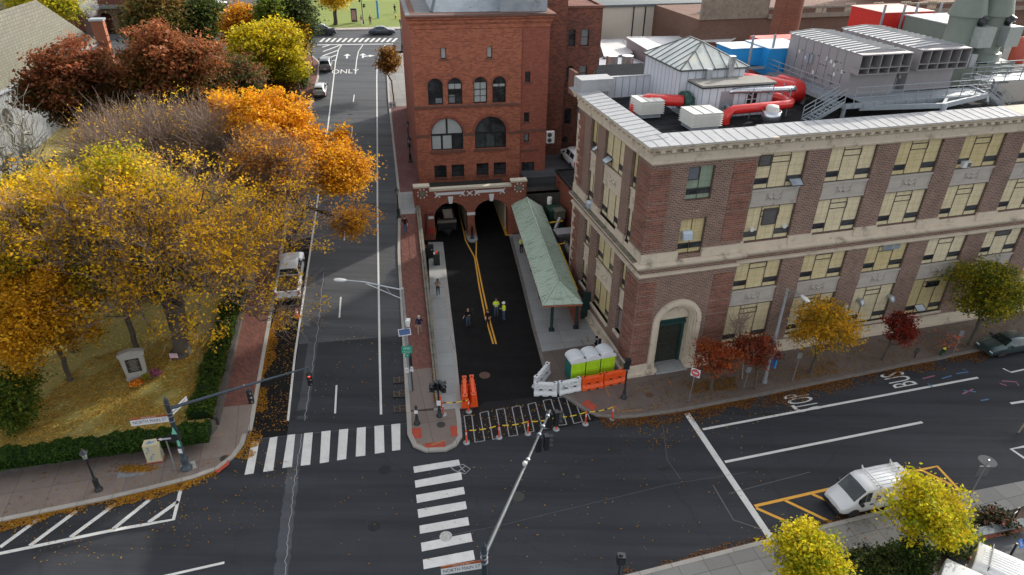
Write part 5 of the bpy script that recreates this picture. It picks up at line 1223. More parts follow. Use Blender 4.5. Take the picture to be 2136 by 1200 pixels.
# cream building
e=empty('cream_building',None,'long cream sided building with dark roof edge and green window','building',mat=FM); yB=57.
def fb(px,py,y): return FW.w(px,py,y)
xa,_=fb(1245,70,yB); xb,zt=fb(1478,9,yB); _,zb_=fb(1400,75,yB)
g0,h1=fb(1387,25,yB); g1,h0=fb(1416,52,yB)
mb=MB(); mb.box(xa-8,xb,yB,yB+8,2,zt); mb.build('wall',plain('cream siding',(.56,.52,.44),.8,var=.05),e); mb=MB(); mb.box(xa-8,xb+.4,yB-.3,yB+8.4,zt,zt+.3); mb.add([(xa-8,yB-.3,zt+.3),(xb+.4,yB-.3,zt+.3),(xb+.4,yB+8,zt+2.2),(xa-8,yB+8,zt+2.2)],[(0,1,2,3)]); mb.build('roof',plain('slate roof',(.1,.12,.13),.6),e)
rect_window(e,I4,g0,g1,h0,h1,yB-.02,M_BLK,plain('green film window',(.03,.22,.17),.2),[((g0+g1)/2-.03,(g0+g1)/2+.03,h0,h1),(g0,g1,(h0+h1)/2,(h0+h1)/2+.05)])
mb=MB()
for px in (1320,1344): x,_=fb(px,40,yB); mb.tube([(x,yB-.1,8),(x,yB-.1,zt)],.08,6)
mb.build('downpipe',M_BLK,e)
# library with balustrade
e=empty('balustraded_building',None,'brown brick building with stone balustrade along its flat roof','building',mat=FM); yL=44.
x0,zc=fb(1478,20,yL); _,zt=fb(1700,14,yL); _,zl=fb(1700,30,yL); x1,_=fb(2200,50,yL)
xs_,_=fb(1600,30,yL)
mb=MB(); mb.box(x0-1,x1+6,yL,yL+25,2,zl-.2); mb.build('wall',brick('brown brick far',(.2,.115,.085),(.15,.085,.065),(.2,.15,.12),.3,.1,.35),e)
mb=MB(); mb.box(xs_,x1+6,yL-.45,yL+.3,zl-.3,zl+.25); mb.box(xs_,x1+6,yL-.3,yL+.1,zt-.15,zt+.1); mb.box(x0-1,xs_,yL-.2,yL+.2,zl-.2,zl+2.6); mb.build('cornice',plain('dirty stone cornice',(.26,.22,.18),.9,var=.3,vs=2),e)
mb=MB(); 
k=xs_
while k<x1+4:
    mb.box(k,k+2.6,yL-.2,yL,zl+.2,zt-.1); k+=4.4
mb.build('parapet_panels',MATS['brown brick far'],e); mb=MB(); k=xs_+2.6
while k<x1+4:
    for j in range(5): mb.lathe([(.09,0),(.15,.3),(.07,.75),(.12,1.0)],6,(k+.25+j*.32,yL-.1,zl+.25))
    k+=4.4
mb.build('balusters',M_LIME,e)
e=empty('brick_chimney',None,'tall round brick chimney in front of the balustraded building','chimney',mat=FM); a=FW.g(1600,75,17.); mb=MB(); mb.lathe([(1.75,4),(1.55,20),(1.3,40)],24,(a[0],a[1]-3,0)); mb.build('shaft',brick('chimney brick',(.27,.11,.075),(.2,.085,.06),(.12,.06,.045),.35,.14,.3),e)
# tall block added uphill to shade the tunnel area, mostly out of frame
e=empty('added_shade_block',(60,117,0),'tall brown block added behind the balustraded building to shade the tunnel area','building',rz=math.radians(45)); mb=MB(); mb.box(-5,12,-5,4,2,82); mb.build('wall',MATS['brown brick far'],e)
# ================================================================ CHURCH, LEFT EDGE
e=empty('church',(0,0,0),'large church hall with pale shingle roof and grey clapboard wall','church')
E0=G(-60,222,13.); E1=G(205,88,13.); dE=_n(E1-E0); nE=np.array([dE[1],-dE[0],0]); 
if nE[0]<0: nE=-nE
K=G(75,0,23.); E2=E1+np.array([0,0,0.]); up=G(75,0,23.); L0=E0-dE*25; top0=up-dE*70
mb=MB(); mb.quad(tuple(L0),tuple(E1),tuple(up),tuple(top0)); mb.add([tuple(E1),tuple(up),tuple(up-nE*22+np.array([0,0,-9])),tuple(E1-nE*40)],[(0,1,2,3)]) if False else None
mb.build('roof',M_SHIN,e)
mb=MB(); d=np.array([0,0,-.3]); o_=nE*.1; mb.quad(tuple(L0+o_),tuple(E1+o_),tuple(E1+d+o_),tuple(L0+d+o_)); mb.bar(tuple(L0+nE*.15),tuple(E1+nE*.15),.35,.25); mb.build('gutter',plain('lead gutter',(.25,.27,.3),.5),e)
mb=MB(); i_=-nE*.9; g_=lambda p,z:(p[0]+i_[0],p[1]+i_[1],z); mb.quad(g_(L0,3),g_(E1,3),g_(E1,12.9),g_(L0,12.9)); mb.quad(g_(E1,3),(E1[0]-nE[0]*30,E1[1]-nE[1]*30,3),(E1[0]-nE[0]*30,E1[1]-nE[1]*30,12.9),g_(E1,12.9)); 
mb.build('wall',M_SIDING,e)
for px,py in ((12,248),(54,322)):
    c=G(px,py,0)
    # window centre on the church wall plane
    n3=nE; r=ray(px,py); cc=np.array([0,0,CAMH]); q=E0+i_; t=(n3@(q-cc))/(n3@r); c=cc+r*t+nE*.05
    m1=MB(); m1.tube([tuple(c),tuple(c+nE*.03)],1.05,20); w_=m1.build('round_window',M_GLS,e); m1=MB(); R=1.15; pts=[tuple(c+dE*R*math.cos(2*PI*k/20)+np.array([0,0,R*math.sin(2*PI*k/20)])+nE*.05) for k in range(21)]; m1.tube(pts,.12,6); m1.build('frame',M_SIDING,w_)
# brick chimney near the church with steam
c=np.array([-60,97,0.]); b0=G(211,72,14.)
e=empty('small_chimney',None,'small brick chimney with steam beside the shingle roof','chimney',mat=Matrix.Translation((b0[0],b0[1],0))@Matrix.Rotation(.25,4,'Z')); mb=MB(); mb.box(-.75,.75,-.6,.6,4,15.8); mb.build('stack',brick('chimney orange brick',(.36,.13,.07),(.28,.1,.06),(.2,.1,.07),.22,.08,.2),e); mb=MB(); mb.box(-.9,.9,-.75,.75,15.8,16.05); mb.build('cap',M_GALV,e)
m,nt_,b_=newmat('steam'); nt_.nodes.remove(b_); vp=N(nt_,'VolumePrincipled'); tc=coords(nt_); f=noise(nt_,tc,1.2,4,.7); mu=N(nt_,'Math',operation='MULTIPLY'); nt_.links.new(ramp(nt_,f,[(.4,0.),(.65,1.)]),mu.inputs[0]); mu.inputs[1].default_value=.35; nt_.links.new(mu.outputs[0],vp.inputs['Density']); vp.inputs['Color'].default_value=(1,1,1,1)
nt_.links.new(vp.outputs[0],nt_.nodes['Material Output'].inputs['Volume'])
mb=MB(); mb.lathe([(0,0),(.7,.3),(1.2,1.2),(1.3,2.),(.8,2.8),(0,3)],12,(0,0,0)); o=mb.build('steam_plume',m); o.location=(b0[0]-.6,b0[1],16.1); tag(o,'white steam drifting from the small brick chimney','steam',kind='stuff')
# brick houses top left
def house(px,py,az,w_,d_,h_,label,wallm,wins,zb=None,porch=False,roofm=None):
    p=Wt(px,py); W_=Wall(p,az); z0=p[2]-1; e=empty('brick_house',None,label,'house','brick houses behind the church',mat=Matrix.Translation((p[0],p[1],z0))@Matrix.Rotation(math.radians(az),4,'Z'))
    mb=MB(); mb.box(0,w_,0,d_,0,h_); mb.build('wall',wallm,e)
    for a,b,c,d in wins:
        rect_window(e,I4,a,b,c,d,-.03,M_WHT,M_GLS,[((a+b)/2-.03,(a+b)/2+.03,c,d),(a,b,(c+d)/2,(c+d)/2+.05)])
    mb=MB(); mb.add([(-.4,-.4,h_),(w_+.4,-.4,h_),(w_+.4,d_+.4,h_),(-.4,d_+.4,h_),(w_*.5,d_*.5,h_+3)],[(0,1,4),(1,2,4),(2,3,4),(3,0,4),(3,2,1,0)]); mb.build('roof',roofm or M_ROOF,e); return e
M_BRH=brick('house brick',(.2,.06,.045),(.14,.05,.04),(.16,.09,.07),.22,.08,.3)
e=house(190,62,8,16,8,12,'brick house with arched brown porch and white windows',M_BRH,[(1.5,2.5,7.,9.),(5,6.,7.,9.),(8.5,9.5,7,9.),(12.5,13.5,7,9.)])
mb=MB(); grid_wall(mb,Matrix.Translation((0,-2.2,0)),0,13,0,4.9,[(3,4.9,0,4.2,.95,1),(5.8,7.7,0,4.2,.95,1),(8.6,10.5,0,4.2,.95,1),(11.,12.6,0,4.2,.8,1)],0,.4); mb.quad((0,0,0),(0,-2.2,0),(0,-2.2,4.9),(0,0,4.9)); mb.build('porch_arcade',plain('brown porch stone',(.15,.09,.075),.8,var=.2),e); mb=MB(); mb.box(-.6,13.5,-2.9,0,4.9,5.2); mb.build('porch_roof',plain('porch slate',(.16,.17,.18),.6),e)
house(75,62,8,13,8,12,'darker brick house with louvred white shutters behind the shingle roof',M_BRH,[(3.+k*2.6,4.2+k*2.6,5.4,7.6) for k in range(4)])
mb=MB(); p=Wt(183,60); mb.tube([(p[0],p[1],p[2]-1),(p[0]-1.8,p[1]+1,p[2]+17)],.16,6); o=mb.build('flagpole',M_OFFW); tag(o,'slim white pole leaning in front of the arched porch','pole')
# ================================================================ TREES AND PLANTS
def leafmat(name):
    m=bpy.data.materials.new(name); m.use_nodes=True; nt=m.node_tree; b=nt.nodes['Principled BSDF']; out=nt.nodes['Material Output']
    at_=N(nt,'Attribute'); at_.attribute_name='Col'; tr=N(nt,'BsdfTranslucent'); mx=N(nt,'MixShader'); mx.inputs[0].default_value=.55
    nt.links.new(at_.outputs['Color'],b.inputs['Base Color']); b.inputs['Roughness'].default_value=.6; b.inputs['Specular IOR Level'].default_value=.25
    nt.links.new(at_.outputs['Color'],tr.inputs['Color']); nt.links.new(b.outputs[0],mx.inputs[1]); nt.links.new(tr.outputs[0],mx.inputs[2]); nt.links.new(mx.outputs[0],out.inputs[0]); return m
M_LEAF=leafmat('leaf')
M_BARK=plain('brown grey bark',(.09,.075,.06),.9,var=.35,vs=6); M_BARKG=plain('pale grey bark',(.24,.21,.18),.9,var=.35,vs=5); M_BARKP=plain('whitish mottled bark',(.25,.24,.2),.9,var=.4,vs=3)
M_TWIG=plain('mauve grey twigs',(.26,.19,.15),.9,var=.3,vs=2)
def mesh_from(name,V,F,mat,cols=None,smooth=False):
    V=np.asarray(V,np.float32); F=np.asarray(F,np.int32); me=bpy.data.meshes.new(name); nv=len(V); nf=len(F); k=F.shape[1]
    me.vertices.add(nv); me.vertices.foreach_set('co',V.ravel()); me.loops.add(nf*k); me.loops.foreach_set('vertex_index',F.ravel()); me.polygons.add(nf)
    me.polygons.foreach_set('loop_start',np.arange(0,nf*k,k,dtype=np.int32)); me.polygons.foreach_set('loop_total',np.full(nf,k,np.int32))
    if smooth: me.polygons.foreach_set('use_smooth',np.ones(nf,bool))
    me.materials.append(mat); me.update(calc_edges=True)
    if cols is not None:
        a=me.color_attributes.new('Col','FLOAT_COLOR','POINT'); a.data.foreach_set('color',np.hstack([cols,np.ones((nv,1))]).astype(np.float32).ravel())
    return me
def unit(rs,n): v=rs.normal(size=(n,3)); return v/np.linalg.norm(v,axis=1)[:,None]
def leaves_mesh(name,P,rs,size,palette,clump_id=None,updroop=.4,vals=None):
    """P leaf centres (n,3); palette (k,3) colours; vals index-ish 0..1 choosing along the palette"""
    n=len(P); a=unit(rs,n); nrm=unit(rs,n); nrm[:,2]=np.abs(nrm[:,2])+updroop; nrm/=np.linalg.norm(nrm,axis=1)[:,None]
    a-=nrm*(a*nrm).sum(1)[:,None]; a/=np.linalg.norm(a,axis=1)[:,None]; b=np.cross(nrm,a); s=(size*rs.uniform(.45,1.6,n))[:,None]
    V=np.stack([P-a*s,P-b*s*.55+nrm*s*.12,P+a*s,P+b*s*.55+nrm*s*.12],1).reshape(-1,3); F=np.arange(4*n).reshape(-1,4)
    pal=np.array(palette); x=np.clip(vals if vals is not None else rs.uniform(0,1,n),0,.999)*(len(pal)-1); i=x.astype(int); f=(x-i)[:,None]; c=pal[i]*(1-f)+pal[np.minimum(i+1,len(pal)-1)]*f
    c=c*rs.uniform(.72,1.25,(n,1)); c=np.repeat(np.clip(c,0,1),4,0); return mesh_from(name,V,F,M_LEAF,c)
def tubes_mesh(name,A,B,ra,rb,mat,k=5):
    n=len(A); d=B-A; L=np.linalg.norm(d,axis=1); L[L==0]=1e-6; d=d/L[:,None]; up=np.tile([0.,0,1],(n,1)); up[np.abs(d[:,2])>.95]=[1,0,0]; x=np.cross(d,up); x/=np.linalg.norm(x,axis=1)[:,None]; y=np.cross(d,x)
    V=np.zeros((n,2,k,3)); 
    for j in range(k):
        t=2*PI*j/k; o=x*math.cos(t)+y*math.sin(t); V[:,0,j]=A+o*ra[:,None]; V[:,1,j]=B+o*rb[:,None]
    base=(np.arange(n)*2*k)[:,None]; F=np.concatenate([np.stack([base[:,0]+j,base[:,0]+k+j,base[:,0]+k+(j+1)%k,base[:,0]+(j+1)%k],1) for j in range(k)])
    return mesh_from(name,V.reshape(-1,3),F,mat,smooth=k>3)
def grow(rs,base,fork,ells,n,jit=.5):
    """ells: list of (centre, radii). returns nodes, parents"""
    T=[np.array(base,float)]; par=[-1]; steps=6
    for i in range(1,steps+1):
        q=i/steps; p=np.array(base)*(1-q)+np.array(fork)*q; p=p+rs.normal(size=3)*.06*np.linalg.norm(np.array(fork)-base)/steps*(i<steps); T.append(p); par.append(len(T)-2)
    tot=sum(np.prod(e[1]) for e in ells); pts=[]
    for c,r in ells:
        m=max(8,int(n*np.prod(r)/tot)); u=unit(rs,m)*(rs.uniform(0,1,m)**.42)[:,None]; pts.append(np.array(c)+u*np.array(r))
    pts=np.concatenate(pts); f=np.array(fork); d0=np.linalg.norm(pts-f,axis=1); pts=pts[np.argsort(d0)]; d0=np.sort(d0)
    N_=np.zeros((len(T)+len(pts),3)); N_[:len(T)]=T; cnt=len(T); rt=np.zeros(len(N_)); rt[:cnt]=0
    path=np.zeros(len(N_))
    for p in pts:
        d=np.linalg.norm(N_[3:cnt]-p,axis=1)+.22*path[3:cnt]; j=3+int(np.argmin(d)); q=N_[j]; L=np.linalg.norm(p-q)
        N_[cnt]=p; par.append(j); path[cnt]=path[j]+L; cnt+=1
    return N_[:cnt],np.array(par)
def tree(label,center,radii,h,leafn=11400,size=0.112,palette=((.3,.2,.03),),kind='deciduous_tree',cat='tree',group=None,seed=1,nodes=260,bark=None,twigs=0,trunk_r=None,base=None,extra=(),valfn=None,sig=.45,gz=None,forkh=.35,twl=1.2,name_crown='crown',lean=(0,0),twigr=.013):
    rs=np.random.RandomState(seed); c=np.array(center,float); bs=np.array(base if base is not None else (c[0]+lean[0],c[1]+lean[1],gz),float)
    r=np.array(radii,float); fork=bs*(1-forkh)+c*forkh; fork[2]=bs[2]+(c[2]-r[2]*.75-bs[2])*.9 if c[2]-r[2]*.75>bs[2]+.5 else bs[2]+(c[2]-bs[2])*.35
    ells=[(c,r*.8)]+[(np.array(a),np.array(b)) for a,b in extra]
    for q in range(6):
        a_=rs.uniform(0,2*PI); k_=rs.uniform(.35,.66); ells.append((c+np.array([math.cos(a_)*k_*r[0],math.sin(a_)*k_*r[1],rs.uniform(-.35,.5)*r[2]]),r*rs.uniform(.34,.52)))
    Nn,par=grow(rs,bs,fork,ells,nodes); n=len(Nn); ch=np.zeros(n)
    for i in range(n-1,0,-1): ch[par[i]]+=ch[i]+ (1 if ch[i]==0 else 0)
    lv=np.maximum(ch,1.); tot=lv[0]; tr=trunk_r or .05*h**.95*.6; rad=np.maximum(tr*(lv/tot)**.52,.012)
    e=empty(kind,tuple(bs),label,cat,group); o3=bs
    idx=np.arange(1,n); A=Nn[par[idx]]-o3; B=Nn[idx]-o3; ra=np.minimum(rad[par[idx]],rad[idx]*1.7); ra[:6]=rad[par[idx[:6]]]; 
    # root flare
    ra[0]*=1.5
    def add(nm,me): o=bpy.data.objects.new(nm,me); C.objects.link(o); o.parent=e; return o
    tk=idx<=6
    tmb=MB(); tr_=[rad[0]*1.55,rad[0]*1.12]+[rad[i] for i in range(2,7)]; tp_=[Nn[0]-o3,(Nn[0]*.7+Nn[1]*.3)-o3]+[Nn[i]-o3 for i in range(2,7)]
    tmb.tube([tuple(p) for p in tp_],tr_,12); tmb.build('trunk',bark or M_BARK,e)
    if (~tk).any(): add('branches',tubes_mesh('branches',A[~tk],B[~tk],ra[~tk],rad[idx][~tk],bark or M_BARK,5))
    term=Nn[7:]; tn=np.arange(7,n)
    if twigs:
        m=twigs; k=rs.choice(tn,m); P=Nn[k]-o3; dirn=P-(fork-o3); dirn/=np.linalg.norm(dirn,axis=1)[:,None]+1e-6; d=dirn*.8+unit(rs,m)*.8; d[:,2]+=.35; d/=np.linalg.norm(d,axis=1)[:,None]; L=rs.uniform(.4,1.,m)*twl
        E1=P+d*L[:,None]; d2=d+unit(rs,m)*.5; d2/=np.linalg.norm(d2,axis=1)[:,None]; E2=E1+d2*(L*.7)[:,None]; d3=d+unit(rs,m)*.7; d3/=np.linalg.norm(d3,axis=1)[:,None]; S_=P+d*(L*.5)[:,None]; E3=S_+d3*(L*.7)[:,None]
        tA=np.concatenate([P,E1,S_]); tB=np.concatenate([E1,E2,E3]); rr=np.full(len(tA),twigr); add('twigs',tubes_mesh('twigs',tA,tB,rr,rr*.5,M_TWIG if bark is not M_BARKP else bark,3))
        tips=np.concatenate([E1,E2,E3])
    if leafn:
        nc=max(40,leafn//26); k=rs.choice(tn,nc); cc=Nn[k]-o3+rs.normal(size=(nc,3))*sig*.5
        if twigs: kk=rs.choice(len(tips),nc); cc=tips[kk]
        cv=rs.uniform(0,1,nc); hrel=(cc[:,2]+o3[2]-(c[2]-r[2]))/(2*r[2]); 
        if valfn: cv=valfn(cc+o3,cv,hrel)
        q=rs.randint(0,nc,leafn); off=rs.normal(size=(leafn,3))*np.array([sig,sig,sig*.5]); P=cc[q]+off
        P[:,2]=np.maximum(P[:,2],.3); vals=np.clip(cv[q]+rs.normal(size=leafn)*.1,0,1)
        add(name_crown,leaves_mesh('leaves',P,rs,size,palette,vals=vals))
    return e
def TC(px,py,h,fn=None): p=Wt(px,py,h,fn); return p
def mpx(p,rx): # metric size of a pixel length at a point
    cc=RW.T@(np.array(p)-[0,0,CAMH]); return rx*cc[2]/FOC
def ptree(label,px,py,h,rx,rz,fn=None,base=None,**kw):
    fn=fn or sz; c=TC(px,py,h,fn); r=mpx(c,rx); b=None
    if base is not None: b=Wt(base[0],base[1],.1,fn) if fn is sz else G(base[0],base[1],.13)
    return tree(label,c,(r,r,rz),h,gz=fn(c),base=b,**kw)
OR=((.28,.1,.01),(.62,.27,.015),(.8,.42,.02)); GOLD=((.4,.26,.015),(.74,.43,.012),(.9,.52,.014),(.95,.62,.02)); YG=((.1,.16,.012),(.32,.32,.015),(.7,.52,.02)); RED=((.04,.055,.014),(.09,.06,.018),(.24,.075,.032),(.36,.12,.055)); 
GRN=((.03,.05,.012),(.06,.09,.018),(.12,.14,.03)); OLV=((.05,.07,.015),(.14,.13,.03),(.3,.13,.04)); YEL=((.12,.14,.01),(.45,.38,.02),(.75,.55,.02)); BRY=((.22,.3,.015),(.6,.52,.015),(.78,.6,.02)); BRN=((.1,.05,.02),(.22,.09,.02),(.36,.16,.03)); CRM=((.1,.035,.015),(.28,.05,.02),(.4,.09,.03))
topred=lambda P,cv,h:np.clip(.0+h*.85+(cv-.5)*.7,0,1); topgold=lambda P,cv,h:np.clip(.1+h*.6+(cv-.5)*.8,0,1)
# --- park, foreground
big=G(383,748,1.); 
cA=TC(368,500,10.); rA=mpx(cA,200)
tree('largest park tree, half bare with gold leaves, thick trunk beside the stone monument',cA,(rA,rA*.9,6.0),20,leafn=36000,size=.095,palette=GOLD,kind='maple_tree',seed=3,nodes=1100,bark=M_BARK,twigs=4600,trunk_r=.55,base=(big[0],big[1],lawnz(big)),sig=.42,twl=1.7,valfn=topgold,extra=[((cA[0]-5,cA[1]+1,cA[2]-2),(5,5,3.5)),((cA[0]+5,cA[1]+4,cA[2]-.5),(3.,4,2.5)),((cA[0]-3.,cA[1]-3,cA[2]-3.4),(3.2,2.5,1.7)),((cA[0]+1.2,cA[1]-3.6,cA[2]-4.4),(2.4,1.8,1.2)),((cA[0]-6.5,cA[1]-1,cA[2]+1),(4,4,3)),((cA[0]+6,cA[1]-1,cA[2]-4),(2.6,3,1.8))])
ptree('half bare tree leaning over the hill street with amber leaf tips, above the white pickup',560,372,10,74,3.,leafn=13300,size=0.098,palette=OR,kind='maple_tree',seed=8,nodes=500,bark=M_BARKG,twigs=3800,base=(520,600),sig=.4,twl=1.8,trunk_r=.4)
ptree('brightest orange tree leaning towards the hill street, dense leaves',560,262,11.5,92,2.5,leafn=49400,size=0.119,palette=((.5,.2,.01),(.8,.38,.012),(.88,.5,.02)),kind='honey_locust',seed=11,nodes=420,base=(600,420),extra=[(TC(640,312,10.),(2.8,2.8,1.3)),(TC(500,245,11.),(2.5,2.5,1.2))],sig=.38,trunk_r=.35,twigs=300)
ptree('low orange sprays of leaves reaching over the hill street lane, below the brightest orange tree',690,358,9.0,60,1.7,leafn=17100,size=0.112,palette=((.45,.18,.01),(.8,.4,.015),(.85,.48,.02)),kind='honey_locust',seed=12,nodes=260,base=(610,470),sig=.45,trunk_r=.25,twigs=900)
ptree('small spray of amber leaves over the hill street, beside the white dashes',722,462,6.5,40,1.1,leafn=2600,size=.1,palette=((.5,.22,.015),(.78,.4,.02)),kind='honey_locust',seed=13,nodes=110,base=(615,480),sig=.35,trunk_r=.16,twigs=500)
ptree('bare mauve grey tree with upright twigs in front of the red trees',305,330,9.2,150,4.,leafn=4180,size=0.091,palette=GOLD,kind='bare_tree',seed=21,nodes=900,bark=M_BARKG,twigs=6500,sig=.6,twl=2.1,trunk_r=.5)
ptree('second bare grey tree standing between the bare mauve tree and the brightest orange tree',455,320,9.5,85,3.8,leafn=1710,size=0.091,palette=OR,kind='bare_tree',seed=22,nodes=500,bark=M_BARKG,twigs=3600,twl=2.,trunk_r=.4)
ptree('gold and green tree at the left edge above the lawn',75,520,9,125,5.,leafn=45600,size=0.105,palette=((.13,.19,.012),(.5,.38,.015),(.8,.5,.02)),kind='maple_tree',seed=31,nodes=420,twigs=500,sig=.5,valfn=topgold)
ptree('deep orange gold tree low at the left edge beside the lawn',95,660,6.0,105,3.6,leafn=38000,size=0.098,palette=((.3,.18,.012),(.66,.34,.014),(.82,.46,.02)),kind='maple_tree',seed=32,nodes=350,twigs=300,sig=.45)
ptree('bright yellow tree with greenish centre behind the largest park tree',290,432,11.3,80,4.0,leafn=26600,size=0.105,palette=((.22,.26,.012),(.6,.46,.02),(.75,.5,.02)),kind='maple_tree',seed=33,nodes=350,twigs=500,sig=.45)
ptree('green and yellow tree between the gold left tree and the largest park tree',235,570,7.,95,4.,leafn=24700,size=0.098,palette=YG,kind='maple_tree',seed=34,nodes=350,twigs=600,sig=.5)
ptree('small green tree at the bottom left corner of the lawn',15,835,3.2,62,2.4,leafn=13300,size=0.091,palette=((.04,.08,.012),(.09,.15,.015),(.2,.2,.02)),kind='small_tree',seed=35,nodes=160,sig=.35)
ptree('pale barked bare limbs at the left edge in front of the church',35,330,11,75,5,leafn=0,kind='bare_tree',seed=41,nodes=150,bark=M_BARKP,twigs=260,twl=2.,trunk_r=.4,twigr=.018)
# --- back of the park
RR=((.04,.065,.014),(.12,.08,.02),(.3,.095,.035),(.45,.17,.07))
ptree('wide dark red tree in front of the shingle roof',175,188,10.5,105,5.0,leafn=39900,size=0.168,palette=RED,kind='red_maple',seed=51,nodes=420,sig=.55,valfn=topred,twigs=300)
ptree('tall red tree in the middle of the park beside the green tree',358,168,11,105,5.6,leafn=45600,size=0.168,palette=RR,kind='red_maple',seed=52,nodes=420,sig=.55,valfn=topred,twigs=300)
ptree('small rust red crown peeking behind the bare mauve tree',245,262,6.5,50,2.2,leafn=8550,size=0.140,palette=RED,kind='red_maple',seed=53,nodes=150,sig=.5)
ptree('green tree with pink tips between the tall red and yellow trees',488,192,8.5,58,4.4,leafn=20900,size=0.140,palette=((.03,.05,.012),(.07,.09,.02),(.13,.12,.04),(.3,.09,.05)),kind='maple_tree',seed=54,nodes=220,sig=.6,valfn=topred)
ptree('bright yellow tree beside the upper brick sidewalk',545,120,9.3,80,4.8,leafn=43700,size=0.161,palette=((.14,.17,.012),(.55,.45,.015),(.82,.6,.02)),kind='maple_tree',seed=55,nodes=300,sig=.5,valfn=topgold)
ptree('dark russet tree below the bright yellow tree by the parked wagon',572,190,5.5,44,2.4,leafn=17100,size=0.140,palette=((.03,.04,.01),(.1,.05,.02),(.2,.06,.025)),kind='maple_tree',seed=56,nodes=200,sig=.5)
ptree('olive green tree with russet top at the upper left, beside the arched porch',335,48,10,62,5,leafn=20900,size=0.210,palette=OLV,kind='maple_tree',seed=57,nodes=220,sig=.9,valfn=topred)
ptree('round dark green tree left of the far white van',418,48,9,42,4.5,leafn=18050,size=0.210,palette=GRN,kind='oak_tree',seed=58,nodes=200,sig=.8)
ptree('narrow upright green tree with yellow edge behind the yellow trees',568,62,10,28,5.5,leafn=15200,size=0.182,palette=((.04,.07,.012),(.1,.15,.02),(.35,.36,.03)),kind='columnar_tree',seed=59,nodes=160,sig=.6)
ptree('orange tree left of the narrow upright green tree',507,62,9,32,4,leafn=13300,size=0.182,palette=OR,kind='maple_tree',seed=60,nodes=150,sig=.7)
ptree('orange tree right of the narrow upright green tree',600,84,8,28,3.6,leafn=12350,size=0.182,palette=((.3,.14,.015),(.6,.32,.02),(.6,.4,.03)),kind='maple_tree',seed=61,nodes=150,sig=.7)
ptree('large dark green tree at the upper road corner',604,52,9.5,46,4.6,leafn=26600,size=0.196,palette=((.025,.045,.014),(.06,.085,.022),(.1,.13,.03)),kind='oak_tree',seed=62,nodes=240,sig=.8)
ptree('yellow tree with bare trunk on the far green lawn',702,-8,6.5,30,3,leafn=8550,size=0.196,palette=((.5,.32,.02),(.75,.5,.03)),kind='maple_tree',seed=63,nodes=120,sig=.7,base=(700,52),trunk_r=.35)
ptree('yellow green foliage behind the top of the shingle roof',95,2,8,80,4,leafn=13300,size=0.210,palette=YG,kind='maple_tree',seed=64,nodes=160,sig=1.)
ptree('slim street tree with rusty brown leaves beside the tower building',811,128,4.6,25,2.3,leafn=6840,size=0.133,palette=((.1,.09,.02),(.26,.11,.02),(.4,.18,.03)),kind='street_tree',seed=65,nodes=110,base=(822,217),trunk_r=.1,sig=.4)
ptree('dark leafy shrub beside the upper brick sidewalk',622,165,1.4,12,1.6,leafn=5700,size=0.140,palette=GRN,kind='shrub',cat='shrub',seed=66,nodes=60,sig=.5)
# --- street trees along the school
f13=lambda p:.13
def stree(label,px,py,base,rx,rz,**kw):
    b=G(base[0],base[1],.13); z=hgt(px,py,b); r_=ray(px,py); k=math.hypot(b[0],b[1])/math.hypot(r_[0],r_[1]); c=np.array([r_[0]*k,r_[1]*k,z]); r=mpx(c,rx); return tree(label,c,(r,r,rz),z,base=b,gz=.13,group=kw.pop('group','street trees along the school pavement'),kind=kw.pop('kind','street_tree'),**kw)
stree('small red and orange tree nearest the no entry sign',1487,757,(1483,814),38,1.3,leafn=4940,size=0.077,palette=((.2,.04,.015),(.42,.08,.02),(.5,.16,.03)),seed=71,nodes=110,trunk_r=.12,twigs=160,sig=.25,twl=.6)
stree('red tree with wide crown touching the tall lamp post',1575,742,(1575,812),45,1.2,leafn=5700,size=0.077,palette=CRM,seed=72,nodes=130,trunk_r=.1,twigs=180,sig=.25,twl=.6)
stree('amber yellow tree between the lamp post and the crimson tree',1722,688,(1691,778),60,1.9,leafn=10450,size=0.091,palette=((.2,.2,.02),(.6,.34,.02),(.75,.42,.025)),seed=73,nodes=170,trunk_r=.13,twigs=160,sig=.35,twl=.8)
stree('small round crimson tree by the bike rack',1872,697,(1841,751),34,1.2,leafn=4940,size=0.077,palette=((.09,.015,.01),(.22,.025,.014),(.34,.04,.02)),seed=74,nodes=100,trunk_r=.1,sig=.25,twigs=60,twl=.6)
stree('large yellow green tree at the right end of the school front',2062,622,(2024,720),70,2.4,leafn=16150,size=0.098,palette=((.05,.09,.012),(.2,.22,.015),(.5,.36,.02)),seed=75,nodes=220,trunk_r=.17,twigs=120,sig=.45,twl=.8)
stree('bare sapling in front of the first ground floor panels',1540,690,(1548,790),22,1.4,leafn=0,seed=76,nodes=60,twigs=110,trunk_r=.05,twl=.9,bark=M_BARKG)
stree('young sapling with a few pink leaves beside the hydrant',1975,710,(1962,737),22,.8,leafn=120,size=.1,palette=((.5,.12,.06),(.6,.2,.1)),seed=77,nodes=24,trunk_r=.03,sig=.2)
# --- near pavement trees
G_near='yellow trees on the near pavement'
stree('larger bright yellow tree hiding the back of the white van',1926,1080,(1905,1150),66,1.55,leafn=17100,size=0.087,palette=BRY,seed=81,nodes=260,trunk_r=.13,twigs=160,sig=.28,twl=.8,group=G_near,bark=M_BARK)
stree('smaller bright yellow tree at the bottom edge beside the red bicycle',1695,1172,(1690,1250),54,1.2,leafn=15200,size=0.084,palette=BRY,seed=82,nodes=220,trunk_r=.1,twigs=120,sig=.26,twl=.7,group=G_near,bark=M_BARK)
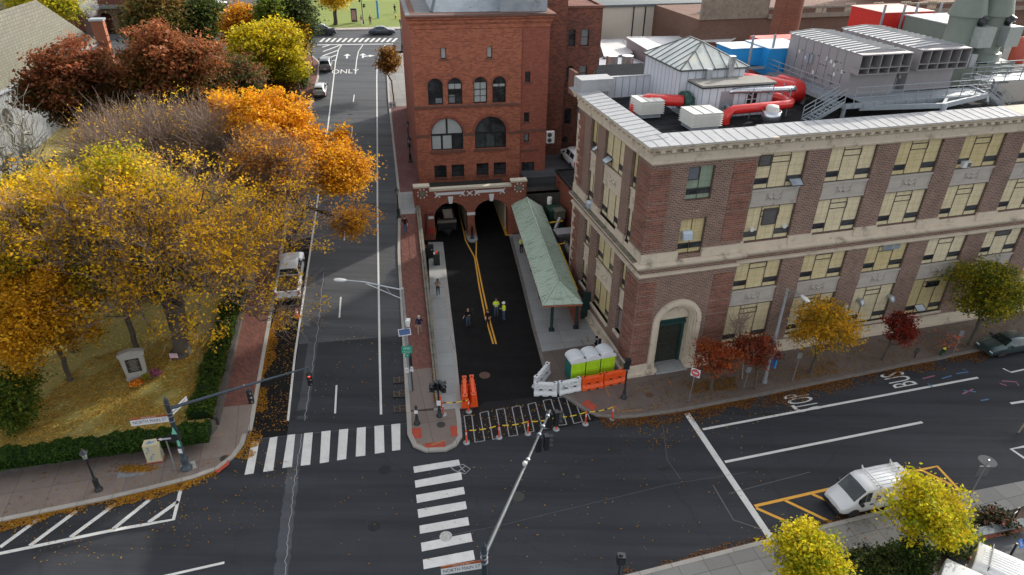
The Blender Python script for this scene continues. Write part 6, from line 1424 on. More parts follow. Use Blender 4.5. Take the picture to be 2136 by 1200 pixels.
# hedge along the park: a box of small leaves
def hedge(label,a,b,w_,h_,n,z0fn,seed,pal=((.02,.055,.008),(.045,.11,.014),(.09,.16,.02)),size=.07,yl=.08):
    rs=np.random.RandomState(seed); a=np.array(a);b=np.array(b); L=np.linalg.norm((b-a)[:2]); d=(b-a)/L; nn=np.array([-d[1],d[0],0]); 
    u=rs.uniform(0,L,n); v=rs.uniform(-.5,.5,n); w=rs.uniform(0,1,n); face=rs.randint(0,3,n); w[face==0]=1+rs.normal(size=(face==0).sum())*.04; v[face==1]=-.5+rs.normal(size=(face==1).sum())*.05; v[face==2]=.5+rs.normal(size=(face==2).sum())*.05
    bump_=1+.1*np.sin(u*1.7)+.08*np.sin(u*4.3+1)+.06*np.sin(u*9+v*5)
    P=a+d*u[:,None]+nn*(v*w_*bump_)[:,None]; P[:,2]=[z0fn(p)+hh for p,hh in zip(P,w*h_*bump_)]
    vals=rs.uniform(0,.9,n); me=leaves_mesh('hedge',P,rs,size,list(pal),vals=vals); o=bpy.data.objects.new('hedge',me); C.objects.link(o)
    mb=MB(); q=max(2,int(L/1.5)); pts=[a+d*L*i/q for i in range(q+1)]
    for p_,q_ in zip(pts,pts[1:]):
        A=[p_+nn*w_*.42,p_-nn*w_*.42,q_-nn*w_*.42,q_+nn*w_*.42]; mb.add([(x[0],x[1],z0fn(x)-.2) for x in A]+[(x[0],x[1],z0fn(x)+h_*.9) for x in A],[(4,5,6,7),(0,4,7,3),(1,2,6,5),(0,1,5,4),(3,7,6,2)])
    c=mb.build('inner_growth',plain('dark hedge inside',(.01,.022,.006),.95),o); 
    tag(o,label,'hedge'); return o
hedge('clipped dark green hedge along the main road side of the park',G(-40,968,.95),G(438,905,.95),1.3,.55,26000,lambda p:.9,91)
hA=at(1.5,-11.9); hedge('clipped green hedge running up the hill along the brick sidewalk',(hA[0],hA[1],0),at(22,-11.9),1.3,.7,22000,lambda p:lawnz(p)-.1,92,pal=((.02,.05,.008),(.06,.11,.012),(.14,.2,.02)))
# low park wall below the hedge
e=empty('park_wall',(0,0,0),'low dark stone wall holding the lawn above the main road pavement','wall'); mb=MB()
a,b=G(-60,1003,.13),G(440,910,.13); cpt=G(454,896,.13); 
def wallseg(a,b,z1a,z1b,th=.35):
    d=_n(b-a); nn=np.array([-d[1],d[0],0])*th; v=[a,b,b+nn,a+nn]; mb.add([(p[0],p[1],-.1) for p in v]+[(v[0][0],v[0][1],z1a),(v[1][0],v[1][1],z1b),(v[2][0],v[2][1],z1b),(v[3][0],v[3][1],z1a)],[(0,1,5,4),(1,2,6,5),(2,3,7,6),(3,0,4,7),(4,5,6,7)])
wallseg(a,b,.95,.95); wallseg(b,cpt,.95,.95); mb.build('wall_front',M_STONE,e); mb=MB()
for s0 in range(0,20): p=np.array(at(1.6+s0,-11.15)); q=np.array(at(2.6+s0,-11.15)); wallseg(q*[1,1,0],p*[1,1,0],sz(q)+max(.18,.85-.04*s0),sz(p)+max(.18,.85-.04*s0))
mb.build('wall_side',M_STONE,e)
# planting bed shrubs
for i,(x,y,n_,s_,pal) in enumerate(((1830,1185,5000,1.5,GRN),(1900,1165,5000,1.5,((.02,.04,.01),(.05,.09,.015),(.09,.14,.02))),(2010,1130,3500,1.1,((.05,.08,.02),(.12,.16,.04),(.3,.3,.2))),(1770,1195,2500,.9,((.04,.05,.02),(.1,.13,.05),(.18,.2,.1))),(2080,1085,1800,.8,((.02,.03,.01),(.05,.06,.02),(.25,.1,.08))))):
    c=G(x,y,.6); lab=('dark green rounded shrub nearest the smaller yellow tree','dense green shrub below the larger yellow tree','pale flowering shrub behind the larger yellow tree','grey green low shrub beside the brick bed wall','sparse shrub with reddish leaves near the railing')[i]
    tree(lab,c,(s_,s_*.9,.55),1.,leafn=n_,size=.09,palette=pal,kind='shrub',cat='shrub',seed=100+i,nodes=60,gz=.1,sig=.25,group='shrubs in the planting bed')
# fallen leaves
def scatter(name,label_,pts,size,pal,seed,z):
    rs=np.random.RandomState(seed); P=np.array(pts); n_=.5+.25*np.sin(P[:,0]*.9+np.sin(P[:,1]*.7)*2)+.25*np.sin(P[:,1]*1.3+P[:,0]*.5)+.2*np.sin(P[:,0]*3.1-P[:,1]*2.3); P=P[rs.uniform(0,1,len(P))<np.clip(n_*1.5+.15,0,1)]; me=leaves_mesh(name,P,rs,size,pal,updroop=6.); o=bpy.data.objects.new(name,me); C.objects.link(o); return tag(o,label_,'leaves',kind='stuff')
rs=np.random.RandomState(7); LV=((.3,.12,.02),(.5,.24,.03),(.65,.38,.04))
def along(pix,wd,n,fnz,pf,pw=2.,side=1):
    P=[pf(x,y) for x,y in pix]; seg=[(a,b,math.hypot(b[0]-a[0],b[1]-a[1])) for a,b in zip(P,P[1:])]; T=sum(s[2] for s in seg); out=[]
    for a,b,L in seg:
        m=int(n*L/T); t=rs.uniform(0,1,m); o_=rs.uniform(0,1,m)**pw*wd*side; 
        clump=.5+.5*np.sin(t*L*1.3)+.3*np.sin(t*L*3.1); nx,ny=-(b[1]-a[1])/L,(b[0]-a[0])/L
        for i in range(m):
            k=o_[i]*(.6+.6*clump[i]); x=a[0]+(b[0]-a[0])*t[i]+nx*k; y=a[1]+(b[1]-a[1])*t[i]+ny*k; out.append((x,y,fnz((x,y))+.03+rs.uniform(0,.04)))
    return out
pts=along([(-20,1093),(195,1050),(300,1026),(400,1001),(450,982)],.75,5200,flat,G2,2.,-1)
pts+=along([(490,955),(510,935),(522,900),(528,862)],.8,1400,flat,G2,2.,-1)
pts+=along([(528,862),(545,760),(565,690),(580,640)],.75,4200,sz,W2,1.6,-1)
scatter('fallen_leaves','orange leaf drift along the park side gutters',pts,.055,LV,1,0)
pts=along([(1250,871),(1340,871),(1420,860),(1600,825),(1800,784),(2000,742),(2060,729)],1.0,9000,flat,G2,2.2,-1)
pts+=along([(2060,729),(2200,700)],1.,800,flat,G2,1.8,-1)+along([(1300,1205),(1500,1153),(1745,1091),(1900,1053)],.4,1500,flat,G2,2.,1)
scatter('fallen_leaves','rusty leaf drift along the school curb',pts,.055,((.16,.06,.02),(.3,.12,.025),(.42,.2,.04)),2,0)
def area(pix,n,fnz,z,pf):
    P=[pf(x,y) for x,y in pix]; xs=[p[0] for p in P]; ys=[p[1] for p in P]; out=[]
    def inside(x,y):
        c=False; j=len(P)-1
        for i in range(len(P)):
            if (P[i][1]>y)!=(P[j][1]>y) and x<(P[j][0]-P[i][0])*(y-P[i][1])/(P[j][1]-P[i][1])+P[i][0]: c=not c
            j=i
        return c
    while len(out)<n:
        x=rs.uniform(min(xs),max(xs)); y=rs.uniform(min(ys),max(ys))
        if inside(x,y): out.append((x,y,fnz((x,y))+z))
    return out
pts=area([(530,900),(560,700),(590,640),(620,700),(600,900)],900,sz,.03,W2)+area([(0,1100),(480,1000),(520,920),(640,980),(520,1120),(100,1190)],420,flat,.02,G2)+area([(1290,872),(1600,830),(1700,850),(1300,960)],420,flat,.02,G2)+area([(1600,830),(1800,790),(1820,800),(1640,850)],250,flat,.02,G2)+area([(965,860),(1200,830),(1280,870),(970,930)],450,flat,.025,G2)+area([(700,1000),(1600,900),(1600,1180),(700,1180)],220,flat,.02,G2)+area([(640,700),(830,650),(840,860),(640,880)],120,sz,.03,W2)
scatter('fallen_leaves','scattered single leaves on the asphalt',pts,.05,LV,3,0)
pts=area([(1320,805),(1450,780),(1800,715),(2130,650),(2130,700),(1800,775),(1420,852),(1300,862)],3800,flat,.15,G2)+area([(0,1000),(440,915),(510,880),(480,970),(300,1020),(0,1080)],420,flat,.155,G2)+area([(1700,1110),(2000,1040),(2050,1080),(1700,1190)],250,flat,.145,G2)
pts+=area([(1430,800),(1530,790),(1540,815),(1440,825)],1200,flat,.15,G2)+area([(1650,770),(1740,755),(1750,780),(1660,795)],700,flat,.15,G2)
scatter('fallen_leaves','scattered leaves on the pavements',pts,.05,((.2,.1,.03),(.4,.2,.04),(.55,.32,.06)),4,0)
pts=along([(866,440),(884,560),(893,640),(900,740),(905,840)],.35,1800,lambda p:sz(p)+.13,lambda x,y:tuple(Wt(x,y,.13)[:2]),2.,1)+along([(824,300),(833,500),(843,720)],.25,1500,sz,W2,2.,1)
scatter('fallen_leaves','thin line of leaves beside the rail wall and the hill street curb',pts,.05,LV,5,0)
pts=area([(60,860),(180,750),(360,700),(480,700),(500,680),(455,830),(430,890),(0,960),(0,900)],24000,lawnz,.04,lambda x,y:tuple(Wt(x,y,0,lawnz)[:2]))
scatter('fallen_leaves','thick carpet of yellow leaves on the park lawn',pts,.06,((.3,.17,.05),(.6,.38,.08),(.8,.58,.12)),6,0)
# ================================================================ VEHICLES
def paint(name,c,metal=.0,rough=.28): return plain(name,c,rough,metal,.04,1.5,coat=.6)
M_TYRE=plain('tyre rubber',(.018,.018,.018),.85); M_RIM=plain('alloy rim',(.4,.41,.42),.35,.7); M_CGL=glass('car glass',(.01,.018,.018),.05,(.03,.045,.042),1.2); M_PLAS=plain('black bumper plastic',(.022,.022,.024),.6)
M_HL=plain('headlight lens',(.6,.62,.62),.12); M_TL=plain('red tail light',(.45,.02,.015),.2); M_PLATE=plain('licence plate',(.6,.62,.6),.5); M_CHR=plain('chrome trim',(.6,.6,.6),.2,.9)
def lerp(a,b,t): return tuple(x+(y-x)*t for x,y in zip(a,b))
def car(label,cat,loc,az,st_,col,wb,wr=.33,win=(),ws=None,rw=None,group=None,name='parked_car',zf=None,tail=True,slope=0.,rails=False,extra=None,glassm=None,bumpers=True,ww=.22):
    """st_: stations (x, halfwidth, zbottom, belt, roof, roofhalf)"""
    M=Matrix.Translation(Vector(loc))@Matrix.Rotation(math.radians(az),4,'Z')@Matrix.Rotation(-slope,4,'Y'); e=empty(name,None,label,cat,group,mat=M)
    def sec(s):
        x,w_,zb,be,ro,rh=s; return [(x,0,zb),(x,w_*.9,zb),(x,w_*.985,zb+.1),(x,w_,zb*.5+be*.5),(x,w_*.985,be-.08),(x,w_*.955,be),(x,rh,ro-.05),(x,rh*.93,ro),(x,rh*.5,ro+.03),(x,0,ro+.04)]
    S=[sec(s) for s in st_]; k=10; mb=MB(); V=[]
    for s in S: V+=s+[(p[0],-p[1],p[2]) for p in s[1:-1][::-1]]
    m=2*k-2; F=[(i*m+j,(i+1)*m+j,(i+1)*m+(j+1)%m,i*m+(j+1)%m) for i in range(len(S)-1) for j in range(m)]
    mb.add(V,F,True); mb.add(V[:m],[tuple(range(m))]); mb.add(V[-m:],[tuple(range(m-1,-1,-1))])
    body=mb.build('body',col,e)
    gm_=glassm or M_CGL
    for i0,i1,a,b in win:      # side windows spanning stations i0..i1, trimmed by a,b
        for sg in (1,-1):
            g=MB(); p5a,p6a=S[i0][5],S[i0][6]; p5b,p6b=S[i1][5],S[i1][6]
            A=lerp(lerp(p5a,p5b,a),lerp(p6a,p6b,a),.12); B=lerp(lerp(p5a,p5b,b),lerp(p6a,p6b,b),.12); C_=lerp(lerp(p5a,p5b,b),lerp(p6a,p6b,b),.9); D=lerp(lerp(p5a,p5b,a),lerp(p6a,p6b,a),.9)
            g.quad(*[(p[0],sg*(p[1]+.012),p[2]+.004) for p in (A,B,C_,D)]); g.build('side_window',gm_,e)
    for nm,q in (('windscreen',ws),('rear_window',rw)):
        if q:
            i0,i1=q; g=MB(); a,b=S[i0],S[i1]; dx=b[6][0]-a[6][0]; dz=b[7][2]-a[7][2]; L=math.hypot(dx,dz); nx,nz=(-dz/L,dx/L) 
            if nz<0: nx,nz=-nx,-nz
            if abs(dz)>abs(dx)*4: nx=(1 if nm=='windscreen' else -1); nz=0
            o=.015
            P=[lerp((a[6][0],a[6][1]*.93,a[7][2]),(b[6][0],b[6][1]*.93,b[7][2]),t) for t in (.07,.93)]
            P=[(p[0]+nx*o,p[1],p[2]+nz*o) for p in P]; c0=[(lerp(a[9],b[9],t)[0]+nx*o,0,lerp(a[9],b[9],t)[2]+nz*o) for t in (.07,.93)]
            g.add([P[0],c0[0],(P[0][0],-P[0][1],P[0][2]),P[1],c0[1],(P[1][0],-P[1][1],P[1][2])],[(0,1,4,3),(1,2,5,4)],True); g.build(nm,gm_,e)
    W_=st_[len(st_)//2][1]
    for x in wb:
        for sg in (1,-1):
            g=MB(); y=sg*(W_-ww*.55); Mw=Matrix.Translation((x,y,wr))@Matrix.Rotation(PI/2,4,'X'); g.lathe([(wr*.55,-ww/2),(wr*.94,-ww/2),(wr,-ww*.3),(wr,ww*.3),(wr*.94,ww/2),(wr*.55,ww/2)],18,M=Mw); w_=g.build('wheel',M_TYRE,e)
            g=MB(); g.lathe([(wr*.6,-ww/2+.02),(wr*.2,-ww/2-.0),(wr*.2,ww/2),(wr*.6,ww/2-.02)],12,M=Mw); g.build('rim',M_RIM,w_)
            g=MB(); g.add([(x+wr*1.17*math.cos(PI*i/10),sg*(W_+.004),wr+wr*1.17*math.sin(PI*i/10)) for i in range(11)]+[(x-wr*1.17,sg*(W_+.004),.2),(x+wr*1.17,sg*(W_+.004),.2)],[tuple(range(13))]); g.build('wheel_arch',M_PLAS,e)
    xf=st_[-1][0]; xr=st_[0][0]; wf=st_[-1][1]; wr_=st_[0][1]; bf=st_[-1][3]; br=st_[0][3]
    for sg in (1,-1):
        g=MB(); g.box(xf-.3,xf+.015,sg*wf*.62,sg*(wf*.99),bf-.26,bf-.1); g.build('headlight',M_HL,e)
        if tail: g=MB(); g.box(xr-.02,xr+.12,sg*wr_*.78,sg*(wr_*.995),br-.42,br-.05); g.build('tail_light',M_TL,e)
    g=MB(); g.box(xf-.05,xf+.03,-wf*.55,wf*.55,bf-.42,bf-.2); g.build('grille',M_PLAS,e)
    if bumpers:
        g=MB(); g.box(xf-.15,xf+.07,-wf*.97,wf*.97,.26,.5); g.build('front_bumper',M_PLAS if bumpers!='body' else col,e); g=MB(); g.box(xr-.07,xr+.1,-wr_*.97,wr_*.97,.3,.52); g.build('rear_bumper',M_PLAS if bumpers!='body' else col,e)
    g=MB(); g.box(xr-.09,xr-.03,-.2,.2,.55,.7); g.build('licence_plate',M_PLATE,e)
    for sg in (1,-1):
        if ws: x=st_[ws[0]][0]; xx=min(st_[ws[0]][0],st_[ws[1]][0])+.35; g=MB(); g.box(xx-.08,xx+.08,sg*(W_-.02),sg*(W_+.2),st_[ws[0]][3]+.02,st_[ws[0]][3]+.2); g.build('wing_mirror',col if bumpers=='body' else M_PLAS,e)
    if extra: extra(e,S,col)
    return e
def vloc(px,py,fn=W2,z=None,dz=.0): p=fn(px,py); return p
P_WH=paint('white car paint',(.66,.67,.68)); P_SIL=paint('silver car paint',(.42,.43,.42),.4); P_GREY=paint('grey car paint',(.2,.21,.22),.4); P_BLK=paint('black car paint',(.012,.014,.018)); P_BLUE=paint('blue grey car paint',(.07,.085,.11),.4); P_GRN=paint('grey green car paint',(.055,.085,.09),.5)
SED=[(-2.35,.72,.35,.82,.86,.66),(-2.2,.84,.3,.92,.97,.72),(-1.75,.9,.24,.95,1.03,.74),(-1.0,.91,.22,.95,1.38,.62),(-.1,.92,.22,.95,1.43,.62),(.45,.92,.22,.94,1.38,.62),(1.2,.91,.22,.93,.96,.78),(1.9,.88,.24,.86,.88,.72),(2.3,.78,.3,.72,.74,.6)]
WAG=[(-2.35,.82,.35,.95,1.0,.72),(-2.25,.86,.3,.98,1.2,.68),(-1.95,.89,.24,.98,1.45,.62),(-.9,.91,.22,.97,1.5,.63),(.3,.91,.22,.96,1.46,.63),(1.1,.9,.22,.95,.99,.76),(1.85,.87,.24,.87,.9,.7),(2.25,.76,.3,.74,.76,.58)]
SUV_=[(-2.45,.88,.42,1.1,1.14,.8),(-2.4,.92,.38,1.12,1.3,.78),(-2.15,.95,.32,1.12,1.78,.7),(-.8,.96,.3,1.12,1.84,.72),(.4,.96,.3,1.1,1.8,.72),(1.15,.95,.3,1.1,1.16,.85),(2.0,.93,.34,1.04,1.07,.82),(2.45,.84,.42,.9,.92,.7)]
VAN=[(-2.45,.88,.42,1.0,1.88,.82),(-2.42,.91,.36,1.0,1.96,.85),(-1.,.92,.3,1.0,2.0,.86),(.55,.92,.3,1.0,1.99,.85),(.9,.92,.3,1.02,1.93,.8),(1.65,.9,.3,1.04,1.14,.8),(2.15,.84,.34,.86,.88,.68),(2.35,.72,.4,.72,.74,.55)]
BIG=[(-2.9,.95,.45,1.2,2.3,.82),(-2.85,1.0,.4,1.2,2.42,.88),(0,1.01,.38,1.2,2.48,.9),(1.4,1.01,.38,1.2,2.44,.88),(2.2,.98,.38,1.15,1.3,.85),(2.8,.9,.42,1.,1.02,.75),(2.95,.8,.45,.8,.82,.6)]
g8=.066
az_up=99.9
def wplace(px,py,dxl,up=True):    # rear-bottom centre pixel -> centre of the car
    p=Wt(px,py); s,t=st(p); return at(s+dxl,t)
sl=math.atan(.066); sl2=math.atan(.135)
car('silver station wagon parked uphill beside the upper brick sidewalk','car',wplace(667,206,2.3),az_up,WAG,P_SIL,(-1.4,1.4),win=((2,3,.1,.95),(3,4,.05,.95),(4,5,.05,.6)),ws=(5,4),rw=(1,2),slope=sl)
car('grey sport utility with dark rear window parked above the silver wagon','car',wplace(679,153,2.5),az_up,SUV_,P_GREY,(-1.5,1.5),wr=.38,win=((2,3,.1,.95),(3,4,.05,.95),(4,5,.05,.6)),ws=(5,4),rw=(1,2),slope=sl)
p=Wt(797,74); s,t=st(p); car('blue grey sedan driving right on the upper cross street','car',at(s+.8,t),9.9,SED,P_BLUE,(-1.4,1.4),win=((3,4,.08,.95),(4,5,.05,.9)),ws=(6,5),rw=(2,3),name='moving_car')
p=Wt(672,75); s,t=st(p); car('black sport utility half hidden by the corner tree on the upper cross street','car',at(s+.8,t),9.9,SUV_,P_BLK,(-1.5,1.5),wr=.38,win=((2,3,.1,.95),(3,4,.05,.95),(4,5,.05,.6)),ws=(5,4),rw=(1,2),name='moving_car')
p=Wt(466,34); s,t=st(p); car('far white delivery van at the top beyond the round dark green tree','van',at(s+1,t),-62,BIG,P_WH,(-1.7,1.7),wr=.38,win=((3,4,.15,.7),),ws=(4,3),name='delivery_van')
p=Wt(455,6); s,t=st(p); car('pale car at the top edge above the far white van','car',at(s+1,t),100,WAG,P_SIL,(-1.4,1.4),win=((2,3,.1,.95),(3,4,.05,.95)),ws=(5,4),rw=(1,2))
p=Wt(468,66); s,t=st(p); car('dark blue car glimpsed between the far white van and the orange tree','car',at(s+1,t),20,SED,P_BLUE,(-1.4,1.4),win=((3,4,.08,.95),(4,5,.05,.9)),ws=(6,5),rw=(2,3))
def pickup():
    p=wplace(603,631,2.95); M=Matrix.Translation(Vector(p))@Matrix.Rotation(math.radians(az_up),4,'Z')@Matrix.Rotation(-sl2,4,'Y')
    def ex(e,S,col):
        mb=MB(); z0,z1=.55,1.2
        for sg in (1,-1): mb.box(-2.95,-.75,sg*.82,sg*.99,.5,z1)
        mb.box(-2.95,-.75,-.85,.85,.5,.72); b=mb.build('cargo_bed',col,e)
        g=MB(); g.box(-3.02,-2.93,-.97,.97,.6,1.18); g.build('tailgate',col,e); g=MB(); g.box(-3.2,-3.0,-.98,.98,.42,.62); g.build('step_bumper',M_CHR,e)
        g=MB(); g.box(-2.9,-.78,-.8,.8,.72,.8); g.build('bed_floor',M_PLAS,e)
        for sg in (1,-1): g=MB(); g.box(-3.04,-2.9,sg*.84,sg*.995,.78,1.12); g.build('tail_light',M_TL,e)
        rs=np.random.RandomState(4); P=np.stack([rs.uniform(-2.8,-.9,2500),rs.uniform(-.75,.75,2500),rs.uniform(.78,1.25,2500)*1.],1); me=leaves_mesh('branches',P,rs,.09,((.05,.035,.02),(.14,.09,.04),(.25,.15,.05))); o=bpy.data.objects.new('debris',me); C.objects.link(o); o.parent=e; o['label']='brown branches and leaves filling the pickup bed'
    ST=[(-.75,.97,.45,1.15,1.2,.86),(-.7,.98,.42,1.16,1.86,.74),(.2,.99,.4,1.16,1.92,.74),(.85,.99,.4,1.15,1.86,.72),(1.5,.99,.4,1.15,1.2,.88),(2.3,.98,.42,1.1,1.14,.86),(2.85,.92,.48,1.0,1.02,.8)]
    car('white pickup truck with a bed full of leaves, seen from behind beside the orange cone','pickup truck',p,az_up,ST,P_WH,(-1.9,1.85),wr=.4,win=((1,2,.1,.95),(2,3,.05,.9),(3,4,.05,.5)),ws=(4,3),rw=(0,1),slope=sl2,tail=False,extra=ex,name='pickup_truck')
pickup()
# white cargo van in the hatched bay
def rack(e,S,col):
    mb=MB()
    for x in (.1,-1.9):
        mb.bar((x,-.85,2.16),(x,.85,2.16),.05,.06)
        for sg in (1,-1): mb.bar((x,sg*.78,1.9),(x,sg*.78,2.14),.06); mb.bar((x,sg*.85,2.12),(x,sg*.85,2.26),.05)
    mb.build('roof_rack',M_WHT,e); mb=MB()
    for k in range(6): mb.box(-2.1,.2,-.62+k*.24,-.6+k*.24,2.02,2.065)
    mb.build('roof_ribs',col,e)
    Mt=Matrix.Translation((-.62,.945,1.32))@Matrix(((-1,0,0,0),(0,0,1,0),(0,1,0,0),(0,0,0,1))); mb=MB(); text_mb('encore',.33,Mt,mb); mb.build('lettering',plain('dark blue lettering',(.02,.03,.08),.5),e)
    mb=MB(); mb.tube([(.15+.14*math.cos(a),.94,1.38+.14*math.sin(a)) for a in [2*PI*i/14+.5 for i in range(13)]],.03,5); mb.build('round_emblem',plain('dark red blue emblem',(.12,.03,.08),.5),e)
    mb=MB(); mb.box(2.33,2.38,-.25,.25,.5,.64); mb.build('front_plate',M_PLATE,e)
    mb=MB()
    for x0,x1 in ((-.95,-.93),(.2,.22)): mb.box(x0,x1,.925,.932,.4,1.6)
    mb.box(-2.2,.2,.93,.935,1.0,1.012); mb.build('door_seams',M_PLAS,e); mb=MB(); mb.box(.35,.6,.93,.97,.92,.97); mb.box(-.8,-.55,.93,.97,.92,.97); mb.build('door_handles',M_PLAS,e)
a=G(1752,1085); b=G(1916,1048); c=(a+b)/2; dirv=_n(a-b); azv=math.degrees(math.atan2(dirv[1],dirv[0])); nrm_=np.array([dirv[1],-dirv[0],0]); 
if nrm_[1]<0: nrm_=-nrm_
c=a-dirv*2.3+nrm_*.85
car('white panel van with roof rack parked in the yellow hatched bay','van',tuple(c),azv,VAN,P_WH,(-1.4,1.5),wr=.33,win=((4,5,.02,.62),(3,4,.1,.98)),ws=(5,4),name='panel_van',extra=rack)
a=G(2062,752); c=a+U*2.6+V_*.9; car('grey green sedan parked at the right edge, facing left','car',tuple(c),195.6,SED,P_GRN,(-1.4,1.4),win=((3,4,.08,.95),(4,5,.05,.9)),ws=(6,5),rw=(2,3),bumpers='body')
pz_=G(1188,351,5.0); car('white hatchback with red tail lights parked above the annex roof','car',(pz_[0]+.6,pz_[1]+1.6,5.0),105,SUV_,P_WH,(-1.5,1.5),win=((2,3,.1,.95),(3,4,.05,.95)),ws=(5,4),rw=(1,2))
mb=MB(); mb.box(-6,8,-4,12,3.6,4.98); o=mb.build('rear_yard',M_ASPHW); o.location=(pz_[0],pz_[1]+2.,0); o.rotation_euler=(0,0,math.radians(11)); tag(o,kind='structure')
# two white vans in the car park, seen from behind/above
def bigrack(e,S,col):
    mb=MB()
    for x in (-2.3,.9): mb.bar((x,-.9,2.62),(x,.9,2.62),.05); mb.bar((x,-.9,2.4),(x,-.9,2.62),.05); mb.bar((x,.9,2.4),(x,.9,2.62),.05)
    mb.build('roof_rack',M_PLAS,e); mb=MB()
    for k in range(8): mb.box(-2.6,1.2,-.63+k*.18,-.61+k*.18,2.5,2.525)
    mb.build('roof_ribs',col,e); mb=MB(); mb.box(-2.88,-2.75,-.12,.12,2.38,2.44); mb.build('brake_light',M_TL,e)
dv=G(2136,1180,2.4)-G(2030,1150,2.4); azb=-38.
def vanb(px,py,lab,ex):
    p=G(px,py,2.4); d=np.array([math.cos(math.radians(azb)),math.sin(math.radians(azb)),0]); c=p+d*2.7; car(lab,'van',(c[0],c[1],.12),azb,BIG,P_WH,(-1.9,1.8),wr=.36,win=((3,4,.1,.7),),ws=(4,3),rw=None,name='panel_van',extra=ex,group='white vans in the near car park')
vanb(2045,1160,'tall white van with black roof rack at the bottom right corner',bigrack); vanb(1975,1195,'white van cut by the bottom edge, beside the taller white van',None)
# dump trailer inside the left arch
T0=G(936,497); e=empty('dump_trailer',None,'black dump trailer loaded with cones and a striped board inside the left arch','trailer',mat=Matrix.Translation((T0[0],T0[1],0))@Matrix.Rotation(math.radians(11.5),4,'Z'))
mb=MB(); 
for q in ((-1.,-.94,1.3,4.5),(.94,1.,1.3,4.5),(-1,1,1.3,1.36),(-1,1,4.44,4.5)): mb.box(q[0],q[1],q[2],q[3],.9,1.65)
mb.box(-1,1,1.3,4.5,.85,.95); mb.box(-.98,.98,1.26,1.3,.3,.85); mb.build('bed',plain('black trailer paint',(.018,.018,.02),.5),e)
mb=MB(); mb.box(-1.02,1.02,1.22,1.28,1.2,1.5); mb.build('wooden_board',plain('weathered board',(.2,.17,.14),.8),e)
mb=MB(); mb.bar((-.7,1.3,.5),(0,-.1,.45),.1); mb.bar((.7,1.3,.5),(0,-.1,.45),.1); mb.bar((0,.1,.1),(0,.1,.8),.08); mb.box(-.35,.35,.5,.8,.45,.75); mb.build('drawbar',M_PLAS,e)
for sg in (-1,1):
    g=MB(); g.lathe([(.2,-.1),(.36,-.1),(.36,.1),(.2,.1)],16,M=Matrix.Translation((sg*1.12,2.9,.36))@Matrix.Rotation(PI/2,4,'Y')); g.build('wheel',M_TYRE,e)
M_ORG=plain('safety orange plastic',(.75,.09,.012),.45,var=.1,vs=4); M_REFL=plain('white reflective band',(.7,.7,.7),.4)
def cone(par_or_none,loc,h,label=None,rot=None,group=None):
    M=Matrix.Translation(Vector(loc))@(rot or Matrix.Identity(4)); e=empty('traffic_cone',None,label,'cone',group,mat=M); mb=MB(); mb.box(-.2,.2,-.2,.2,0,.04); mb.lathe([(.15,.03),(.14,.05),(.03,h),(0,h)],12); mb.build('body',M_ORG,e); mb=MB(); mb.lathe([(.118,h*.45),(.085,h*.66)],12,cap=False); mb.build('reflective_band',M_REFL,e)
T0v=np.array([T0[0],T0[1],0]); ux=np.array([math.cos(.2),math.sin(.2),0]); uy=np.array([-math.sin(.2),math.cos(.2),0])
for k,(x,y,rx_) in enumerate(((-.75,1.8,.2),(-.1,2.2,1.2),(.3,2.0,.9))): 
    q=T0v+ux*x+uy*y; cone(None,(q[0],q[1],.98+.1*k),.7,('upright cone at the left of the trailer bed','cone lying in the middle of the trailer bed','cone leaning on the striped board in the trailer')[k],Matrix.Rotation(rx_,4,'X'))
q=T0v+ux*.35+uy*2.6; mb=MB(); mb.box(-.5,.5,-.02,.02,0,1.3); o=mb.build('striped_board',M_REFL); o.matrix_world=Matrix.Translation((q[0],q[1],1.05))@Matrix.Rotation(.25,4,'Z')@Matrix.Rotation(-1.1,4,'X'); tag(o,'white board with orange frame lying on the trailer load','board'); mb=MB()
for k in range(7): mb.bar((-.45,-.03,.1+k*.17),(.45,-.03,.2+k*.17),.03)
mb.box(-.53,-.47,-.03,.03,0,1.3); mb.box(.47,.53,-.03,.03,0,1.3); mb.build('stripes',plain('amber board frame',(.5,.25,.04),.6),o)
p=Wt(620,661); cone(None,(p[0],p[1],sz(p)+.01),.9,'single orange cone behind the white pickup')
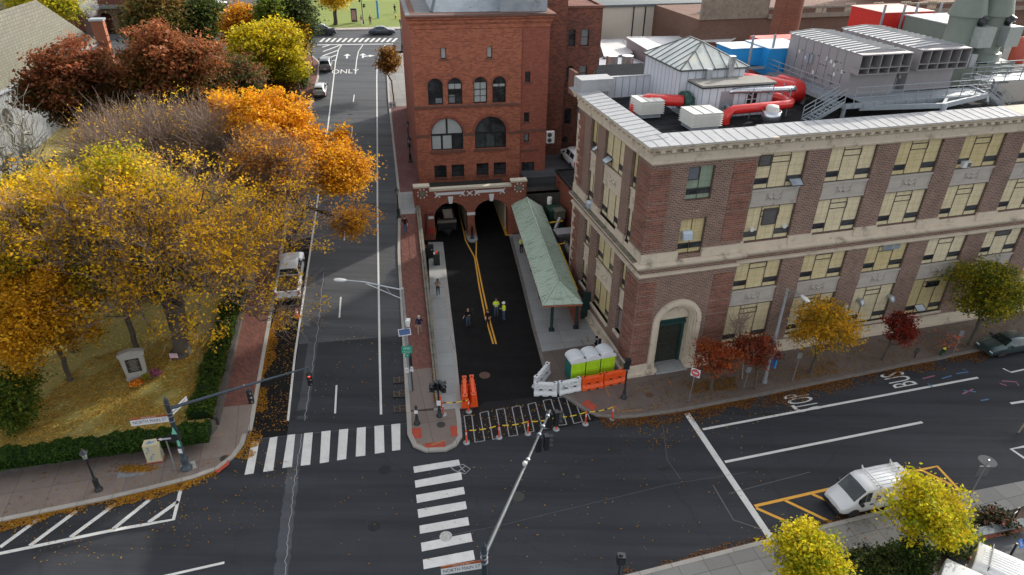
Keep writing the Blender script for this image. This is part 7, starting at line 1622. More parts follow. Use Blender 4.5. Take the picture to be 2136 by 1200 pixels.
# ================================================================ PEOPLE
SKIN=plain('skin',(.42,.24,.17),.6); 
def cloth(n,c): return plain('cloth '+n,c,.9,var=.15,vs=12)
CL=dict(black=cloth('black',(.012,.012,.015)),navy=cloth('navy',(.015,.022,.06)),jean=cloth('denim',(.06,.1,.17)),grey=cloth('grey',(.2,.19,.18)),tan=cloth('tan',(.28,.22,.17)),hivis=cloth('hi-vis yellow',(.6,.75,.04)),khaki=cloth('khaki',(.33,.27,.2)),dark=cloth('dark',(.03,.03,.035)),white=cloth('white',(.65,.65,.63)),olive=cloth('olive',(.06,.07,.04)),brown=cloth('brown',(.12,.06,.035)),shoe=cloth('shoes',(.05,.035,.025)))
HAIR=dict(dark=plain('dark hair',(.02,.014,.01),.7),grey=plain('grey hair',(.45,.44,.43),.7),brown=plain('brown hair',(.09,.05,.025),.7))
def person(label,px,py,face,h=1.75,top='black',legs='dark',hair='dark',step=.0,arms=('down','down'),z=0.,fn=None,hat=None,vest=False,coat=False,bald=False,group=None,holds=None,loc=None,lean=0.):
    p=loc if loc is not None else (Wt(px,py,z,fn) if fn else G(px,py,z)); k=h/1.75; e=empty('person',tuple(p),label,'person',group,rz=math.radians(face-90))  # faces +y locally
    V=[];R=[];E=[]
    def v(x,y,z_,r): V.append((x*k,y*k,z_*k)); R.append(r*k); return len(V)-1
    L=lean; pel=v(0,0,.95,.145); ab=v(0,.01+L*.2,1.1,.135); ch=v(0,.0+L*.5,1.3,.15); nk=v(0,.0+L*.8,1.47,.06); ch2=v(0,L*.65,1.4,.12); hd=v(0,.025+L,1.56,.075); hd2=v(0,.02+L,1.66,.092); ht=v(0,.01+L,1.73,.07)
    E+=[(pel,ab),(ab,ch),(ch,ch2),(ch2,nk),(nk,hd),(hd,hd2),(hd2,ht)]
    wr_pts=[]
    for i,sg in enumerate((-1,1)):
        sh=v(sg*.185,L*.6,1.41,.068); E.append((ch2,sh)); a=arms[i]
        P={'down':((.24,-.02,1.15),(.25,.05,.92)),'swingf':((.24,.1,1.16),(.22,.28,1.0)),'swingb':((.24,-.12,1.17),(.24,-.2,.93)),'bent':((.25,-.02,1.15),(.12,.22,1.2)),'phone':((.22,.08,1.16),(.08,.3,1.3)),'pocket':((.28,-.06,1.16),(.2,.06,.98)),'tripod':((.26,.05,1.15),(.34,.2,1.0)),'hip':((.34,-.06,1.2),(.2,.02,1.04)),'up':((.3,.12,1.35),(.16,.3,1.5))}[a]
        el=v(sg*P[0][0],P[0][1]+L*.4,P[0][2],.048); wr=v(sg*P[1][0],P[1][1]+L*.4,P[1][2],.032); E+=[(sh,el),(el,wr)]
        d=_n(np.array(V[wr])/k-np.array(V[el])/k); hnd=v(*(np.array(V[wr])/k+d*.07),.036); E.append((wr,hnd)); wr_pts.append(np.array(V[wr])+d*.02)
        side=_n(np.cross(d,[0,0,1.]) if abs(d[2])<.9 else np.array([0,1.,0]))
        for q,(o,l) in enumerate(((-.027,.06),(-.009,.075),(.009,.07),(.027,.055))):
            b=np.array(V[hnd])/k+side*o+d*.025; f1=v(*b,.011); f2=v(*(b+d*l*.6+np.array([0,.008,0])),.009); f3=v(*(b+d*l+np.array([0,.022,0])),.008); E+=[(hnd,f1),(f1,f2),(f2,f3)]
        b=np.array(V[hnd])/k-side*.035-d*.02; t1=v(*b,.012); t2=v(*(b-side*.02+d*.035),.01); E+=[(hnd,t1),(t1,t2)]
        s=step*sg; hp=v(sg*.09,0,.88,.1); kn=v(sg*.1,s*.5+.03*(step>0),.5,.062); an=v(sg*.1,s-.02,.1+(.06 if s<0 else 0),.043); he=v(sg*.105,s-.05,.05+(.05 if s<0 else 0),.042); to=v(sg*.12,s+.15,.035,.035); E+=[(pel,hp),(hp,kn),(kn,an),(an,he),(an,to)]
    me=bpy.data.meshes.new('sk'); me.from_pydata(V,E,[]); o=bpy.data.objects.new('sk',me); C.objects.link(o); m=o.modifiers.new('s','SKIN'); m.use_smooth_shade=True
    for i,r in enumerate(R): me.skin_vertices[0].data[i].radius=(r,r*.82 if i in (pel,ab,ch,ch2) else r)
    me.skin_vertices[0].data[pel].use_root=True; sb=o.modifiers.new('u','SUBSURF'); sb.levels=1; sb.render_levels=1
    dg=bpy.context.evaluated_depsgraph_get(); bm2=bpy.data.meshes.new_from_object(o.evaluated_get(dg)); bpy.data.objects.remove(o); bpy.data.meshes.remove(me)
    bm2.materials.clear()
    mats=[CL[legs],CL[top],SKIN,CL['shoe']]
    for q in mats: bm2.materials.append(q)
    for pl in bm2.polygons:
        c=np.array(pl.center); z_=c[2]/k; mi=1
        if z_>1.475: mi=2
        elif min(np.linalg.norm(c-w_) for w_ in wr_pts)<.0 : mi=2
        else:
            for w_ in wr_pts:
                if np.linalg.norm(c-w_)<.16*k and abs(c[0])>.0 and np.linalg.norm(c-w_)<.15: mi=2
            if mi==1 and z_<(.62 if coat else .98) and (abs(c[0])<.2*k): mi=0
            if z_<.09: mi=3
        pl.material_index=mi; pl.use_smooth=True
    b=bpy.data.objects.new('body',bm2); C.objects.link(b); b.parent=e; bm2.name='body'
    # face: nose, eyes, mouth, ears
    f=MB(); hy=.02+L; f.box(-.012*k,.012*k,(hy+.085)*k,(hy+.115)*k,1.6*k,1.64*k)
    for sg in (-1,1): f.lathe([(0,-.02),(.015,0),(0,.02)],6,(sg*.09*k,(hy)*k,1.63*k))
    f.build('nose_and_ears',SKIN,e); f=MB()
    for sg in (-1,1): f.box(sg*.022*k,sg*.042*k,(hy+.082)*k,(hy+.092)*k,1.645*k,1.657*k)
    f.box(-.022*k,.022*k,(hy+.08)*k,(hy+.09)*k,1.575*k,1.583*k); f.build('eyes_and_mouth',CL['dark'],e)
    if hat: 
        g=MB(); g.lathe([(.125,0),(.12,.03),(.1,.09),(.05,.13),(0,.14)],14,(0,.01+L*k,1.67*k)); 
        if hat!='knit': g.lathe([(.16,0),(.12,.015)],14,(0,.03+L*k,1.665*k))
        g.build('helmet' if hat=='helmet' else 'hat',CL['white'] if hat=='helmet' else CL['black'],e)
    elif not bald:
        g=MB(); long_=hair in('brown',) ; g.lathe([(.098,-.0 if not long_ else -.16),(.108,.04),(.1,.1),(.06,.135),(0,.145)],12,(0,(-.02+L)*k,1.63*k)); g.build('hair',HAIR[hair],e)
    if vest:
        g=MB(); pts=[(.185,1.02),(.2,1.2),(.2,1.36),(.13,1.46)]; n=14; VV=[]; 
        for r_,z_ in pts: VV+=[(r_*1.02*math.cos(2*PI*j/n)*k,(r_*.78*math.sin(2*PI*j/n)+L*.5)*k,z_*k) for j in range(n)]
        g.add(VV,[(i*n+j,i*n+(j+1)%n,(i+1)*n+(j+1)%n,(i+1)*n+j) for i in range(3) for j in range(n)],True); g.build('safety_vest',CL['hivis'],e)
        g=MB()
        for z_ in (1.1,1.25): g.lathe([(.2,z_-.025),(.203,z_+.025)],14,cap=False,M=Matrix.Diagonal((k,k*.8,k,1)))
        g.build('reflective_band',M_REFL,e)
    if coat:
        g=MB(); n=12; VV=[]
        for r_,z_ in ((.21,.62),(.19,.85),(.175,1.05)): VV+=[(r_*math.cos(2*PI*j/n)*k,r_*.8*math.sin(2*PI*j/n)*k,z_*k) for j in range(n)]
        g.add(VV,[(i*n+j,i*n+(j+1)%n,(i+1)*n+(j+1)%n,(i+1)*n+j) for i in range(2) for j in range(n)],True); g.build('coat_skirt',CL[top],e)
    return e
person('walking man in black jacket and jeans on the brick walk below the black lamp',846,486,-80,top='black',legs='jean',step=.22,arms=('swingf','swingb'),z=.13,fn=sz)
person('woman in tan coat looking at her hands on the pale concrete walk',914,615,-85,h=1.65,top='tan',legs='black',hair='brown',step=.08,arms=('bent','bent'),z=.12,coat=False)
person('bald man in black jacket with a camera tripod on the dark tunnel road',977,680,-95,top='black',legs='jean',bald=True,step=.1,arms=('bent','tripod'),z=.0)
tp_=G(985,674); mb=MB(); 
for a in (0,2.1,4.2): mb.tube([(0,0,1.25),(.35*math.cos(a),.35*math.sin(a),.0)],.014,5)
mb.box(-.07,.07,-.06,.06,1.25,1.38); o=mb.build('camera_tripod',M_PLAS); o.location=tp_; tag(o,'black camera on tripod beside the bald man','tripod')
person('man in black clothes standing on the double yellow line',1018,682,-100,top='black',legs='black',step=.1,arms=('pocket','down'),h=1.72)
person('worker with yellow vest and dark hair facing left of the helmeted worker',1035,660,-90,top='hivis',legs='jean',vest=True,step=.05,arms=('bent','bent'),h=1.8)
person('worker in white helmet and yellow vest on the tunnel road',1051,668,190,top='hivis',legs='jean',vest=True,hat='helmet',step=.05,arms=('bent','down'),h=1.82)
person('older man in navy jacket walking away up the brick walk by the solar panel',876,698,95,top='navy',legs='khaki',hair='grey',step=.2,arms=('swingb','swingf'),z=.13,fn=sz,h=1.8)
person('hooded person in dark clothes with backpack beside the school wall, holding a phone',1242,739,175,top='black',legs='jean',hat='knit',arms=('phone','down'),z=.12,h=1.68)
hp=G(1242,739,.12); mb=MB(); mb.box(-.16,.16,-.12,.1,0,.5); o=mb.build('backpack',CL['navy']); o.location=(hp[0]+.24,hp[1]-.02,1.05); o.rotation_euler=(0,0,math.radians(85)); tag(o,'dark backpack on the hooded person','backpack')
person('worker in yellow vest mostly hidden by the left canopy eave',1087,527,-60,top='hivis',legs='dark',vest=True,arms=('down','bent'),z=.12,h=1.78)
person('person in long black coat at the top of the tower side walk',823,113,95,top='black',legs='black',coat=True,step=.15,z=.13,fn=sz)
person('person in black walking on the path of the far green lawn',824,28,60,top='black',legs='black',step=.15,z=.15,fn=sz)
person('person in olive jacket waiting at the far crossing',773,52,-90,top='olive',legs='dark',step=.05,z=.15,fn=sz)
person('person in white trousers beside the far traffic light',755,52,-90,top='tan',legs='white',step=.05,z=.15,fn=sz)
person('person in black top and khaki trousers crossing at the right edge',2131,905,200,top='black',legs='khaki',step=.2,arms=('swingf','swingb'))
# ================================================================ STREET FURNITURE
M_POLE=plain('black cast iron paint',(.014,.017,.02),.45); M_PST=plain('dark blue grey pole',(.04,.055,.07),.45); M_GPOLE=plain('grey steel lamp pole',(.3,.32,.33),.5,.3,var=.2,vs=4)
M_LAMPG=plain('frosted lamp glass',(.35,.36,.35),.3); M_SIGNW=plain('white sign face',(.66,.67,.68),.5,var=.04); M_SIGNR=plain('red sign face',(.5,.02,.02),.5); M_SIGNG=plain('green sign face',(.0,.28,.17),.5); M_BLKL=plain('black lettering',(.01,.01,.012),.6)
def signal(par,loc,az,n=3,lit=None,label=None):
    """three-lamp traffic signal head hanging at loc, facing az"""
    M=Matrix.Translation(Vector(loc))@Matrix.Rotation(math.radians(az+90),4,'Z')     # local -y is the face
    mb=MB(); h=n*.33; mb.box(-.16,.16,-.1,.14,-h,0,M); s=mb.build('signal_head',M_POLE,par)
    mb=MB()
    for i in range(n):
        z=-.165-.33*i; K=8
        for j in range(K):
            a0,a1=PI*j/K,PI*(j+1)/K; A=(.14*math.cos(a0),z+.14*math.sin(a0)); B=(.14*math.cos(a1),z+.14*math.sin(a1)); mb.add([(A[0],-.1,A[1]),(B[0],-.1,B[1]),(B[0]*1.02,-.34,B[1]-.01),(A[0]*1.02,-.34,A[1]-.01)],[(0,1,2,3)],M=M)
    mb.build('visors',M_POLE,s)
    for i in range(n):
        z=-.165-.33*i; mb=MB(); mb.tube([(0,-.1,z),(0,-.115,z)],.11,12,M=M); mb.build('lamp_lens',(emis('lit red lamp',(1,.05,.03),3.) if 'LR' not in MATS else MATS['LR']) if lit==i else (MATS.get('dark lens') or plain('dark lens',(.04,.03,.02),.2)),s)
    return s
MATS['LR']=emis('lit red lamp',(1,.04,.03),2.5)
def sign_text(par,M,w_,h_,txt,size,face=None,col=None,name='sign_panel',border=None,sx=1.,off=0.):
    mb=MB(); mb.box(-w_/2,w_/2,-h_/2,h_/2,-.015,.015,M); s=mb.build(name,face or M_SIGNW,par)
    if txt:
        mb=MB(); text_mb(txt,size,M@Matrix.Translation((0,off,.019)),mb,sx=sx); text_mb(txt,size,M@Matrix.Rotation(PI,4,'Y')@Matrix.Translation((0,off,.019)),mb,sx=sx); mb.build('lettering',col or M_BLKL,s)
    if border:
        mb=MB(); t=.03
        for q in ((-w_/2,w_/2,h_/2-t,h_/2),(-w_/2,w_/2,-h_/2,-h_/2+t),(-w_/2,-w_/2+t,-h_/2,h_/2),(w_/2-t,w_/2,-h_/2,h_/2)): mb.box(q[0],q[1],q[2],q[3],-.019,.019,M)
        mb.build('border',border,s)
    return s
def vertM(p,az): # sign plane frame: x along az, y up, z towards the viewer side
    a=math.radians(az); x=Vector((math.cos(a),math.sin(a),0)); y=Vector((0,0,1)); z=x.cross(y)
    return Matrix(((x[0],y[0],z[0],p[0]),(x[1],y[1],z[1],p[1]),(x[2],y[2],z[2],p[2]),(0,0,0,1)))
def fluted(mb,b,h,r=.12):
    mb.lathe([(r*2.3,0),(r*2.2,.12),(r*1.5,.2),(r*1.4,.7),(r*1.6,.78),(r*1.1,.9),(r,1.2),(r*.85,h-.3),(r*1.1,h-.28),(r*.9,h-.2),(r*.8,h),(r*.9,h+.02),(r*.3,h+.25),(0,h+.45)],14,b)
# left mast arm
b=G(390,977,.13); h=hgt(346,838,b)
e=empty('signal_mast',(0,0,0),'dark signal pole with mast arm and street name signs at the park corner','traffic signal pole'); mb=MB(); fluted(mb,tuple(b),h-.1,.15); mb.build('pole',M_PST,e)
za=h-.55; A=np.array([b[0],b[1],za]); B=G(646,766,za+.55); mb=MB(); mb.tube([tuple(A),tuple(A*.5+B*.5+[0,0,.02]),tuple(B)],[.11,.085,.055],10); mb.build('mast_arm',M_PST,e)
mb=MB(); 
for k in (.02,.05,.1): mb.tube([tuple(A+[0,0,-k*8-.1]),tuple(A+[0,0,-k*8-.16])],.17,12)
mb.tube([tuple(A+(B-A)*.52+[0,0,-.05]),tuple(A+(B-A)*.52+[0,0,.12])],.05,6); mb.build('clamps',M_GALV,e)
for k,lit in ((.545,None),(.985,0)):
    q=A+(B-A)*k; mb=MB(); mb.bar(tuple(q),tuple(q-[0,0,.4]),.05); mb.build('hanger',M_PST,e); signal(e,tuple(q-[0,0,.4]),-75,3,lit)
dW=_n(G(277,877,za-.6)-G(350,868,za-.6)); Lg=2.1; c=A+dW*(.15+Lg/2)+[0,0,-.75]; azs=math.degrees(math.atan2(-dW[1],-dW[0]))
sign_text(e,vertM(c,azs),Lg,.42,'NORTH MAIN ST',.34,border=None,sx=.72)
M_BRN=plain('brown sign strip',(.3,.09,.03),.5); mb=MB(); mb.box(-Lg/2,Lg/2,.215,.37,-.015,.015,vertM(c,azs)); s_=mb.build('district_strip',M_BRN,e); mb=MB(); text_mb('COLLEGE HILL',.13,vertM(c,azs)@Matrix.Translation((0,.29,.019)),mb); mb.build('lettering',M_SIGNW,s_)
c2=A+np.array([.32*math.cos(math.radians(99)),.0,0])+np.array([0.05,1.0,-.7]); sign_text(e,vertM(c2,78),1.7,.34,'WATERMAN ST',.24,sx=.8)
mb=MB(); mb.box(-.2,.2,-.2,.2,2.55,3.3,Matrix.Translation((b[0],b[1]-.1,0))); mb.box(-.45,-.18,-.2,.1,2.5,2.95,Matrix.Translation((b[0],b[1],0))); mb.build('pedestrian_signal',M_POLE,e)
sign_text(e,vertM((b[0]+.02,b[1]-.17,1.75),0),.22,.34,None,.1,name='notice_panel')
mb=MB(); mb.add([(b[0]-.05,b[1]-.36,3.3),(b[0]+.3,b[1]-.36,3.3),(b[0]+.15,b[1]-.36,3.9)],[(0,1,2)]); mb.box(b[0]+.1,b[0]+.24,b[1]-.34,b[1]-.3,2.3,2.75); mb.build('green_stickers',plain('mint sticker',(.15,.5,.35),.6),e)
mb=MB(); P4=[G(x,y,.136) for x,y in ((376,971),(406,960),(410,976),(380,984))]; mb.poly([tuple(p) for p in ccw([list(p) for p in P4])]); o=mb.build('concrete_base_pad',M_SWC); tag(o,kind='structure')
# right mast arm (rises from below the picture)
P=G(1010,1150,6.0); e=empty('signal_mast',(0,0,0),'dark signal pole at the bottom edge with a long grey mast arm over the road','traffic signal pole'); mb=MB(); fluted(mb,(P[0],P[1],.13),6.1,.15); mb.build('pole',M_PST,e)
A=np.array([P[0],P[1],5.7]); B=G(1148,856,6.6); mb=MB(); mb.tube([tuple(A),tuple(A*.5+B*.5),tuple(B)],[.11,.09,.06],10); mb.build('mast_arm',plain('grey mast arm',(.12,.13,.135),.4,.5,var=.2),e)
mb=MB(); 
for z in (5.9,5.6,5.3): mb.tube([(P[0],P[1],z),(P[0],P[1],z-.06)],.18,12)
for k in (.61,.8,.865,.95): q=A+(B-A)*k; mb.tube([tuple(q-(B-A)*.006),tuple(q+(B-A)*.006)],.13,10)
mb.build('clamps',M_GALV,e); mb=MB(); q=A+(B-A)*.56; mb.lathe([(0,.0),(.1,.05),(.13,.2),(.08,.3),(0,.33)],12,tuple(q+[0,0,.05])); mb.build('camera_dome',M_WHT,e)
for k,offs in ((.79,(0,.45)),(.985,(0,.42))):
    q=A+(B-A)*k
    for j,o_ in enumerate(offs): signal(e,(q[0]+o_,q[1]+.02,q[2]-.1+(.15 if j else 0)),15 if j else 100,3,0 if not j else None)
dW=_n(G(930,1196,5.2)-G(1005,1184,5.2)); c=np.array([P[0],P[1],5.05])+dW*1.05; azs=math.degrees(math.atan2(-dW[1],-dW[0])); sign_text(e,vertM(c,azs),1.9,.42,'NORTH MAIN ST',.33,sx=.68); mb=MB(); mb.box(-.95,.95,.215,.37,-.015,.015,vertM(c,azs)); s_=mb.build('district_strip',M_BRN,e); mb=MB(); text_mb('COLLEGE HILL',.13,vertM(c,azs)@Matrix.Translation((0,.29,.019)),mb); mb.build('lettering',M_SIGNW,s_)
# heritage lamps
def lantern(px,py,tpx,tpy,label,fn=None,z=.13,group='black lantern lamps',sign=False):
    b=Wt(px,py,z,fn) if fn else G(px,py,z); h=hgt(tpx,tpy,b)-b[2]; e=empty('street_lamp',tuple(b),label,'lamp',group); mb=MB(); mb.lathe([(.24,0),(.24,.08),(.16,.16),(.15,.75),(.18,.8),(.09,.95),(.065,1.2),(.05,h-.85),(.09,h-.8),(.05,h-.72)],12); mb.build('post',M_POLE,e)
    mb=MB(); mb.lathe([(.12,h-.68),(.2,h-.25)],6,cap=False); mb.build('lamp_glass',M_LAMPG,e); mb=MB(); mb.lathe([(.06,h-.74),(.14,h-.68)],6); mb.lathe([(.26,h-.25),(.22,h-.18),(.08,h-.05),(.03,h+.05),(0,h+.1)],6)
    for j in range(6): a=2*PI*j/6; mb.bar((.12*math.cos(a),.12*math.sin(a),h-.68),(.21*math.cos(a),.21*math.sin(a),h-.24),.02)
    mb.build('lamp_cage',M_POLE,e); return e
lantern(206,1022,172,938,'black lantern lamp on the park corner pavement beside the metal vault lid'); lantern(832,453,829,392,'black lantern lamp on the brick walk beside the tunnel portal',sz); lantern(655,154,650,106,'black lantern lamp on the upper brick sidewalk by the grey sport utility',sz); lantern(839,105,839,40,'thin dark lamp at the far corner of the tower building',sz)
for i,(px,py) in enumerate(((853,305),(856,338))): lantern(px,py,px-1,py-52,'dark lantern post '+('nearer the tunnel portal' if i else 'farther uphill')+' against the tower side wall',sz)
# tall cobra-head lamps
def cobra(px,py,tpx,tpy,hx,hy,label,arm2=True):
    b=G(px,py,.13); h=hgt(tpx,tpy,b); e=empty('street_light',tuple(b),label,'street light'); mb=MB(); mb.tube([(0,0,0),(0,0,h-b[2])],[.14,.085],12); mb.tube([(0,0,0),(0,0,.25)],.2,12); mb.build('pole',M_GPOLE,e)
    H_=G(hx,hy,h+.35)-b; T=np.array([0,0,h-b[2]-.15]); m_=T*.35+H_*.65+np.array([0,0,.12]); mb=MB(); mb.tube([tuple(T),tuple(T*.7+H_*.3+[0,0,.03]),tuple(m_),tuple(H_)],[.05,.045,.04,.035],8); q=T-[0,0,.75]; mb.tube([tuple(q),tuple(T*.35+H_*.65+[0,0,.02])],.03,6); mb.bar(tuple(q*.7+(T*.35+H_*.65)*.3),tuple(T*.7+H_*.3),.03); mb.build('arm',M_GALV,e)
    d=_n((H_-m_)*[1,1,0]); az=math.atan2(d[1],d[0]); Mh=Matrix.Translation(Vector(H_))@Matrix.Rotation(az,4,'Z')@Matrix.Diagonal((1,.42,.3,1)); mb=MB(); n=12
    mb.add([(x,r*math.cos(2*PI*j/n),r*math.sin(2*PI*j/n)) for x,r in ((-.05,.12),(.1,.3),(.45,.4),(.75,.3),(.85,.05)) for j in range(n)],[(i*n+j,(i+1)*n+j,(i+1)*n+(j+1)%n,i*n+(j+1)%n) for i in range(4) for j in range(n)],True,M=Mh); mb.build('lamp_head',M_WHT,e)
    return e,b,h
e,b,h=cobra(857,820,828,602,722,585,'tall grey street light with solar panel and cycle sign over the hill street')
mb=MB(); 
sp_=hgt(845,689,b)-b[2]; Ms=Matrix.Translation((-.05,-.25,sp_))@Matrix.Rotation(.3,4,'Z')@Matrix.Rotation(.7,4,'X'); mb.box(-.42,.42,-.25,.25,-.02,.02,Ms); s_=mb.build('solar_panel',M_SIGNW,e); mb=MB(); mb.box(-.38,.38,-.21,.21,.02,.028,Ms); mb.build('solar_cells',plain('blue solar cells',(.05,.09,.2),.3),s_)
cz=hgt(850,668,b)-b[2]; mb=MB(); mb.box(0.05,.35,-.3,.1,cz-.15,cz+.12,); mb.tube([(.2,-.1,cz-.15),(.2,-.1,cz-.4)],.12,10); mb.build('camera_box',M_WHT,e)
gz_=hgt(846,727,b)-b[2]; sg_=sign_text(e,vertM((-.0,-.18,gz_),8),.75,.6,None,.1,face=M_SIGNG); mb=MB(); Mv=vertM((-.0,-.2,gz_),8)
for cx__ in (-.14,.14): mb.tube([tuple(Mv@Vector((cx__+.09*math.cos(a),.1+.09*math.sin(a),.0))) for a in [2*PI*i/12 for i in range(13)]],.012,4)
mb.bar(tuple(Mv@Vector((-.14,.1,0))),tuple(Mv@Vector((0,.2,0))),.02); mb.bar(tuple(Mv@Vector((0,.2,0))),tuple(Mv@Vector((.14,.1,0))),.02); text_mb('BIKE ROUTE',.11,vertM((0,-.2,gz_-.14),8),mb); text_mb('EAST PROV',.09,vertM((0,-.2,gz_-.25),8),mb); mb.build('lettering',M_SIGNW,sg_)
s2=sign_text(e,vertM((0,-.18,gz_-.5),8),.32,.25,'+',.25,face=M_SIGNG,col=M_SIGNW)
nz=hgt(848,770,b)-b[2]; sign_text(e,vertM((-.12,-.16,nz),8),.28,.42,'NO\nPARK',.1,name='parking_notice',col=M_SIGNR); sign_text(e,vertM((.22,-.16,nz+.1),-20),.26,.42,'P',.2,name='parking_notice',col=M_SIGNR)
tb_=G(862,822,.13); mb=MB(); mb.tube([(0,0,0),(0,0,3.6)],.035,6); mb.box(-.1,.1,-.1,.1,0,.04); mb.box(-.1,.1,-.04,.04,2.3,3.5); o=mb.build('slim_post',M_POLE); o.location=tb_; tag(o,'slim black post standing beside the tall grey street light','post')
e,b,h=cobra(1594,798,1642,603,1672,617,'tall grey street light with blue banner in front of the school')
bz=hgt(1612,752,b)-b[2]; mb=MB(); mb.box(.1,.5,-.03,.03,bz-.6,bz+.6,Matrix.Rotation(-.5,4,'Z')); s_=mb.build('banner',plain('deep blue banner',(.0,.09,.3),.6),e); mb=MB(); mb.box(.44,.52,-.04,.04,bz-.6,bz+.6,Matrix.Rotation(-.5,4,'Z')); mb.build('banner_stripe',plain('bright blue stripe',(.02,.35,.7),.6),s_)
# pedestrian signal on the island (cluster of black heads)
def pedpost(px,py,tpx,tpy,label,heads=((0,)),cat='traffic signal'):
    b=G(px,py,.13); h=hgt(tpx,tpy,b)-b[2]; e=empty('signal_post',tuple(b),label,cat); mb=MB(); mb.lathe([(.22,0),(.22,.1),(.14,.18),(.12,.6),(.08,.7),(.06,h-.1),(.05,h)],12); mb.build('post',M_POLE,e); return e,b,h
e,b,h=pedpost(917,868,915,800,'black signal post with clustered heads and orange barrel on the island')
for dx,dy,az in ((-.42,-.05,-95),(-.15,.2,60),(.2,.15,30),(.38,-.1,-80)):
    s_=signal(e,(dx,dy,h),az,2)
sign_text(e,vertM((0,-.12,1.25),5),.28,.42,None,.1,name='notice_panel'); mb=MB(); mb.tube([(.0,.08,.9),(.02,.1,1.7)],.14,8); mb.build('orange_wrap',M_ORG,e)
e,b,h=pedpost(1301,830,1306,757,'black pedestrian signal post beside the orange barriers'); mb=MB(); mb.box(-.2,.2,-.16,.18,h-.05,h+.32); mb.box(-.3,.1,-.3,.05,h-.35,h-.05); mb.build('signal_box',M_POLE,e); mb=MB(); mb.tube([(0,0,h-.6),(0,0,h-.5)],.1,8); mb.build('clamp',M_GALV,e)
e,b,h=pedpost(870,884,868,849,'short black push button bollard on the island'); mb=MB(); mb.lathe([(.1,h-.1),(.1,h),(.05,h+.1),(0,h+.14)],10); mb.build('cap',M_POLE,e); sign_text(e,vertM((0,-.12,h-.35),0),.24,.28,None,.1,name='notice_panel')
P=G(1296,1162,2.9); e=empty('signal_post',(0,0,0),'black pedestrian signal at the bottom edge beside the near pavement','traffic signal'); mb=MB(); mb.lathe([(.2,0),(.2,.1),(.12,.2),(.06,.6),(.05,2.7)],10,(P[0],P[1],.13)); mb.build('post',M_POLE,e); mb=MB(); mb.box(P[0]-.2,P[0]+.2,P[1]-.2,P[1]+.16,2.5,3.05); mb.tube([(P[0],P[1],3.05),(P[0],P[1],3.15)],.1,8); mb.build('signal_box',M_POLE,e); mb=MB(); mb.quad((P[0]-.15,P[1]-.21,2.55),(P[0]+.15,P[1]-.21,2.55),(P[0]+.15,P[1]-.21,2.95),(P[0]-.15,P[1]-.21,2.95)); mb.build('lamp_lens',M_GLS,e)
# far traffic light and its things
b=Wt(758,50,.15); e=empty('signal_post',tuple(b),'far traffic light with red lamp at the upper crossing','traffic signal'); mb=MB(); mb.lathe([(.2,0),(.15,.8),(.08,1.),(.07,4.6)],8); mb.build('post',M_POLE,e); signal(e,(-.3,-.2,4.9),-80,3,0); signal(e,(.4,-.1,3.6),-10,2); sign_text(e,vertM((.9,0,4.7),9),1.4,.22,None,.1,name='street_name_sign')
mb=MB(); mb.lathe([(.16,0),(.14,.5),(.2,.55),(.12,.75),(0,.85)],10); mb.tube([(-.22,0,.45),(.22,0,.45)],.07,8); o=mb.build('fire_hydrant',plain('yellow hydrant',(.5,.3,.03),.5)); o.location=Wt(826,40,.15); tag(o,'small far hydrant with orange top at the upper corner','hydrant')
p=Wt(837,42,.15); cone(None,tuple(p),.75,'far orange cone beside the upper corner hydrant')
b=Wt(789,38,.15); mb=MB(); mb.box(-.18,.18,-.12,.12,0,3.6); o=mb.build('information_pillar',plain('bright blue pillar',(.03,.25,.5),.5)); o.location=b; tag(o,'tall blue pillar sign on the far lawn edge','sign'); mb=MB(); mb.box(-.19,.19,-.13,.13,3.2,3.5); mb.build('white_band',M_SIGNW,o)
b=Wt(740,48,.15); mb=MB(); mb.box(-.55,.55,-.15,.15,.2,2.6); o=mb.build('poster_kiosk',M_PLAS); o.location=b; tag(o,'dark framed poster kiosk near the far yellow tree','kiosk'); mb=MB(); mb.box(-.42,.42,-.17,-.15,.5,2.3); mb.build('poster',plain('pinkish poster',(.4,.25,.22),.6,var=.5,vs=2),o)
b=Wt(848,92,.13); mb=MB(); mb.tube([(0,0,0),(0,0,3.2)],.04,6); o=mb.build('parking_sign',M_GALV); o.location=b; tag(o,'small white sign on a thin post by the far tower corner','sign'); sign_text(o,vertM((0,-.06,2.9),9),.5,.75,None,.1)
b=Wt(822,262,.13); mb=MB(); mb.tube([(0,0,0),(0,0,2.6)],.035,6); o=mb.build('lane_sign',M_GALV); o.location=b; tag(o,'square white sign with two black arrows beside the hill street curb','sign'); Mv=vertM((0,-.05,2.6),9); s_=sign_text(o,Mv,.9,.8,None,.1); mb=MB()
for dx,r_ in ((-.18,0),(.18,1)):
    mb.box(dx-.04,dx+.04,-.28,.1,.016,.02,Mv); mb.add([(dx-.12,.08,.02),(dx+.12,.08,.02),(dx,.28,.02)],[(0,1,2)],M=Mv)
    if r_: mb.box(dx,dx+.2,-.1,-.03,.016,.02,Mv)
mb.build('arrows',M_BLKL,s_)
# one way sign
b=G(367,982,.13); h=hgt(342,912,b)-b[2]; e=empty('one_way_sign',tuple(b),'one way sign on a steel post beside the painted cabinet','sign'); mb=MB(); mb.bar((0,0,0),(0,0,h),.07,.05); mb.build('post',M_GALV,e); Mv=vertM((0,-.06,h-.1),10); s_=sign_text(e,Mv,.92,.32,None,.1,face=M_BLKL); mb=MB(); mb.add([(-.42,0,.02),(-.2,-.12,.02),(-.2,-.06,.02),(.42,-.06,.02),(.42,.06,.02),(-.2,.06,.02),(-.2,.12,.02)],[tuple(range(7))],M=Mv); ar=mb.build('arrow',M_SIGNW,s_); mb=MB(); text_mb('ONE WAY',.105,Mv@Matrix.Translation((.1,0,.024)),mb); mb.build('lettering',M_BLKL,ar)
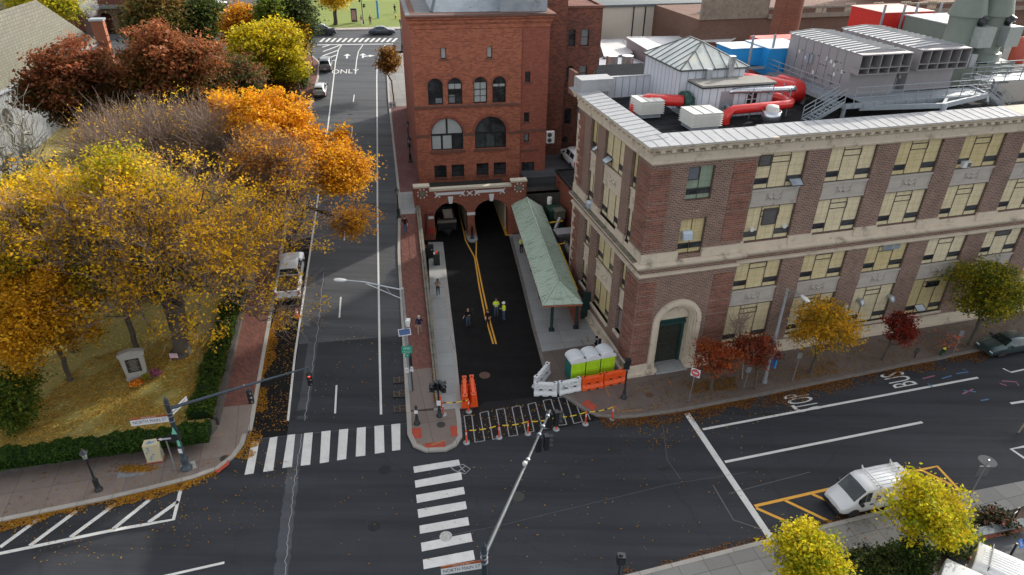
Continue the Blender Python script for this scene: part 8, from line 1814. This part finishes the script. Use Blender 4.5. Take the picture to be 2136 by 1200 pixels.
# painted utility cabinet
b=G(326,961,.13); e=empty('utility_cabinet',None,'cream utility cabinet painted with blue birds','utility box',mat=Matrix.Translation(Vector(b))@Matrix.Rotation(math.radians(13),4,'Z')); mb=MB(); mb.box(-.5,.5,-.3,.4,0,.15); mb.build('brick_base',M_BRP,e); mb=MB(); mb.box(-.44,.44,-.24,.36,.15,1.5); mb.build('cabinet',plain('cream cabinet paint',(.5,.45,.3),.6,var=.1),e)
mb=MB(); random.seed(3)
for k in range(6):
    x=random.uniform(-.3,.25); z=.35+k*.18; mb.add([(x-.12,-.245,z),(x,-.245,z-.04),(x+.14,-.245,z+.03),(x+.03,-.245,z+.06),(x,-.245,z+.13),(x-.04,-.245,z+.05)],[tuple(range(6))])
    if k<4: y=random.uniform(-.1,.2); mb.add([(.445,y-.12,z),(.445,y+.12,z+.03),(.445,y,z+.12)],[(0,1,2)])
mb.add([(-.3,-.1,1.505),(.1,-.05,1.505),(.3,.2,1.505),(0,.1,1.505),(-.1,.25,1.505)],[(0,1,2,3,4)]); mb.build('painted_birds',plain('blue bird paint',(.12,.25,.42),.6,var=.3),e)
mb=MB(); mb.poly([tuple(p) for p in ccw([list(G(x,y,.138)) for x,y in ((248,980),(311,964),(309,984),(300,990),(243,999))])]); o=mb.build('vault_lid',plain('blue grey metal lid',(.25,.28,.32),.5,.3,var=.2)); tag(o,'blue grey rectangular vault lid with leaves on the park pavement','vault lid')
rs=np.random.RandomState(9); c=G(282,978,.15); P=np.stack([c[0]+rs.normal(size=700)*.55,c[1]+rs.normal(size=700)*.18,np.full(700,.16)],1); me=leaves_mesh('fallen_leaves',P,rs,.055,LV,updroop=5.); o=bpy.data.objects.new('fallen_leaves',me); C.objects.link(o); tag(o,'leaf pile on the vault lid','leaves',kind='stuff')
# monument with flowers
b=Wt(288,791,0,lawnz); e=empty('stone_monument',None,'white stone monument with dark inscribed plaque on the leafy lawn','monument',mat=Matrix.Translation(Vector(b))@Matrix.Rotation(math.radians(22),4,'Z')@Matrix.Scale(.88,4)); Mst=plain('pale granite',(.34,.33,.3),.8,var=.12,vs=3)
mb=MB(); mb.yprism([(-.72,0),(.72,0),(.86,2.1),(1.0,2.45),(.75,2.6),(0,2.75),(-.75,2.6),(-1.0,2.45),(-.86,2.1)],0,.5); mb.box(-.8,.8,-.1,.6,0,.2); mb.build('stone',Mst,e); mb=MB(); mb.box(-.5,.5,-.03,.01,.75,2.0); pq=mb.build('plaque',plain('dark bronze plaque',(.03,.025,.022),.4),e)
mb=MB(); random.seed(8)
for k in range(9):
    z=1.85-k*.12; w_=random.uniform(.22,.4); mb.box(-w_,w_,-.036,-.03,z,z+.05)
mb.build('inscription_lines',plain('dull inscription',(.2,.19,.17),.6),pq)
def fl(px,py,r,pal,lab,sd): c=Wt(px,py,.25,lawnz); tree(lab,c,(r,r,r*.6),.5,leafn=1200,size=.06,palette=pal,kind='flower_pot',cat='flowers',seed=sd,nodes=24,gz=c[2]-.25,sig=.1,name_crown='blossoms',trunk_r=.04)
fl(284,800,.42,((.5,.15,.02),(.75,.32,.03)),'orange chrysanthemums at the foot of the monument',201); fl(322,780,.5,((.25,.06,.12),(.5,.2,.3)),'pink chrysanthemums right of the monument',202); fl(308,785,.22,((.2,.2,.02),(.5,.42,.03)),'small yellow flowers between the orange and pink ones',203)
b=Wt(358,757,0,lawnz); mb=MB(); mb.tube([(0,0,0),(0,0,.8)],.015,5); mb.box(0,.6,-.01,.01,.45,.85); o=mb.build('small_flag',plain('white pink flag cloth',(.55,.4,.45),.8,var=.4,vs=5)); o.location=b; tag(o,'small white and pink flag stuck in the lawn by the thick trunk','flag')
# portable toilets
M_LIMEG=plain('lime green plastic',(.38,.62,.02),.45); M_TEAL=plain('dark teal plastic',(.01,.12,.1),.5)
q0=G(1189,800,.12); q1=G(1273,783,.12); dq=_n(q1-q0); azt=math.degrees(math.atan2(dq[1],dq[0]))
for i in range(3):
    c=q0+dq*(.58+1.2*i); e=empty('portable_toilet',None,('leftmost','middle','rightmost')[i]+' of the three lime green portable toilets behind the barriers','portable toilet','portable toilets',mat=Matrix.Translation(Vector(c))@Matrix.Rotation(math.radians(azt),4,'Z')@Matrix.Diagonal((1,1,.9,1))); mb=MB(); mb.box(-.56,.56,0,1.15,.08,2.05); mb.build('cabin',M_TEAL,e); mb=MB(); mb.box(-.56,.56,-.03,0,.12,2.03)
    mb.build('door_panel',M_LIMEG,e); mb=MB()
    for z0,z1 in ((.3,.95),(1.1,1.75)):
        for q in ((-.38,.38,z0,z0+.05),(-.38,.38,z1-.05,z1),(-.4,-.34,z0,z1),(.34,.4,z0,z1)): mb.box(q[0],q[1],-.06,-.03,q[2],q[3])
    mb.build('door_ribs',M_LIMEG,e)
    mb=MB(); n=8; pts=[(.62*math.cos(PI*j/n),2.05+.4*math.sin(PI*j/n)) for j in range(n+1)]
    mb.add([(p[0],y,p[1]) for y in (-.08,1.2) for p in pts],[(j,j+1,n+1+j+1,n+1+j) for j in range(n)]+[tuple(range(n,-1,-1)),tuple(range(n+1,2*n+2))])
    mb.box(-.62,.62,-.08,1.2,1.98,2.06)
    for y in (.15,.4,.65,.9):
        for j in range(n): mb.bar((pts[j][0]*1.02,y,pts[j][1]+.01),(pts[j+1][0]*1.02,y,pts[j+1][1]+.01),.05)
    mb.build('white_roof',plain('white plastic roof',(.62,.64,.66),.45,var=.05),e); mb=MB(); mb.tube([(.48,0.02,2.2),(.48,.02,2.4)],.06,8); mb.build('vent_pipe',M_PLAS,e)
# water-filled barriers
def barrier(pa,pb,col,label,group,z=.0,L=None,mark_=False):
    a=G(*pa,z); b=G(*pb,z); d=_n(b-a); L=L or np.linalg.norm(b-a); az=math.degrees(math.atan2(d[1],d[0])); e=empty('jersey_barrier',None,label,'barrier',group,mat=Matrix.Translation(Vector(a))@Matrix.Rotation(math.radians(az),4,'Z')); mb=MB()
    mb.xprism([(-.28,0),(.28,0),(.28,.18),(.16,.42),(.13,1.0),(.1,1.06),(-.1,1.06),(-.13,1.0),(-.16,.42),(-.28,.18)],.02,L-.02); mb.build('shell',col,e); mb=MB()
    for k in range(1,5): x=L*k/5; mb.box(x-.05,x+.05,-.19,.19,.2,.95)
    for sg in (-1,1): mb.box(.12,L-.12,sg*.16,sg*.2,.62,.72); 
    mb.box(0.02,.25,-.16,.16,1.04,1.1); mb.box(L-.25,L-.02,-.16,.16,1.04,1.1); mb.build('ribs',col,e); mb=MB()
    for x in (.22,L-.22): mb.tube([(x,0,1.08),(x,0,1.11)],.07,10)
    for x in (L*.3,L*.7): mb.box(x-.12,x+.12,-.295,-.27,.0,.1); mb.box(x-.1,x+.1,-.21,-.19,.5,.6)
    mb.build('openings',M_PLAS,e)
    if mark_: mb=MB(); text_mb('B',.4,vertM((.35,-.2,.62),0),mb); text_mb('BARRIER',.14,vertM((L-.55,-.17,.88),0),mb); mb.build('lettering',plain('green lettering',(.01,.18,.06),.6),e)
M_BWH=plain('white barrier plastic',(.62,.63,.64),.5,var=.05); GW='white water barriers'; GO='orange water barriers by the toilets'
barrier((1113,822),(1162,823),M_BWH,'white barrier facing the crossing at the open corner',GW); barrier((1116,812),(1143,779),M_BWH,'white barrier angled back along the canopy walk',GW); barrier((1164,822),(1210,812),M_BWH,'white barrier with green letter next to the orange ones',GW,.05,None,True)
barrier((1212,812),(1256,804),M_ORG,'left orange barrier in front of the portable toilets',GO,.12,None); barrier((1257,803),(1302,793),M_ORG,'right orange barrier beside the black signal post',GO,.12)
barrier((971,853),(969,808),M_ORG,'left orange barrier standing end-on on the tunnel road','orange barriers on the tunnel road'); barrier((989,850),(984,806),M_ORG,'right orange barrier standing end-on on the tunnel road','orange barriers on the tunnel road')
# delineator posts and tape
M_RPO=plain('red orange post plastic',(.7,.06,.015),.5)
dp=[((973,924),'first','at the island corner'),((1041,913),'second','in front of the chalk grid'),((1101,905),'third','in the middle of the chalk grid'),((1160,896),'fourth','partly behind the signal heads'),((1221,885),'fifth','near the brick red paving pad'),((1277,874),'sixth','at the school pavement corner')]
tops=[]
def delin(px,py,label,z=0.,grp='orange posts carrying the tape'):
    b=G(px,py,z); e=empty('delineator_post',tuple(b),label,'post',grp); mb=MB(); mb.lathe([(.23,0),(.23,.04),(.08,.06)],14); mb.build('base',M_GPOLE,e); mb=MB(); mb.lathe([(.055,.05),(.055,1.02),(.03,1.06),(.045,1.1),(.03,1.14)],10); mb.build('post',M_RPO,e)
    for z_ in (.72,.86):
        mb=MB(); mb.lathe([(.058,z_),(.058,z_+.08)],10,cap=False); mb.build('reflective_band',M_REFL,e)
    return b+[0,0,1.08]
for (p_,a_,c_) in dp: tops.append(delin(p_[0],p_[1],f'{a_} orange post from the left, {c_}',.0))
t2=[delin(925,865,'orange post by the signal post on the island',.13),delin(978,859,'orange post just in front of the orange barriers',0.)]
def tape(P,label):
    mb=MB(); mb2=MB()
    for a,b in zip(P,P[1:]):
        n=int(np.linalg.norm(b-a)/.22); 
        for i in range(n):
            q0=a+(b-a)*i/n; q1=a+(b-a)*(i+1)/n; s0=.12*math.sin(PI*i/n); s1=.12*math.sin(PI*(i+1)/n)
            m=(mb if i%3 else mb2); m.bar((q0[0],q0[1],q0[2]-s0),(q1[0],q1[1],q1[2]-s1),.03,.07)
    o=mb.build('caution_tape',plain('yellow tape',(.7,.48,.02),.5)); tag(o,label,'tape'); mb2.build('black_stripes',M_BLKL,o)
tape(tops,'yellow and black tape strung along the orange posts'); tape(t2,'short yellow and black tape from the island to the barriers')
# manholes and grates
M_IRON=plain('dark iron lid',(.045,.042,.04),.6,.3,var=.3,vs=12); M_RUST=plain('rusty iron lid',(.09,.045,.03),.7,var=.4,vs=10); M_MWH=plain('paint spattered lid',(.4,.4,.38),.7,var=.5,vs=8,dirt=((.05,.05,.05),5.,.55))
def manhole(px,py,r,m,label,z=.012,fn=None):
    p=Wt(px,py,z,fn) if fn else G(px,py,z); mb=MB(); mb.lathe([(r,-.02),(r,.004)],24); mb.lathe([(r*.6,.003),(r*.62,.008),(r*.66,.008),(r*.68,.003)],24,cap=False); o=mb.build('manhole_cover',m); o.location=(p[0],p[1],p[2]); tag(o,label,'manhole cover','manhole covers')
manhole(930,1119,.36,M_MWH,'white spattered manhole cover on the pedestrian crossing',.02); manhole(1080,1036,.42,M_IRON,'dark manhole cover under the right mast arm'); manhole(1011,783,.42,M_RUST,'rusty manhole cover on the dark tunnel road',.014); manhole(1355,824,.3,M_RUST,'rusty manhole cover on the school pavement',.127); manhole(468,956,.28,M_IRON,'round cover on the park corner pavement',.14); manhole(920,886,.3,M_IRON,'round cover on the island pavement',.14); M_LID=plain('worn road lid',(.026,.027,.03),.75,var=.3,vs=9); manhole(688,878,.4,M_LID,'faint dark cover above the zebra crossing of the hill street',.01); manhole(803,980,.4,M_LID,'faint dark cover right of the zebra crossing',.01); manhole(1205,995,.16,M_IRON,'tiny valve cover right of the mast arm signals'); manhole(781,1098,.36,M_LID,'faint dark cover left of the lower crossing stripes'); manhole(731,237,.36,M_IRON,'manhole cover in the hill street between two dashes',.02,sz); manhole(2060,962,.55,plain('grey road lid',(.12,.125,.125),.7,var=.2),'large grey round lid near the back of the sign'); manhole(1627,1158,.3,M_IRON,'dark cover on the near pavement beside the smaller yellow tree',.13)
for i,(px,py) in enumerate(((833,791),(833,820),(834,851))):
    p=Wt(px,py,.015); mb=MB(); mb.box(-.42,.42,-.45,.45,-.02,.0); o=mb.build('storm_grate',plain('black grate pit',(.008,.008,.008),.9)); o.location=(p[0],p[1],p[2]+.02); o.rotation_euler=(0,0,math.radians(9.9)); tag(o,('uppermost','middle','lowest')[i]+' of the three storm grates along the hill street curb','drain','storm grates'); mb=MB()
    for k in range(7): mb.box(-.42,.42,-.45+k*.15,-.4+k*.15,0,.012)
    for k in (-.42,-.02,.37): mb.box(k,k+.05,-.45,.45,0,.014)
    mb.build('grate_bars',plain('brown grate iron',(.1,.075,.06),.7),o)
# thin sign posts, no entry sign, bike racks, hydrant
b=G(1436,840,.13); e=empty('no_entry_sign',tuple(b),'red and white do not enter sign on a post near the arched door','sign'); h=hgt(1443,770,b)-b[2]; mb=MB(); mb.tube([(0,0,0),(0.1,0,h)],.03,6); mb.build('post',M_GALV,e); Mv=vertM((.1,-.05,h-.25),-35); s_=sign_text(e,Mv,.66,.66,None,.1); mb=MB(); mb.tube([tuple(Mv@Vector((0,0,.016))),tuple(Mv@Vector((0,0,.022)))],.3,20); d_=mb.build('red_disc',M_SIGNR,s_); mb=MB(); mb.box(-.2,.2,-.05,.05,.022,.026,Mv); text_mb('DO NOT',.1,Mv@Matrix.Translation((0,.14,.026)),mb); text_mb('ENTER',.1,Mv@Matrix.Translation((0,-.15,.026)),mb); mb.build('white_bar',M_SIGNW,d_)
for i,(px,py,tx,ty) in enumerate(((1552,810,1560,765),(1653,794,1666,735),(1988,737,2008,690))):
    b=G(px,py,.13); h=hgt(tx,ty,b)-b[2]; mb=MB(); mb.tube([(0,0,0),(.05,0,h)],.03,6); o=mb.build('sign_post',M_GALV); o.location=b; tag(o,('thin steel post between the two red trees','thin steel post left of the amber tree trunk','thin steel post right of the hydrant')[i],'post'); mb=MB(); mb.box(-.14,.2,-.03,-.01,h-.5,h); mb.build('sign_back',M_GALV,o)
def rack_(px,py,label):
    b=G(px,py,.13); mb=MB(); mb.tube([(0,0,0),(0,0,.95)],.04,8); mb.tube([(.0+.25*math.cos(a),0,.62+.25*math.sin(a)) for a in [2*PI*i/14 for i in range(15)]],.03,6); o=mb.build('bike_rack',M_POLE); o.location=b; o.rotation_euler=(0,0,.3); tag(o,label,'bike rack','ring bike racks')
rack_(1907,746,'black ring bike rack between the crimson tree and the hydrant'); rack_(2092,714,'black ring bike rack behind the grey green sedan')
b=G(1965,741,.13); e=empty('fire_hydrant',tuple(b),'dark green hydrant with yellow cap on the school pavement','hydrant'); mb=MB(); mb.lathe([(.18,0),(.18,.06),(.12,.1),(.12,.55),(.15,.58),(.15,.62)],12); mb.tube([(-.2,0,.42),(.2,0,.42)],.06,8); mb.build('barrel',plain('dark green hydrant',(.01,.05,.025),.5),e); mb=MB(); mb.lathe([(.14,.62),(.1,.72),(.03,.78),(0,.8)],12); mb.build('cap',plain('yellow cap',(.6,.5,.03),.5),e)
b=G(2020,1040,.13); h=hgt(2066,962,b)-b[2]; e=empty('road_sign',tuple(b),'back of a road sign on a leaning steel post by the near curb','sign'); mb=MB(); mb.tube([(0,0,0),(.1,0,min(h,3.4))],.035,6); mb.build('post',M_GALV,e); mb=MB(); mb.box(-.28,.0,-.02,.02,1.9,2.7); mb.box(.1,.38,-.02,.02,1.9,2.7); mb.build('sign_backs',plain('dark sign back',(.09,.1,.105),.6),e)
b=G(2105,1088,.13); mb=MB(); mb.tube([(0,0,0),(0,0,.8),(.15,0,.95),(.45,0,.95),(.6,0,.8),(.6,0,0)],.04,8); mb.bar((.0,0,.6),(.6,0,.6),.05); o=mb.build('bike_hoop',M_POLE); o.location=b; o.rotation_euler=(0,0,.5); tag(o,'black curved bike hoop at the end of the brick bed wall','bike rack')
# brick bed wall with bluestone cap
e=empty('bed_wall',(0,0,0),'low brick wall with bluestone cap around the planting bed','wall'); a=G(1400,1290,.12); A1=G(1775,1172,.12); A2=G(2118,1098,.12); mb=MB(); d=_n(A2-A1); nn=np.array([d[1],-d[0],0]); L=np.linalg.norm(A2-A1)+6; A0=A1-d*6; q=[A0,A0+d*L,A0+d*L+nn*.4,A0+nn*.4]; mb.add([(p[0],p[1],.0) for p in q]+[(p[0],p[1],.6) for p in q],[(0,1,5,4),(1,2,6,5),(2,3,7,6),(3,0,4,7)]); mb.build('brick_wall',M_BRP,e); mb=MB(); k=0
while k<L-.5: 
    p0_=A0+d*k; p1_=A0+d*(k+1.25); q=[p0_-nn*.06,p1_-nn*.06,p1_+nn*.46,p0_+nn*.46]; mb.add([(p[0],p[1],.6) for p in q]+[(p[0],p[1],.68) for p in q],[(0,1,5,4),(1,2,6,5),(2,3,7,6),(3,0,4,7),(4,5,6,7)]); k+=1.27
mb.build('bluestone_cap',plain('bluestone cap',(.14,.16,.165),.8,var=.25,vs=2),e)
mb=MB(); R_=A2+d*.6
for k in range(14): p_=R_+d*k*.15-nn*0+nn*(.1); mb.bar((p_[0],p_[1],.1),(p_[0],p_[1],1.1),.025)
p_=R_+nn*.1; q_=R_+d*2.1+nn*.1; mb.bar((p_[0],p_[1],1.1),(q_[0],q_[1],1.1),.05); tag(mb.build('iron_railing',M_POLE),'short black railing at the right edge beyond the bed wall','railing')
b=G(2100,1172,.13); e=empty('accessible_sign',tuple(b),'blue accessible parking sign between the bed and the tall white van','sign'); mb=MB(); mb.tube([(0,0,0),(.0,0,1.5)],.06,8); mb.build('post',M_POLE,e); Mv=vertM((0.15,-.05,1.55),30)@Matrix.Rotation(-.5,4,'X'); s_=sign_text(e,Mv,.32,.46,None,.1,face=plain('accessible blue',(.02,.14,.5),.5)); mb=MB(); mb.tube([tuple(Mv@Vector((.07*math.cos(a),-.05+.07*math.sin(a),.02))) for a in [PI*.6+1.7*PI*i/10 for i in range(10)]],.012,4); mb.bar(tuple(Mv@Vector((-.02,.0,.02))),tuple(Mv@Vector((-.02,.12,.02))),.03); mb.build('wheelchair_mark',M_SIGNW,s_)
# red share bicycle
b=G(1783,1163,.13); e=empty('bicycle',None,'red share bicycle with black basket behind the bed wall','bicycle',mat=Matrix.Translation(Vector(b))@Matrix.Rotation(math.radians(15),4,'Z')); M_BRD=plain('red bike frame',(.55,.05,.02),.4)
for x in (-.52,.52):
    mb=MB(); mb.tube([(x+.33*math.cos(a),0,.35+.33*math.sin(a)) for a in [2*PI*i/18 for i in range(19)]],.025,6); w_=mb.build('wheel',M_TYRE,e); mb=MB()
    for k in range(8): a=2*PI*k/8; mb.bar((x,0,.35),(x+.31*math.cos(a),0,.35+.31*math.sin(a)),.008)
    mb.build('spokes',M_GALV,w_)
mb=MB(); mb.tube([(-.52,0,.35),(-.1,0,.3),(.35,0,.75),(.5,0,.35)],.03,6); mb.tube([(-.1,0,.3),(-.22,0,.8)],.03,6); mb.box(-.4,-.1,-.08,.08,.3,.55); mb.build('frame',M_BRD,e); mb=MB(); mb.box(-.36,-.1,-.07,.07,.86,.92); mb.bar((-.22,0,.7),(-.24,0,.9),.03); mb.build('saddle',M_PLAS,e); mb=MB(); mb.tube([(.35,0,.75),(.3,0,1.05),(.28,-.28,1.1)],.018,5); mb.tube([(.3,0,1.05),(.28,.28,1.1)],.018,5); mb.build('handlebar',M_PLAS,e); mb=MB()
for z in (.75,.85,.98): 
    for a_,b_ in (((.4,-.18),(.72,-.18)),((.72,-.18),(.72,.18)),((.72,.18),(.4,.18)),((.4,.18),(.4,-.18))): mb.bar((a_[0],a_[1],z),(b_[0],b_[1],z),.015)
mb.box(.42,.7,-.16,.16,.74,.78); mb.build('basket',M_PLAS,e)
# tunnel entrance details
b=G(985,500); mb=MB(); mb.lathe([(.2,0),(.2,.1),(.12,.2),(.1,1.1),(.13,1.15),(.1,1.25),(.12,1.35),(0,1.45)],12,(b[0],b[1],.15)); tag(mb.build('bollard',M_POLE),'black bollard on the pillar island between the two arches','bollard')
for i,(px,py,w_,h_) in enumerate(((898,536,.62,1.15),(911,551,.6,1.1))):
    b=G(px,py,.12); e=empty('utility_bin',None,('plain black box cabinet nearer the portal','black bin with orange items on top')[i],'bin',mat=Matrix.Translation(Vector(b))@Matrix.Rotation(math.radians(10),4,'Z')); mb=MB(); mb.box(-w_/2,w_/2,-.3,.35,0,h_); mb.box(-w_/2-.03,w_/2+.03,-.33,.38,h_,h_+.06); mb.build('cabinet',M_BLK,e)
    if i: mb=MB(); mb.box(-.05,.12,-.1,.1,h_+.06,h_+.25); mb.build('orange_item',M_ORG,e); mb=MB(); mb.box(-.25,-.1,-.2,.1,h_+.06,h_+.14); mb.build('white_item',M_WHT,e)
    else: mb=MB(); mb.box(.1,.2,-.34,-.33,.9,1.0); mb.build('sticker',M_WHT,e)
M_MRD=plain('dark red steel',(.16,.025,.03),.5); FP=PW.mat()
mb=MB(); mb.tube([(.25,-.15,.7),(.25,-.15,3.0),(1.05,-.15,3.1)],.1,8); mb.box(.1,.4,-.3,-.05,.7,1.2); o=mb.build('fire_standpipe',M_MRD); o.matrix_world=FP; tag(o,'dark red pipe and box on the left pier of the portal','standpipe'); mb=MB(); mb.box(.5,1.05,-.1,-.06,2.45,2.75); mb.build('white_plate',M_SIGNW,o); mb=MB(); mb.box(.55,.95,-.32,-.05,.9,1.35); mb.build('red_box',plain('bright red box',(.5,.02,.02),.4),o)
# machines squeezed between canopy and annex
def blk(name,px,py,z,w_,d_,h_,m,label,az=15,cat='machine'): b=G(px,py,z); mb=MB(); mb.box(-w_/2,w_/2,-d_/2,d_/2,0,h_); mb.box(-w_/2-.06,w_/2+.06,-d_/2-.06,d_/2+.06,h_,h_+.08); o=mb.build(name,m); o.location=(b[0],b[1],z); o.rotation_euler=(0,0,math.radians(az)); tag(o,label,cat); return o
blk('green_compressor',1156,470,1.2,1.5,1.6,1.9,M_GREENM,'dark green machine behind the top of the canopy'); blk('rusty_box',1165,455,2.4,1.,1.,.9,plain('greenish grey box',(.14,.15,.11),.7,var=.3),'grey green box leaning on the green machine',20)
mb=MB(); a=G(1146,425,4.); mb.lathe([(.25,0),(.25,.7),(.15,.75)],12,tuple(a)); tag(mb.build('white_vent',M_WHT),'small white vent pipe above the green machine','vent')
blk('white_duct_box',1172,520,.9,1.1,1.4,1.9,M_GALV,'pale grey duct box with flat top beside the canopy',15); blk('flat_duct_lid',1177,488,2.9,1.8,1.2,.25,M_GALV,'flat pale duct lid above the duct box',15,'duct')
mb=MB(); a=G(1168,455,3.4); c=G(1158,478,2.6); mb.tube([tuple(a),tuple(c)],.2,10); tag(mb.build('silver_duct',M_GALV),'slanted silver duct between the grey green box and the duct box','duct')
mb=MB(); a=G(1178,505,2.2); b=G(1190,530,2.); c=G(1197,545,1.6); d=G(1188,560,1.4); mb.tube([tuple(a),tuple(b),tuple(c)],.28,10); mb.tube([tuple(d),tuple(c)],.22,10); tag(mb.build('bent_duct',plain('brown grey duct',(.2,.18,.17),.6,.3,var=.3)),'bent dusty duct squeezed beside the school side wall','duct')
M_YEL=plain('yellow pipe paint',(.6,.38,.02),.45); mb=MB(); a=G(1165,510,3.2); b=G(1204,605,3.0); mb.tube([tuple(G(1178,508,3.2)),tuple(a),tuple(b)],.08,8); mb.tube([tuple(G(1146,465,3.2)),tuple(G(1174,461,3.2))],.08,8); tag(mb.build('yellow_gas_pipe',M_YEL),'yellow gas pipe along the right eave of the canopy','pipe')
